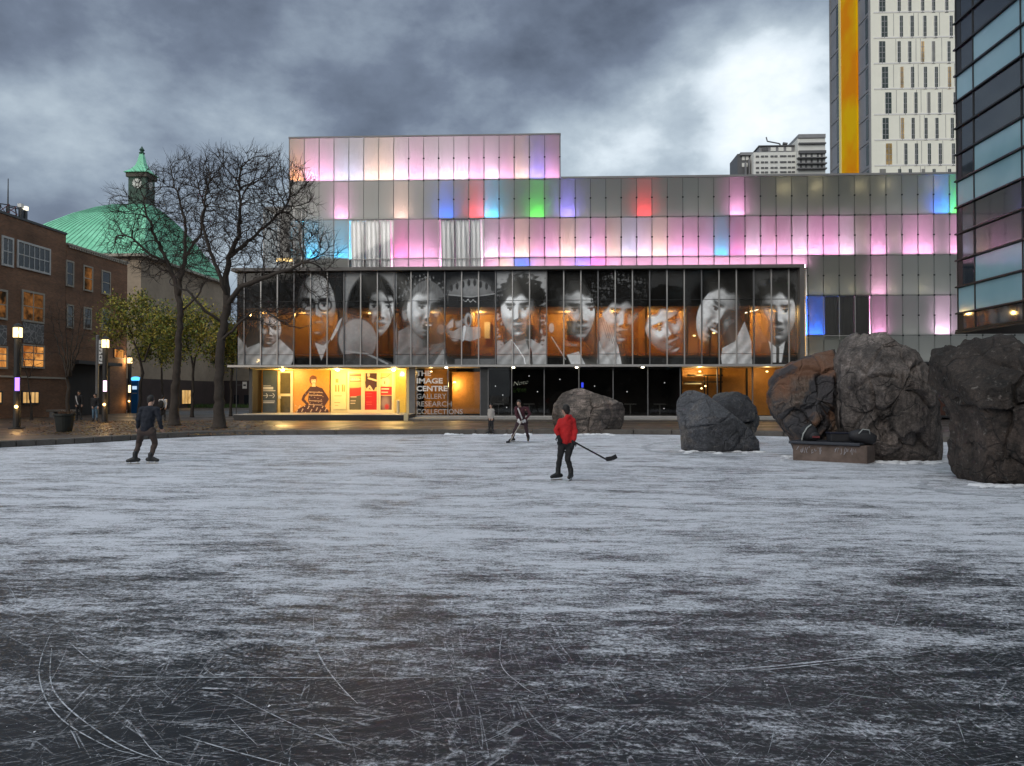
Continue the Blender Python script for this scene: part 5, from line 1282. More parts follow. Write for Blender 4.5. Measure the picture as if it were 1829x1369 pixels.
def make_tree(name, label, Y, paths, blobs, n_attr, seed, step=.30, infl=3.2, kill=.42, twigs=2, rtip=.011, leaf=None, leaf_n=0, leaf_size=.1, group=None, dscale=.8):
    ps = tree_paths(paths, Y); base = Vector(ps[0][0][0])
    root = thing(name, label, 'tree', (base.x, base.y, PZ), group)
    P, par, rad, kids = grow(ps, blob_points(blobs, Y, n_attr, seed, dscale), step, infl, kill, 160, seed, rtip)
    rs = np.random.RandomState(seed + 1); pos = [tuple(p) for p in P]
    rb = ps[0][0][1]; runs = chains(par, rad); fine = MB(); first = True
    for run in runs:
        k = 0
        while k < len(run) and rad[run[k]] >= .030: k += 1
        rr_ = [rad[i] for i in run]
        if len(run) > 1 and not (run[0] == 0): rr_[0] = min(rr_[0], rr_[1] * 1.35)
        if k >= 3:
            q = MB(); P_ = [pos[i] for i in run[:k + 1]]; R_ = rr_[:k + 1]
            if first:
                P_ = [(base.x, base.y, PZ - .05), (base.x, base.y, PZ + .10), (base.x, base.y, PZ + .35)] + [p for p in P_ if p[2] > PZ + .6]
                R_ = [rb * 1.6, rb * 1.25, rb * 1.05] + [r for p, r in zip([pos[i] for i in run[:k + 1]], rr_) if p[2] > PZ + .6]
            q.tube(P_, R_, 10); q.build('trunk' if first else 'limb', m_bark, root, smooth=True); first = False
            run, rr_ = run[k:], rr_[k:]
        if len(run) > 1: fine.tube([pos[i] for i in run], rr_, 4, cap=False)
    b = fine
    tips = [i for i in range(len(P)) if kids[i] == 0 or rad[i] < rtip * 1.9]
    for i in tips:
        pd = P[i] - P[par[i]] if par[i] >= 0 else np.array([0, 0, 1.]); pd = pd / (np.linalg.norm(pd) + 1e-9)
        for _ in range(twigs):
            d = pd + rs.normal(0, .50, 3) + np.array([0, 0, .30]); d /= np.linalg.norm(d); L = rs.uniform(.25, .75)
            m = P[i] + d * L * .5 + rs.normal(0, .02, 3); e = P[i] + d * L + rs.normal(0, .04, 3)
            b.tube([tuple(P[i]), tuple(m), tuple(e)], [rtip * .75, rtip * .6, rtip * .35], 3, cap=False)
    if not leaf:
        b.build('crown', m_twig, root)
    else:
        b.build('branches', m_twig, root)['kind'] = 'stuff'; b = MB()
        for _ in range(leaf_n):
            i = tips[rs.randint(len(tips))]; c = Vector(P[i] + rs.normal(0, .28, 3)); s = leaf_size * rs.uniform(.6, 1.3)
            d = Vector(rs.normal(0, 1, 3)).normalized(); e = d.orthogonal().normalized(); e = Matrix.Rotation(rs.uniform(0, 6.28), 3, d) @ e
            b.quad(c - d * s, c + e * s * .45, c + d * s, c - e * s * .45, int(rs.randint(len(leaf))))
        b.build('crown', leaf, root)
    return root
make_tree('bare_tree', 'large bare tree with wide dark crown in front of the portrait wall', 35.0,
    [[(392, 767, 0, .27), (391, 700, 0, .22), (394, 630, 0, .20), (401, 570, 0, .18), (406, 535, 0, .16)],
     [(406, 535, 0, .13), (402, 500, .2, .11), (410, 460, .3, .09), (425, 420, .2, .07), (430, 370, 0, .05), (428, 320, .2, .03)],
     [(406, 535, 0, .10), (392, 490, -.4, .085), (372, 440, -.6, .06), (360, 390, -.7, .04), (372, 330, -.6, .03)],
     [(404, 548, 0, .12), (430, 512, -.5, .12), (470, 497, -.8, .10), (520, 480, -1.0, .07), (560, 462, -1.2, .045)],
     [(410, 460, .3, .08), (440, 432, .5, .06), (480, 400, .7, .045), (520, 360, .8, .03)],
     [(395, 612, 0, .07), (425, 578, -.5, .06), (462, 552, -.8, .045), (500, 570, -1.0, .035), (545, 592, -1.2, .025)],
     [(400, 575, 0, .07), (365, 555, -.6, .06), (335, 520, -.9, .045), (300, 505, -1.0, .03)]],
    [(440, 350, 92, 78), (395, 318, 55, 50), (505, 350, 62, 62), (545, 440, 52, 46), (480, 430, 84, 56), (395, 430, 62, 66), (560, 500, 42, 40), (345, 480, 40, 40), (470, 300, 40, 34), (470, 560, 70, 30), (590, 455, 20, 18)], 4800, 3, step=.23, infl=2.2, kill=.24, rtip=.0105, twigs=3)
make_tree('bare_tree', 'slender bare tree with crown spread before the green copper roof', 38.0,
    [[(311, 763, 0, .25), (314, 690, 0, .20), (318, 620, 0, .17), (322, 560, 0, .14), (318, 520, 0, .12)],
     [(318, 520, 0, .10), (300, 470, .2, .085), (280, 430, .3, .06), (262, 380, .4, .04), (250, 340, .5, .02)],
     [(318, 520, 0, .10), (330, 460, -.2, .08), (332, 400, -.3, .055), (318, 350, -.3, .035), (305, 310, -.2, .02)],
     [(300, 470, .2, .06), (270, 455, -.3, .05), (235, 425, -.6, .035), (205, 415, -.8, .02)],
     [(330, 460, -.2, .06), (358, 420, .3, .045), (366, 370, .5, .03), (350, 320, .5, .02)],
     [(322, 560, 0, .06), (352, 530, .4, .045), (372, 490, .6, .03)]],
    [(255, 405, 62, 52), (300, 350, 62, 58), (225, 432, 42, 36), (340, 420, 46, 56), (355, 345, 40, 50), (285, 460, 60, 40), (225, 365, 30, 30), (330, 300, 32, 26)], 2900, 5, step=.24, infl=2.2, kill=.26, rtip=.0105, twigs=3)
m_leafg = pm('green_leaf', (.17, .23, .035), .6, .4, 3, 0); m_leafy = pm('yellowing_leaf', (.40, .33, .05), .6, .4, 3, 0); m_leafd = pm('dark_leaf', (.06, .085, .022), .6, .4, 3, 0)
LF = [m_leafg, m_leafd, m_leafy, m_leafy]
for lb, Y, paths, blobs, sd_ in (
    ('small tree with yellowing leaves left of the slender bare tree', 50.0, [[(248, 745, 0, .12), (252, 690, 0, .10), (254, 655, 0, .09)], [(254, 655, 0, .07), (240, 610, 0, .05), (225, 570, 0, .03)], [(254, 655, 0, .07), (270, 610, 0, .05), (285, 565, 0, .03)]],
     [(235, 575, 44, 40), (210, 560, 34, 34), (270, 580, 40, 46), (240, 545, 40, 28), (200, 595, 28, 26)], 31),
    ('small dark leafed tree between the two bare trunks', 52.0, [[(343, 744, 0, .11), (344, 690, 0, .09), (346, 650, 0, .08)], [(346, 650, 0, .06), (332, 610, 0, .04), (322, 580, 0, .03)], [(346, 650, 0, .06), (362, 610, 0, .04), (370, 580, 0, .03)]],
     [(330, 595, 36, 38), (365, 590, 32, 42), (345, 560, 40, 30), (340, 625, 34, 24)], 32),
    ('small leafed tree beside the end of the portrait box', 54.0, [[(412, 740, 0, .10), (414, 680, 0, .08), (415, 640, 0, .07)], [(415, 640, 0, .05), (420, 600, 0, .03)], [(415, 640, 0, .05), (402, 600, 0, .03)]],
     [(408, 600, 24, 34), (395, 630, 18, 30), (420, 640, 14, 18)], 33),
    ('low green tree close to the brick wing', 58.0, [[(292, 738, 0, .10), (290, 690, 0, .08), (290, 660, 0, .07)], [(290, 660, 0, .05), (280, 620, 0, .03)]],
     [(285, 600, 34, 40), (300, 630, 28, 28), (262, 625, 26, 26)], 34)):
    make_tree('leafy_tree', lb, Y, paths, blobs, 260, sd_, step=.34, infl=3.0, kill=.5, twigs=1, leaf=LF, leaf_n=5200, leaf_size=.095, group='small leafy trees along the street')
make_tree('bare_tree', 'small upswept bare tree in front of the brick wing entrance', 44.0,
    [[(121, 752, 0, .12), (121, 710, 0, .10), (122, 680, 0, .09)]] + [[(122, 680, 0, .06), (122 + d * .35, 640, e, .04), (122 + d * .8, 590, e, .025), (122 + d, 545, e, .015)] for d, e in ((-32, .2), (-18, -.3), (-5, .4), (10, -.4), (24, .2), (38, 0))],
    [(100, 585, 18, 45), (122, 580, 22, 50), (146, 585, 18, 46), (122, 620, 30, 30)], 420, 41, step=.26, infl=2.0, kill=.34, twigs=1, rtip=.008, dscale=1.6)
make_tree('bare_tree', 'bare bushy sapling beside the street lamp against the brick wall', 46.0,
    [[(56, 752, 0, .07), (54, 710, 0, .05), (52, 680, 0, .04)], [(52, 680, 0, .03), (40, 640, 0, .02)], [(52, 680, 0, .03), (62, 640, 0, .02)]], [(50, 630, 26, 34), (36, 650, 18, 22), (66, 650, 16, 24)], 240, 42, step=.26, infl=2.0, kill=.36, twigs=1, rtip=.008)
# ================================================================== boulders on the ice
def rock_mat(name, c0, c1, c2, scale=1.0, streak=0, rust=None, patch=None):
    t = NT(name); n1 = t.noise(.8 * scale, 6, .62, .5); n2 = t.noise(4 * scale, 6, .65, .3); n3 = t.noise(18 * scale, 4, .7)
    col = t.ramp(t.math('ADD', t.math('MULTIPLY', n1, .6), t.math('MULTIPLY', n2, .4)), [(.36, c0), (.5, c1), (.66, c2)])
    col = t.mixc(1.0, col, t.ramp(n3, [(.3, (.5,) * 3), (.7, (1.45,) * 3)]), 'MULTIPLY')
    n5 = t.noise(55 * scale, 3, .7); col = t.mixc(1.0, col, t.ramp(n5, [(.35, (.6,) * 3), (.65, (1.35,) * 3)]), 'MULTIPLY')
    lich = t.noise(9 * scale, 5, .7, .4, t.co(loc=(3, 8, 1))); col = t.mixc(t.ramp(lich, [(.60, (0,) * 3), (.68, (.55,) * 3)]), col, (.24, .22, .20))
    if streak:
        s = t.noise(1.0, 5, .6, 1.0, t.co((3.5, 3.5, .45) if streak == 1 else (.5, .5, 4.5), (.1, .35, 0))); col = t.mixc(1.0, col, t.ramp(s, [(.38, (.55,) * 3), (.62, (1.25,) * 3)]), 'MULTIPLY')
    if rust:
        r = t.noise(.7 * scale, 5, .6, .8, t.co(loc=(5, 2, 9))); col = t.mixc(t.ramp(r, [(.42, (0,) * 3), (.58, (.85,) * 3)]), col, rust)
    if patch:
        r = t.noise(.9 * scale, 5, .6, .8, t.co(loc=(1, 12, 4))); col = t.mixc(t.ramp(r, [(.48, (0,) * 3), (.56, (.9,) * 3)]), col, patch)
    t.set(Base_Color=col, Roughness=.78); v = t.add('ShaderNodeTexVoronoi', feature='DISTANCE_TO_EDGE'); v.inputs['Scale'].default_value = 1.1 * scale
    wv = t.add('ShaderNodeVectorMath', operation='ADD'); nn = t.add('ShaderNodeTexNoise'); nn.inputs['Scale'].default_value = 1.5; t.link(t.co(), nn.inputs[0]); t.link(t.co(), wv.inputs[0]); t.link(nn.outputs[1], wv.inputs[1]); t.link(wv.outputs[0], v.inputs[0])
    crack = t.ramp(v.outputs[0], [(.0, (0,) * 3), (.035, (1,) * 3)])
    cm = t.noise(.9, 3, .6, 0, t.co(loc=(7, 7, 7)))
    dk = t.mixc(t.ramp(cm, [(.45, (0,) * 3), (.58, (1,) * 3)]), (1.0, 1.0, 1.0), t.ramp(v.outputs[0], [(.0, (.22,) * 3), (.03, (1,) * 3)])); t.set(Base_Color=t.mixc(1.0, col, dk, 'MULTIPLY'))
    t.bump(t.math('ADD', t.math('ADD', t.math('MULTIPLY', n2, 1.0), t.math('MULTIPLY', n3, .35)), t.math('MULTIPLY', crack, .35)), .8, .10); return t.m
def boulder(name, label, outline, base_py, depth, mat, seed, amp=.10, blocky=.55, dents=(), facet=.0, group='boulders standing on the ice', furrow=0.0, extra=0, chip=1.0, fs_=.95):
    """a rock whose front view follows the outline (px); it gets real depth, a flat foot on the ice and an uneven skin"""
    bx = sum(p[0] for p in outline) / len(outline); base = on_z(bx, base_py, 0); Y = base.y + depth * .42 + extra
    W = []                                   # the far side sets the edge towards the middle of the picture, the near side the outer edge and the top
    for px, py in outline:
        near_edge = (px > bx) == (bx > CX)
        wx = on_y(px, py, Y - depth * .02 if near_edge else Y + depth * .06); wz = on_y(px, py, Y - depth * .08 if py < 705 else Y)
        W.append(Vector((wx.x + (0.0 if px > bx else .02), Y, wz.z - (.04 if py < 705 else 0))))
    pts = [(p.x, max(p.z, -.06) if p.z > .12 else -.06) for p in W]
    cx = sum(p[0] for p in pts) / len(pts); cz = sum(p[1] for p in pts) / len(pts)
    ts = []; n = len(pts)
    def radius(th):
        dx, dz = math.cos(th), math.sin(th); best = 0
        for i in range(n):
            (xa, za_), (xb, zb_) = pts[i], pts[(i + 1) % n]; ex, ez = xb - xa, zb_ - za_; den = dx * ez - dz * ex
            if abs(den) < 1e-9: continue
            s = ((xa - cx) * ez - (za_ - cz) * ex) / den; u = ((xa - cx) * dz - (za_ - cz) * dx) / den
            if s > 0 and -.001 <= u <= 1.001: best = max(best, s)
        return best
    NA, NP = 250, 110; rr = [radius(2 * math.pi * k / NA) for k in range(NA)]
    b = MB(); off_ = Vector((seed * 7.3, seed * 3.1, seed * 5.7)); cc = Vector((cx, Y, cz)); rp = random.Random(seed * 17 + 3); planes = []
    hw = (max(p[0] for p in pts) - min(p[0] for p in pts)) / 2; hh = (max(p[1] for p in pts) - min(p[1] for p in pts)) / 2
    for _ in range(16):
        pn = Vector((rp.uniform(-1, 1) * .9, -rp.uniform(.35, 1), rp.uniform(-.6, .9))).normalized()
        ex = math.sqrt((pn.x * hw) ** 2 + (pn.y * depth / 2) ** 2 + (pn.z * hh) ** 2); planes.append((pn, ex * rp.uniform(.62, .92)))
    for j in range(NP + 1):
        ph = math.pi * j / NP; s, c = math.sin(ph), math.cos(ph); q = max(s, 1e-9) ** blocky if 0 < j < NP else 0.0; dd = math.copysign(abs(c) ** (blocky + .15), c)
        for k in range(NA):
            th = 2 * math.pi * k / NA; r = rr[k] * q
            p = Vector((cx + math.cos(th) * r, Y - dd * depth / 2, cz + math.sin(th) * r))
            f = noise.fractal(p * .9 + off_, 1.0, 2.1, 4) * amp + noise.fractal(p * 3.1 + off_, .9, 2.1, 4) * amp * .35
            ce = noise.cell(p * .8 + off_) * facet
            rd = noise.multi_fractal(p * .7 + off_ * 2, .9, 2.2, 3) * amp * .5
            if furrow: f += (abs(noise.fractal(Vector((p.x * 2.6, p.y * 2.6, p.z * .55)) + off_, .8, 2.0, 3)) - .35) * furrow
            nrm = Vector((math.cos(th) * q, -dd * .9, math.sin(th) * q)).normalized()
            p = p + nrm * (f + ce - abs(rd) * .6) * (.35 + .65 * (1 - q ** 6))
            for (dx, dz, rx, rz, dep) in dents:
                if dd > 0:
                    pp = on_y(dx, dz, Y); e = math.exp(-(((p.x - pp.x) / (rx / F_PX * Y)) ** 4 + ((p.z - pp.z) / (rz / F_PX * Y)) ** 4)); p.y += dep * e
            for pn, pd in planes:
                e = pn.dot(p - cc) - pd
                if e > 0: p = p - pn * e * .92
            wp = p * fs_ + off_ + Vector((noise.noise(p * 1.3 + off_), noise.noise(p * 1.3 - off_), noise.noise(p * 1.3 + off_ * 2))) * .25
            vd, vp = noise.voronoi(wp)
            hsh = Vector(noise.random_unit_vector() if False else noise.noise_vector(vp[0] * 3.7)); tilt = hsh.dot((wp - vp[0])) * 1.1
            gap = vd[1] - vd[0]; crk = max(0.0, 1 - gap / .09)
            p = p + nrm * ((hsh.x + hsh.y) * .10 + tilt * .46 - crk * .14) * chip * (.25 + .75 * (1 - q ** 8))
            p = p + nrm * (noise.fractal(p * 5.5 + off_, .8, 2.2, 4) * amp * .22 + noise.fractal(p * 2.2 - off_, .9, 2.1, 3) * amp * .25) * (.3 + .7 * (1 - q ** 6))
            p.z = max(p.z, -.05); b.v.append(tuple(p))
    for j in range(NP):
        for k in range(NA):
            k2 = (k + 1) % NA; b.f.append((j * NA + k, j * NA + k2, (j + 1) * NA + k2, (j + 1) * NA + k)); b.mi.append(0)
    o = b.build(name, mat, smooth=True); return tag(o, label, 'boulder', group)
m_rk1 = rock_mat('granite_brown', (.045, .036, .030), (.12, .098, .084), (.34, .27, .235), 1.0, 2)
m_rk2 = rock_mat('slate_rock', (.045, .047, .052), (.078, .082, .094), (.15, .132, .118), .8)
m_rk3 = rock_mat('rusty_rock', (.05, .04, .035), (.12, .092, .075), (.22, .16, .12), .9, 0, (.16, .072, .038), (.04, .042, .05))
m_rk4 = rock_mat('grey_gneiss', (.05, .042, .038), (.125, .104, .094), (.25, .212, .192), 1.1, 1)
m_rk5 = rock_mat('dark_rock', (.016, .012, .010), (.040, .030, .025), (.09, .066, .054), .9, 1)
boulder('boulder', 'rounded brown boulder with sloping back by the far kerb', [(983, 745), (987, 722), (1000, 705), (1020, 693), (1035, 690), (1062, 700), (1090, 712), (1112, 720), (1119, 732), (1119, 756), (1114, 774), (1095, 777), (1040, 776), (1000, 776), (987, 768)], 777, 2.4, m_rk1, 1, .12, .42, chip=.7)
boulder('boulder', 'slate blue boulder with a smooth slanting face beside the stone bench', [(1207, 720), (1212, 698), (1222, 690), (1242, 694), (1262, 705), (1285, 724), (1312, 745), (1340, 768), (1357, 788), (1363, 803), (1352, 811), (1300, 808), (1240, 809), (1218, 806), (1215, 770)], 809, 1.5, m_rk2, 2, .06, .30, chip=.45, fs_=.8, dents=((1340, 803, 9, 10, .3), ))
boulder('boulder', 'dark humped boulder tucked behind the slate blue one', [(1262, 706), (1285, 699), (1318, 697), (1338, 708), (1352, 728), (1355, 746), (1346, 770), (1330, 800), (1280, 800), (1262, 760)], 800, 1.5, rock_mat('dark_slate', (.018, .02, .024), (.04, .042, .05), (.10, .095, .085), .9), 6, .12, .5, extra=.7)
boulder('boulder', 'rust stained boulder with dark cleft behind the stone bench', [(1373, 700), (1376, 675), (1390, 655), (1425, 638), (1470, 625), (1512, 612), (1522, 640), (1520, 700), (1515, 760), (1508, 800), (1470, 815), (1425, 815), (1412, 780), (1392, 755), (1380, 725)], 820, 1.6, m_rk3, 3, .14, .32, dents=((1487, 720, 8, 90, .4), ))
boulder('boulder', 'tallest grey boulder with overhanging brow and hollow foot', [(1500, 645), (1512, 622), (1530, 600), (1552, 586), (1572, 582), (1590, 592), (1610, 614), (1640, 640), (1655, 665), (1666, 710), (1676, 755), (1688, 790), (1690, 828), (1640, 830), (1580, 828), (1520, 824), (1510, 780), (1500, 735), (1496, 690)], 829, 2.6, m_rk4, 4, .18, .30, furrow=.10, dents=((1552, 772, 34, 36, .85), (1640, 812, 48, 24, .5), (1620, 790, 40, 18, .25), (1508, 720, 8, 90, .3)))
boulder('boulder', 'dark furrowed boulder at the rink edge under the glass office', [(1686, 640), (1692, 622), (1720, 606), (1760, 596), (1810, 590), (1870, 592), (1930, 620), (1960, 700), (1955, 800), (1940, 880), (1860, 882), (1780, 876), (1738, 868), (1729, 850), (1728, 800), (1720, 760), (1706, 715), (1694, 680)], 874, 2.6, m_rk5, 5, .18, .36, furrow=.32)
m_ring = pm('grey_frost', (.42, .44, .48), .8, .2, 4, .3)
# scraped snow rings round two of the boulders
for lb, cx, cy, rx, ry, a0, a1 in (('pale snow ring around the foot of the dark furrowed boulder', 1840, 866, 200, 22, 95, 200), ('faint snow ring around the foot of the slate blue boulder', 1285, 800, 140, 14, 70, 250)):
    b = MB(); M_ = 40; c_ = 0
    for k in range(M_ + 1):
        a = R(a0 + (a1 - a0) * k / M_)
        for s, z in ((.93, .005), (.965, .02), (1.0, .005)):
            w = 1 + .02 * math.sin(k * 1.7); p = on_z(cx + rx * s * w * math.cos(a), cy + ry * s * w * math.sin(a), 0); b.v.append((p.x, p.y, z))
    for k in range(M_):
        for i in range(2): b.f.append((k * 3 + i, k * 3 + i + 1, k * 3 + i + 4, k * 3 + i + 3)); b.mi.append(0)
    tag(b.build('snow_ring', m_ring, smooth=True), lb, 'snow', kind='stuff')
# shaved snow lodged against the feet of the boulders
rng = random.Random(51); b = MB()
for x0, x1, y in ((1215, 1360, 808.5), (1562, 1690, 828), (1735, 1830, 869), (990, 1110, 777), (1395, 1425, 819)):
    for k in range(int((x1 - x0) * .55)):
        px = rng.uniform(x0, x1); p = on_z(px, y + rng.gauss(0, 1.6) - 1.5, 0); r = rng.uniform(.015, .06) * (1 if rng.random() < .8 else 1.8)
        b.ball((p.x, p.y, 0), r * 1.8, r * 1.2, r * .45, 6, 4)
tag(b.build('boulder_snow', m_snow, smooth=True), 'crumbs of shaved snow lodged at the feet of the boulders', 'snow', kind='stuff')
# stone bench at the boulders' foot
pa, pb_ = on_z(1416, 822, 0), on_z(1549, 829, 0)
ax1 = (pb_ - pa).normalized(); ay1 = Vector((-ax1.y, ax1.x, 0)); LB = (pb_ - pa).length
bench = thing('stone_bench', 'low stone bench with dark slab top and chalk scribbles at the boulders', 'bench', pa, rz=math.atan2(ax1.y, ax1.x))
t = NT('bench_stone'); n1 = t.noise(3, 6, .6); n2 = t.noise(25, 4, .7); t.set(Base_Color=t.ramp(n1, [(.35, (.085, .06, .048)), (.65, (.17, .125, .105))]), Roughness=.8); t.bump(n2, .4, .02); m_bench = t.m
b = MB(); b.box(0, LB, .0, .75, -.03, .43); b.build('base', m_bench, bench, local=True, bevel=.02)
b = MB(); b.box(-.08, LB * .92, -.09, .9, .432, .50); b.build('slab', pm('bench_slab', (.030, .034, .045), .45, .3, 2, .1), bench, local=True, bevel=.015)
m_chalk = pm('chalk', (.40, .38, .40), .9, .3, 9, 0); rng = random.Random(5)
for x0, x1 in ((.12, .75), (1.05, 1.5)):
    x = x0
    while x < x1:
        b = MB(); P = [Vector((x + rng.uniform(-.02, .05), -.012, .18 + rng.uniform(0, .2))) for _ in range(4)]
        b.tube(P, .007, 4); b.build('chalk_mark', m_chalk, bench, local=True); x += .075
bz = pa.z + .50
def bench_pt(u, v): return pa + ax1 * u + ay1 * v
p = bench_pt(.30, .35)
hb = thing('hockey_bag', 'black backpack with pale straps slumped on the bench', 'bag', (p.x, p.y, .50)); m_bag = pm('bag_cloth', (.02, .02, .024), .7, .3, 5, .2); m_strap = pm('pale_strap', (.35, .37, .36), .7, .2, 4, 0)
b = MB(); b.ball((p.x, p.y, .70), .24, .17, .22, 14, 10); b.ball((p.x + .1, p.y - .12, .62), .15, .09, .12, 12, 8); b.build('body', m_bag, hb, smooth=True)
b = MB(); b.tube([(p.x - .22, p.y - .12, .51), (p.x - .2, p.y - .17, .68), (p.x - .1, p.y - .17, .84), (p.x + .02, p.y - .12, .92)], .018, 6); b.build('strap', m_strap, hb)
b = MB(); b.tube([(p.x - .02, p.y, .9), (p.x + .04, p.y, .97), (p.x + .1, p.y, .9)], .012, 6); b.build('handle', m_bag, hb)
b = MB(); b.box(p.x + .02, p.x + .2, p.y - .225, p.y - .205, .58, .63); b.build('badge', pm('red_badge', (.16, .03, .035), .7, .2, 4, 0), hb)
p = bench_pt(.98, .45)
bx1 = thing('storage_box', 'plain black box sitting on the bench beside the backpack', 'box', (p.x, p.y, .50))
b = MB(); b.box(p.x - .22, p.x + .27, p.y - .16, p.y + .16, .502, .70); b.build('body', m_bag, bx1, bevel=.02)
b = MB(); b.box(p.x - .24, p.x + .29, p.y - .18, p.y + .18, .701, .735); b.build('lid', pm('navy_lid', (.015, .018, .035), .5, .2, 3, 0), bx1, bevel=.01)
p = bench_pt(1.62, .35)
dbag = thing('duffel_bag', 'crumpled dark duffel bag at the end of the bench', 'bag', (p.x, p.y, .45))
b = MB(); b.tube([(p.x - .30, p.y, .60), (p.x - .27, p.y, .63), (p.x - .1, p.y + .02, .66), (p.x + .12, p.y, .63), (p.x + .28, p.y, .57), (p.x + .31, p.y, .55)], [.05, .15, .18, .17, .13, .04], 14); b.build('body', m_bag, dbag, smooth=True)
b = MB(); b.tube([(p.x - .15, p.y - .12, .72), (p.x - .08, p.y - .2, .84), (p.x + .08, p.y - .2, .82), (p.x + .13, p.y - .12, .70)], .014, 6); b.build('handle', m_strap, dbag)
# ================================================================== people
m_skin = pm('skin', (.42, .25, .18), .55, .08, 8, 0)
def clothm(name, c): return pm(name, c, .85, .18, 6, .25, dist=.01)
def soft(o, vox, it=4):
    r = o.modifiers.new('remesh', 'REMESH'); r.mode = 'VOXEL'; r.voxel_size = vox; r.use_smooth_shade = True
    s = o.modifiers.new('smooth', 'SMOOTH'); s.factor = .5; s.iterations = it
    return o
def hand_mesh(b, h, d, s, side):
    """palm with four bent fingers of unequal length and a thumb; d = direction of the forearm"""
    d = d.normalized(); x = d.cross(Vector((0, 1, .15))).normalized(); n = x.cross(d).normalized()
    b.capsule(h - d * .01 * s, h + d * .06 * s, .032 * s, .036 * s, 8)
    for k, L in enumerate((.062, .072, .068, .052)):
        r0 = h + d * .075 * s + x * (k - 1.5) * .021 * s; m = r0 + d * L * .55 * s + n * .012 * s; e = m + (d * .6 + n * .8).normalized() * L * .5 * s
        b.capsule(r0, m, .0105 * s, .0100 * s, 6); b.capsule(m, e, .0100 * s, .0085 * s, 6)
    t0 = h + d * .02 * s - x * .03 * s * side; t1 = t0 + (d * .6 - x * .8 * side).normalized() * .04 * s; b.capsule(t0, t1, .013 * s, .012 * s, 6); b.capsule(t1, t1 + (d * .9 + n * .4).normalized() * .03 * s, .012 * s, .009 * s, 6)
def person(label, foot_px, J, s, jacket, pants, hair, face, gz=0.0, shoes=None, skates=True, gloves=None, hood=None, bulk=1.0, hat=None, stripe=None, group=None):
    g = on_z(foot_px[0], foot_px[1], gz); Y0 = g.y
    W = {k: Vector(on_y(v[0], v[1], Y0 + (v[2] if len(v) > 2 else 0))) for k, v in J.items()}
    root = thing('person', label, 'person', (g.x, g.y, gz), group)
    fz = gz + (.085 if skates else .035) * s
    for q in 'LR': W['to' + q].z = fz
    fd = {q: (Vector((W['to' + q].x - W['an' + q].x, W['to' + q].y - W['an' + q].y, 0))) for q in 'LR'}
    for q in 'LR':
        if fd[q].length < .05: fd[q] = Vector((.02, -.14, 0)) * s
        fd[q] = fd[q].normalized()
    F = Vector(face).normalized(); hd = W['head']
    # body: one continuous figure
    b = MB(); b.capsule(W['pelv'], W['chest'], .115 * s, .13 * s); b.capsule(W['chest'], W['neck'], .11 * s, .055 * s); b.capsule(W['neck'], hd, .055 * s, .055 * s)
    b.ball(hd, .078 * s, .092 * s, .112 * s, 14, 10); b.ball(hd + F * .02 * s - Vector((0, 0, .055 * s)), .058 * s, .062 * s, .062 * s, 12, 8)
    b.capsule(hd + F * .085 * s + Vector((0, 0, .01 * s)), hd + F * .108 * s - Vector((0, 0, .018 * s)), .011 * s, .016 * s, 6)
    sd_ = F.cross(Vector((0, 0, 1))).normalized()
    for e in (-1, 1): b.ball(hd + sd_ * e * .078 * s, .016 * s, .022 * s, .032 * s, 8, 6)
    b.capsule(hd + F * .088 * s - sd_ * .02 * s - Vector((0, 0, .055 * s)), hd + F * .088 * s + sd_ * .02 * s - Vector((0, 0, .055 * s)), .010 * s, .010 * s, 6)
    for q in 'LR':
        b.capsule(W['chest'], W['sh' + q], .07 * s, .055 * s); b.capsule(W['sh' + q], W['el' + q], .047 * s, .038 * s); b.capsule(W['el' + q], W['ha' + q], .036 * s, .028 * s)
        b.capsule(W['pelv'], W['hp' + q], .10 * s, .085 * s); b.capsule(W['hp' + q], W['kn' + q], .075 * s, .052 * s); b.capsule(W['kn' + q], W['an' + q], .050 * s, .035 * s)
        b.capsule(W['an' + q], Vector((W['an' + q].x, W['an' + q].y, fz)) + fd[q] * .10 * s, .035 * s, .03 * s)
    soft(b.build('body', m_skin, root), .016 * s)
    for e in (-1, 1):
        b = MB(); b.ball(hd + F * .085 * s + sd_ * e * .032 * s + Vector((0, 0, .018 * s)), .010 * s, .010 * s, .008 * s, 8, 6); b.build('eye', m_black, root, smooth=True)
    # jacket, trousers
    k = bulk; b = MB(); b.capsule(W['pelv'] + Vector((0, 0, .02)), W['chest'], .150 * s * k, .165 * s * k, 14); b.capsule(W['chest'], W['neck'] - Vector((0, 0, .03 * s)), .14 * s * k, .075 * s, 12); b.capsule(W['shL'], W['shR'], .075 * s * k, .075 * s * k, 12)
    for q in 'LR': b.capsule(W['sh' + q], W['el' + q], .068 * s * k, .058 * s * k); b.capsule(W['el' + q], W['ha' + q], .056 * s * k, .043 * s * k)
    rs_ = random.Random(hash(label) % 999)
    if hood: b.capsule(W['neck'] - F * .05 * s + sd_ * .06 * s, W['neck'] - F * .07 * s - sd_ * .06 * s, .075 * s, .075 * s); b.capsule(W['neck'] - F * .07 * s, W['chest'] - F * .11 * s + Vector((0, 0, .05)), .07 * s, .05 * s)
    jk = soft(b.build('jacket', jacket, root), .017 * s, 3)
    tx = bpy.data.textures.get('cloth_folds') or bpy.data.textures.new('cloth_folds', 'CLOUDS'); tx.noise_scale = .085; tx.noise_depth = 3
    dm = jk.modifiers.new('folds', 'DISPLACE'); dm.texture = tx; dm.strength = .055 * s; dm.mid_level = .5; dm.texture_coords = 'LOCAL'
    b = MB(); b.capsule(W['hpL'], W['hpR'], .115 * s, .115 * s, 12); b.capsule(W['pelv'], (W['hpL'] + W['hpR']) / 2, .13 * s, .12 * s)
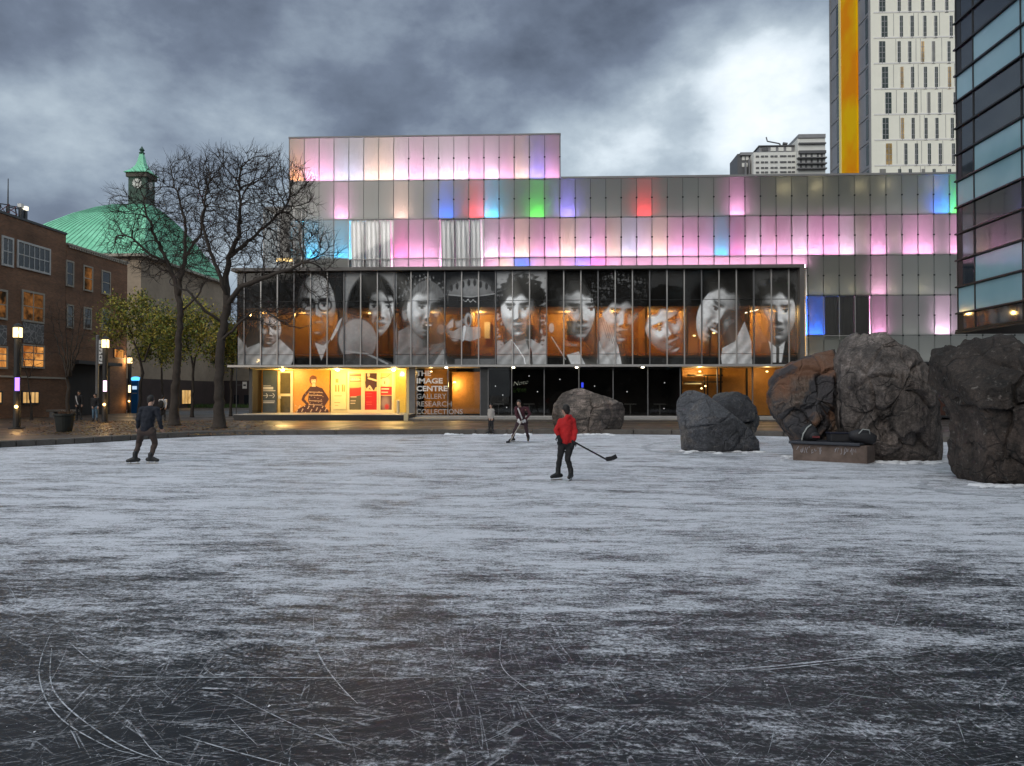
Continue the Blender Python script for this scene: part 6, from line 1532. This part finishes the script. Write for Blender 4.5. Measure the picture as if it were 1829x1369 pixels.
    for q in 'LR': b.capsule(W['hp' + q], W['kn' + q], .095 * s, .070 * s); b.capsule(W['kn' + q], W['an' + q] + Vector((0, 0, .02 * s)), .070 * s, .056 * s)
    pt = soft(b.build('trousers', pants, root), .017 * s, 3); dm = pt.modifiers.new('folds', 'DISPLACE'); dm.texture = tx; dm.strength = .045 * s; dm.texture_coords = 'LOCAL'
    # hair or hat
    b = MB(); b.ball(hd - F * .016 * s + Vector((0, 0, .022 * s)), .092 * s, .100 * s, .108 * s, 14, 10); b.ball(hd - F * .045 * s - Vector((0, 0, .035 * s)), .075 * s, .07 * s, .075 * s, 12, 8)
    hr = soft(b.build('hat' if hat else 'hair', hat or hair, root), .014 * s, 2)
    # hands
    for q, sg in (('L', 1), ('R', -1)):
        b = MB(); hand_mesh(b, W['ha' + q], W['ha' + q] - W['el' + q], s * (1.2 if gloves else 1.0), sg); soft(b.build('glove' if gloves else 'hand', gloves or m_skin, root), .006, 2)
    # boots with blades, or shoes
    for q in 'LR':
        a = W['an' + q]; d = fd[q]; heel = Vector((a.x, a.y, fz)) - d * .07 * s; toe = Vector((a.x, a.y, fz)) + d * .17 * s
        b = MB(); b.capsule(a + Vector((0, 0, .07 * s)), Vector((a.x, a.y, fz + .03 * s)), .062 * s, .06 * s); b.capsule(heel + Vector((0, 0, .02 * s)), toe, .052 * s, .042 * s); b.capsule(Vector((a.x, a.y, fz + .06 * s)), toe, .055 * s, .04 * s)
        bt = soft(b.build('skate' if skates else 'shoe', shoes or m_black, root), .012 * s, 2)
        if skates:
            for u in (-.05, .11):
                c = Vector((a.x, a.y, 0)) + d * u * s; b = MB(); b.beam((c.x, c.y, gz + .028), (c.x, c.y, fz - .02 * s), .02, .05 * s); b.build('blade_holder', m_white, bt)
            b = MB(); c0 = Vector((a.x, a.y, gz + .014)) - d * .11 * s; c1 = Vector((a.x, a.y, gz + .014)) + d * .19 * s; b.beam(c0, c1, .006, .028); b.build('blade', m_alu, bt)
    if stripe:
        b = MB(); c0 = W['neck'].lerp(W['shL'], .5) + Vector((0, -.14 * s, 0)); c1 = W['pelv'] + Vector((.05, -.17 * s, 0)); b.tube([c0, c0.lerp(c1, .5) + Vector((0, -.05, 0)), c1], .026, 6); b.build('stripe', stripe, jk)
    return root, W
m_red = clothm('red_jacket', (.46, .012, .014)); m_navy = clothm('navy_jacket', (.010, .013, .022)); m_blk = clothm('black_cloth', (.012, .012, .014)); m_brown = clothm('brown_trousers', (.058, .040, .034)); m_maroon = clothm('maroon_jersey', (.05, .010, .018)); m_maroon2 = clothm('plum_trousers', (.035, .016, .022)); m_greyj = clothm('grey_jacket', (.36, .33, .30)); m_whitej = clothm('white_jacket', (.62, .60, .60)); m_jean = clothm('pale_jeans', (.08, .14, .20)); m_hair = pm('dark_hair', (.012, .010, .009), .6, .3, 20, .4)
def stick(label, a, b_, tip, col, w=.030):
    root = thing('hockey_stick', label, 'hockey stick', b_)
    m = MB(); m.beam(a, b_, w * .75, w); m.build('shaft', col, root)
    m = MB(); d = (tip - b_); up = Vector((0, 0, 1)); q = b_ + d * .55 + Vector((0, 0, -.012))
    m.beam(b_ - (b_ - a).normalized() * .02, q, .014, .085); m.beam(q - d * .03, tip, .014, .085); m.build('blade', m_blk, root)
    g = MB(); e = a + (b_ - a).normalized() * .14; g.beam(a, e, w * .95, w * 1.2); g.build('grip', m_blk, root)
pr1, W1 = person('hockey skater in red hooded jacket and black trousers, seen from behind', (1005, 858),
    dict(head=(1010, 732), neck=(1012, 746.5), chest=(1012, 758), pelv=(1011, 787), shL=(1001.5, 753), elL=(993.5, 769, -.08), haL=(997, 779, -.12), shR=(1023, 753), elR=(1028, 772, -.05), haR=(1024, 790, -.1),
         hpL=(1004, 792), knL=(999.5, 819, -.04), anL=(997, 842), toL=(987, 852, -.06), hpR=(1019, 792), knR=(1014, 820, -.06), anR=(1019.5, 844, -.05), toR=(1015, 853, -.24)), .87, m_red, m_blk, m_hair, (-.75, .65, 0), gloves=m_blk, hood=True, bulk=1.06)
A = on_y(1021, 787.5, W1['haR'].y - .03); B = on_y(1084, 821.5, W1['haR'].y - .25); T = on_y(1101.5, 815, W1['haR'].y - .25)
stick('black hockey stick held out low by the skater in red', A, B, T, m_blk)
person('skater in dark jacket and brown trousers leaning forward near the trees', (258, 828.5),
    dict(head=(270, 715, .25), neck=(268, 727, .12), chest=(267, 736, .08), pelv=(262, 766), shL=(254, 731, .05), elL=(247, 750, -.02), haL=(246.5, 766, .05), shR=(280, 732, .05), elR=(285, 752), haR=(288.5, 766, .12),
         hpL=(253, 771), knL=(248, 793, .12), anL=(241.5, 815, -.15), toL=(234, 826, -.18), hpR=(271, 771), knR=(277, 793, .15), anR=(269, 817, 0), toR=(282, 826, .02)), 1.0, m_navy, m_brown, m_hair, (.2, 1, -.1))
pr3, W3 = person('hockey player in maroon jersey with legs spread, bent over his stick', (928, 790),
    dict(head=(926.5, 720, -.28), neck=(929, 728, -.18), chest=(931, 734, -.10), pelv=(932, 752), shL=(921.5, 730, -.1), elL=(922, 741, -.25), haL=(926, 750, -.36), shR=(942, 730, -.1), elR=(946.5, 740, -.15), haR=(938, 750, -.30),
         hpL=(926, 755), knL=(919.5, 769, -.1), anL=(916, 782), toL=(909, 789, -.1), hpR=(938.5, 755), knR=(940.5, 770, -.1), anR=(943.5, 782), toR=(943, 789, -.2)), .88, m_maroon, m_maroon2, m_hair, (-.3, -.9, -.35), gloves=m_whitej, stripe=m_whitej)
A = on_y(936, 745, W3['haL'].y - .05); B = on_y(911, 789, W3['haL'].y - .15); T = on_y(904, 790.3, W3['haL'].y - .2)
stick('hockey stick with its blade on the ice before the maroon player', A, B, T, m_greyj)
person('child in pale grey jacket and dark trousers standing at the far kerb', (876.5, 776),
    dict(head=(876.5, 725), neck=(877, 730.5), chest=(877, 735), pelv=(877, 747), shL=(873.4, 733), elL=(872.5, 740), haL=(874, 747, -.08), shR=(880.8, 733), elR=(881.8, 741), haR=(879.5, 747.5, -.08), hpL=(874.7, 749.5), knL=(874.3, 761), anL=(873.5, 771), toL=(870, 775, -.05), hpR=(879.3, 749.5), knR=(879.3, 761), anR=(879.5, 771), toR=(881, 775, -.1)), .76, m_greyj, m_blk, m_hair, (-.4, -1, 0), bulk=1.05, hat=m_blk)
def stand(px, top, feet): 
    h = feet - top; f = lambda q: top + h * q
    w = h * .11
    return dict(head=(px, f(.075)), neck=(px, f(.165)), chest=(px, f(.25)), pelv=(px, f(.47)), shL=(px - w, f(.20)), elL=(px - w * 1.15, f(.35)), haL=(px - w * .9, f(.48), -.1), shR=(px + w, f(.20)), elR=(px + w * 1.15, f(.35)), haR=(px + w * .9, f(.48), -.1),
                hpL=(px - w * .55, f(.50)), knL=(px - w * .6, f(.73), -.05), anL=(px - w * .65, f(.94)), toL=(px - w * .8, f(.99), -.12), hpR=(px + w * .55, f(.50)), knR=(px + w * .5, f(.73), .05), anR=(px + w * .7, f(.94)), toR=(px + w * .8, f(.99), -.1))
person('pedestrian in black with a white scarf by the dark brick doorway', (141, 751), stand(141, 698, 751), 1.0, m_blk, m_blk, m_hair, (.1, -1, 0), gz=PZ, skates=False, stripe=m_whitej)
person('pedestrian in black jacket and pale blue jeans beside the banner lamp', (170, 752.5), stand(170, 703, 752.5), .96, m_blk, m_jean, m_hair, (-.3, -1, 0), gz=PZ, skates=False)
prw, Ww = person('pedestrian in white jacket and black cap walking past the trunk', (292, 752), stand(291, 706, 752), .92, m_whitej, m_blk, m_hair, (.2, 1, 0), gz=PZ, skates=False, hat=m_blk, bulk=1.05)
bp = thing('backpack', 'black backpack worn over the white jacket', 'bag', Ww['chest'])
b = MB(); c = Ww['chest']; b.ball(c + Vector((0, -.22, -.16)), .17, .10, .24, 12, 10); b.build('body', m_blk, bp, smooth=True)
for e in (-.1, .1):
    b = MB(); b.tube([c + Vector((e, -.2, .05)), c + Vector((e, -.08, .17)), c + Vector((e, .16, .08))], .018, 6); b.build('strap', m_blk, bp)
# ================================================================== street furniture
m_lens = emit('warm_lantern', (1, .70, .30), 2.6); m_low = emit('warm_marker', (1, .58, .18), 6)
strip_m = {'violet': emit('violet_strip', (.32, .16, 1), 2.4), 'pink': emit('pink_strip', (1, .70, .95), 2.0), 'warm': emit('warm_strip', (1, .74, .38), 2.2)}
def street_lamp(label, px, py, strip, watts):
    p = on_z(px, py, PZ); x, y = p.x, p.y; o = thing('street_lamp', label, 'street lamp', (x, y, PZ), 'round black lamp columns along the plaza')
    b = MB(); b.lathe(x, y, [(.34, PZ), (.34, PZ + .05), (.16, PZ + .06), (.145, PZ + .9), (.145, PZ + 4.15)], 16); b.build('column', m_black, o, smooth=False)
    b = MB(); b.lathe(x, y, [(.145, PZ + 4.152), (.19, PZ + 4.16), (.19, PZ + 4.58), (.15, PZ + 4.6)], 16); ln = b.build('lantern', m_lens, o)
    for k in range(4):
        a = R(45 + 90 * k); b = MB(); b.box(x + math.cos(a) * .195 - .012, x + math.cos(a) * .195 + .012, y + math.sin(a) * .195 - .012, y + math.sin(a) * .195 + .012, PZ + 4.152, PZ + 4.6); b.build('lantern_rib', m_black, ln)
    b = MB(); b.lathe(x, y, [(.22, PZ + 4.602), (.22, PZ + 4.66), (.14, PZ + 4.74), (.02, PZ + 4.80)], 16); b.build('cap', m_black, o)
    d = (Vector((0, 0, 0)) - Vector((x, y, 0))).normalized(); r = Vector((-d.y, d.x, 0)); c = Vector((x, y, 0)) + d * .15
    q = [c - r * .09, c + r * .09]; b = MB(); b.add([(q[0].x, q[0].y, PZ + 1.72), (q[1].x, q[1].y, PZ + 1.72), (q[1].x, q[1].y, PZ + 2.32), (q[0].x, q[0].y, PZ + 2.32)] + [(v.x - d.x * .05, v.y - d.y * .05, z) for z in (PZ + 1.72, PZ + 2.32) for v in ((q[0], q[1]) if z < PZ + 2 else (q[1], q[0]))], [(0, 1, 2, 3), (0, 4, 5, 1), (1, 5, 6, 2), (2, 6, 7, 3), (3, 7, 4, 0)])
    b.build('light_strip', strip_m[strip], o)
    b = MB(); c2 = c + d * .05 - r * .03; b.ball((c2.x, c2.y, PZ + 1.0), .075, .075, .075, 10, 8); b.build('marker_light', m_low, o)
    for nm, z, w, cl in (('lantern_bulb', PZ + 4.38, watts, (1, .66, .28)), ('marker_bulb', PZ + 1.0, watts * .22, (1, .55, .16))):
        ld = bpy.data.lights.new(nm, 'POINT'); ld.energy = w; ld.color = cl; ld.shadow_soft_size = .12; lo = bpy.data.objects.new(nm, ld); COL.objects.link(lo); lo.parent = o
        e = d * (.40 if nm == 'marker_bulb' else .26); lo.location = Vector((x + e.x, y + e.y, z)) - wloc(o)
    return o
street_lamp('black lamp column with violet light strip beside the planter tub', 30, 766, 'violet', 70)
street_lamp('black lamp column with pink light strip and white banner', 187, 755, 'pink', 70)
street_lamp('black lamp column with warm strip beside the blue info pillar', 231, 738.5, 'warm', 60)
street_lamp('black lamp column seen under the end of the portrait box', 449, 739, 'warm', 60)
# banner pole with vertical banner
p = on_z(173, 751, PZ); y = p.y; bn = thing('banner_pole', 'grey pole carrying a narrow white vertical banner', 'banner', p)
z0, z1 = on_y(173, 600, y).z, on_y(173, 648, y).z
b = MB(); b.lathe(p.x, p.y, [(.10, PZ), (.10, z0), (.02, z0 + .05)], 10); b.build('pole', m_frame, bn)
xa, xb = on_y(176, 630, y).x, on_y(185, 630, y).x; za, zb = on_y(180, 650, y).z, on_y(180, 608, y).z
b = MB(); b.box(xa, xb, y - .02, y + .02, za, zb); fl = b.build('banner', m_white, bn)
for z in (za + .03, zb - .03):
    b = MB(); b.beam((p.x, y, z), (xb, y, z), .03, .03); b.build('bracket', m_frame, bn)
rng = random.Random(3)
for k in range(6):
    z = za + .12 + k * (zb - za - .2) / 6; b = MB(); b.box(xa + .06, xb - .06 - .05 * (k % 2), y - .028, y - .021, z, z + .05); b.box(xa + .06 + .06 * (k % 3), xa + .12 + .06 * (k % 3), y - .0285, y - .021, z + .051, z + .12); b.build('banner_mark', m_black, fl)
# planter tub
p = on_z(115, 772, PZ); tb = thing('planter_tub', 'black tapered planter tub with brown stems at the rink edge', 'planter', p)
b = MB(); b.lathe(p.x, p.y, [(.27, PZ), (.30, PZ + .1), (.38, PZ + .66), (.42, PZ + .68), (.42, PZ + .76), (.37, PZ + .76), (.36, PZ + .70)], 20); b.build('tub', pm('black_tub', (.012, .014, .012), .6, .3, 5, .1), tb)
b = MB(); b.lathe(p.x, p.y, [(.36, PZ + .69), (.25, PZ + .73), (.001, PZ + .75)], 14); b.build('soil', pm('soil', (.05, .03, .02), .9, .4, 8, .4), tb)
b = MB()
for k in range(40):
    a, r = rng.uniform(0, 6.28), rng.uniform(0, .3); q = Vector((p.x + math.cos(a) * r, p.y + math.sin(a) * r, PZ + .7)); b.tube([q, q + Vector((rng.uniform(-.12, .12), rng.uniform(-.12, .12), rng.uniform(.06, .22)))], .008, 3)
b.build('stems', pm('dry_stem', (.10, .05, .025), .9, .4, 5, 0), tb)
# low stone bench by the brick building, litter crate on it
p0, p1 = on_z(82, 746, PZ), on_z(136, 746, PZ); lb = thing('stone_ledge', 'low pale stone ledge seat behind the planter tub', 'bench', (p0 + p1) / 2)
b = MB(); b.box(p0.x, p1.x, p0.y, p0.y + .6, PZ + .38, PZ + .52); b.build('seat', m_palestone, lb, bevel=.02)
for x in (p0.x + .2, p1.x - .5): b = MB(); b.box(x, x + .3, p0.y + .06, p0.y + .5, PZ, PZ + .379); b.build('support', m_concrete, lb)
# blue map sign on a post
p = on_z(91, 742, PZ); y = p.y; ms = thing('map_sign', 'blue map board with white header on a slim grey post', 'sign', p)
b = MB(); b.lathe(p.x, p.y, [(.05, PZ), (.05, on_y(91, 600, y).z)], 8); b.build('post', m_frame, ms)
m_blue = pm('blue_board', (.010, .055, .16), .4, .1, 2, 0); xa, xb = on_y(93.5, 700, y).x, on_y(106.5, 700, y).x
b = MB(); b.box(xa, xb, y - .02, y + .03, on_y(100, 713, y).z, on_y(100, 689, y).z); bo = b.build('board', m_blue, ms)
b = MB(); b.box(xa, xb, y - .021, y + .03, on_y(100, 688.5, y).z, on_y(100, 681.5, y).z); b.build('header', m_white, ms)
for k in range(3): b = MB(); z = on_y(100, 694 + k * 2.4, y).z; b.box(xa + .06, xa + .3 - .05 * k, y - .026, y - .0205, z, z + .04); b.build('print_line', m_letter_thin, bo)
# blue info pillar with lit head
p = on_z(240, 739, PZ); y = p.y; ip = thing('info_pillar', 'tall blue information pillar with glowing head', 'pillar', p)
xa, xb = on_y(234.5, 710, y).x, on_y(246, 710, y).x; zt = on_y(240, 680, y).z
b = MB(); b.box(xa, xb, y, y + .35, PZ, zt); b.build('body', pm('bright_blue_panel', (.008, .11, .30), .35, .1, 2, 0), ip, bevel=.02)
b = MB(); b.lathe((xa + xb) / 2, y + .17, [(.30, zt + .002), (.34, zt + .05), (.34, zt + .22), (.2, zt + .30), (.001, zt + .32)], 14); b.build('beacon', emit('blue_beacon', (.10, .50, 1), 1.6), ip)
for k, (q0, q1) in enumerate(((690, 696), (702, 703.5))): b = MB(); b.box(xa + .08, xb - .08, y - .012, y - .002, on_y(240, q1, y).z, on_y(240, q0, y).z); b.build('panel_print', emit('lit_print', (.55, .75, 1), .8) if k == 0 else m_letter_thin, ip)
# small parking sign by the lamp under the box
p = on_z(422, 741, PZ); y = p.y; ps = thing('street_sign', 'small white sign plate on a thin post under the portrait box', 'sign', p)
b = MB(); b.lathe(p.x, y, [(.04, PZ), (.04, on_y(422, 655, y).z)], 8); b.build('post', m_frame, ps)
p2 = on_y(437, 688, y); b = MB(); b.box(p2.x - .17, p2.x + .17, y - .01, y + .01, p2.z - .28, p2.z + .25); pl = b.build('plate', m_white, ps)
b = MB(); b.beam((p.x, y, p2.z), (p2.x - .16, y, p2.z), .03, .03); b.build('bracket', m_frame, ps)
b = MB(); b.box(p2.x - .1, p2.x + .1, y - .016, y - .011, p2.z - .08, p2.z + .04); b.build('plate_mark', m_dark, pl)
# ================================================================== marks cut in the ice
def scratch_mat(name, col, lo, hi):
    """powdery cut: broken up so that the dark ice shows between the grains"""
    t = NT(name); n = t.noise(28, 4, .7); n2 = t.noise(3.5, 3, .6); t.set(Base_Color=col, Roughness=.8)
    t.set(Alpha=t.ramp(t.math('ADD', t.math('MULTIPLY', n, .6), t.math('MULTIPLY', n2, .4)), [(lo, (0,) * 3), (hi, (1,) * 3)])); return t.m
m_scratch = scratch_mat('scratched_ice', (.62, .65, .70), .36, .56); m_scratch2 = scratch_mat('faint_scratch', (.40, .42, .46), .44, .60)
rng = random.Random(77)
def ribbon(b, pts, w, z, mi):
    n = len(pts)
    if n < 2: return
    base = len(b.v)
    for i, p in enumerate(pts):
        d = pts[min(i + 1, n - 1)] - pts[max(i - 1, 0)]; d = Vector((-d.y, d.x)).normalized() * w * .5 * (.35 + .65 * math.sin(math.pi * (i + .5) / n)) * rng.uniform(.7, 1.2)
        b.v += [(p.x - d.x, p.y - d.y, z), (p.x + d.x, p.y + d.y, z)]
    for i in range(n - 1): b.f.append((base + 2 * i, base + 2 * i + 1, base + 2 * i + 3, base + 2 * i + 2)); b.mi.append(mi)
def arc(x, y, a, L, curv, n): 
    pts = []; s = L / n
    for i in range(n + 1): pts.append(Vector((x, y))); x += math.cos(a) * s; y += math.sin(a) * s; a += curv * s
    return pts
b = MB()
for k in range(4200):
    y = 2.6 + 15 * rng.random() ** 1.7; x = rng.uniform(-1, 1) * (y * .72 + .6)
    L = rng.choice((.06, .10, .15, .25, .4, .9)) * rng.uniform(.6, 1.4); a = rng.uniform(-1.57, 1.57) * rng.uniform(.3, 1)
    ribbon(b, arc(x, y, a, L, rng.gauss(0, .25), 5), rng.uniform(.0012, .0036) * (1 + y * .06), .0035 + .002 * rng.random(), 1 if rng.random() < .80 else 0)
def px_curve(pts, w, mi=0, k=10):
    P = [Vector(on_z(x, y, 0)[:2]) for x, y in pts]; out = []
    for i in range(len(P) - 1):
        p0, p1, p2, p3 = P[max(i - 1, 0)], P[i], P[i + 1], P[min(i + 2, len(P) - 1)]
        for s in range(k): q = s / k; out.append(.5 * ((2 * p1) + (p2 - p0) * q + (2 * p0 - 5 * p1 + 4 * p2 - p3) * q * q + (3 * p1 - p0 - 3 * p2 + p3) * q ** 3))
    ribbon(b, out + [P[-1]], w, .0065, mi)
for pts, w in (([(92, 1130), (74, 1175), (70, 1210), (84, 1255), (120, 1295), (190, 1335), (240, 1350)], .007), ([(92, 1160), (90, 1215), (110, 1255), (170, 1305), (240, 1345), (325, 1369)], .008), ([(560, 1100), (562, 1150), (580, 1190), (610, 1230), (640, 1260)], .008), ([(583, 1110), (600, 1145), (620, 1175)], .005),
               ([(90, 1205), (240, 1211), (420, 1212), (700, 1213), (900, 1208)], .010), ([(410, 1240), (500, 1285), (580, 1320), (640, 1335)], .006), ([(320, 1315), (420, 1345), (510, 1369)], .007), ([(240, 1302), (270, 1340), (305, 1369)], .005), ([(125, 1150), (160, 1180), (210, 1205)], .007), ([(120, 1150), (200, 1165), (275, 1190)], .005),
               ([(900, 1120), (893, 1160), (898, 1195), (930, 1225), (960, 1245)], .005), ([(900, 1210), (1060, 1206), (1240, 1200), (1400, 1196)], .008), ([(1300, 1198), (1380, 1192), (1470, 1183), (1560, 1174)], .022), ([(1350, 1200), (1430, 1192), (1540, 1180)], .014), ([(0, 1130), (60, 1160), (160, 1185)], .004), ([(1010, 1255), (1060, 1270), (1110, 1290)], .004), ([(1560, 1175), (1640, 1168), (1829, 1140)], .005), ([(350, 1231), (420, 1233)], .022), ([(1500, 1240), (1580, 1250), (1700, 1255)], .006), ([(700, 1010), (760, 960), (830, 930)], .006), ([(1180, 1110), (1230, 1085), (1275, 1065)], .006), ([(1020, 1115), (1130, 1130), (1250, 1160), (1330, 1168)], .008), ([(900, 1150), (960, 1110), (1010, 1090)], .006), ([(760, 1170), (820, 1150), (890, 1080)], .004)):
    px_curve(pts, w)
tag(b.build('skate_marks', [m_scratch, m_scratch2], None), 'white skate scratches criss-crossing the near ice', 'skate marks', kind='stuff')
b = MB()
for k in range(900):
    y = 2.8 + 9 * rng.random() ** 1.6; x = rng.uniform(-1, 1) * (y * .7 + .5); r = rng.uniform(.002, .006) if rng.random() < .96 else rng.uniform(.008, .013)
    v = [Vector((rng.gauss(0, 1), rng.gauss(0, 1), rng.gauss(0, .5))).normalized() * r * rng.uniform(.7, 1.3) for _ in range(4)]
    c = Vector((x, y, r * .45)); b.add([c + q for q in v], [(0, 1, 2), (0, 2, 3), (0, 3, 1), (1, 3, 2)])
tag(b.build('ice_chips', m_snow), 'scattered chips of shaved ice on the near rink', 'ice chips', kind='stuff')
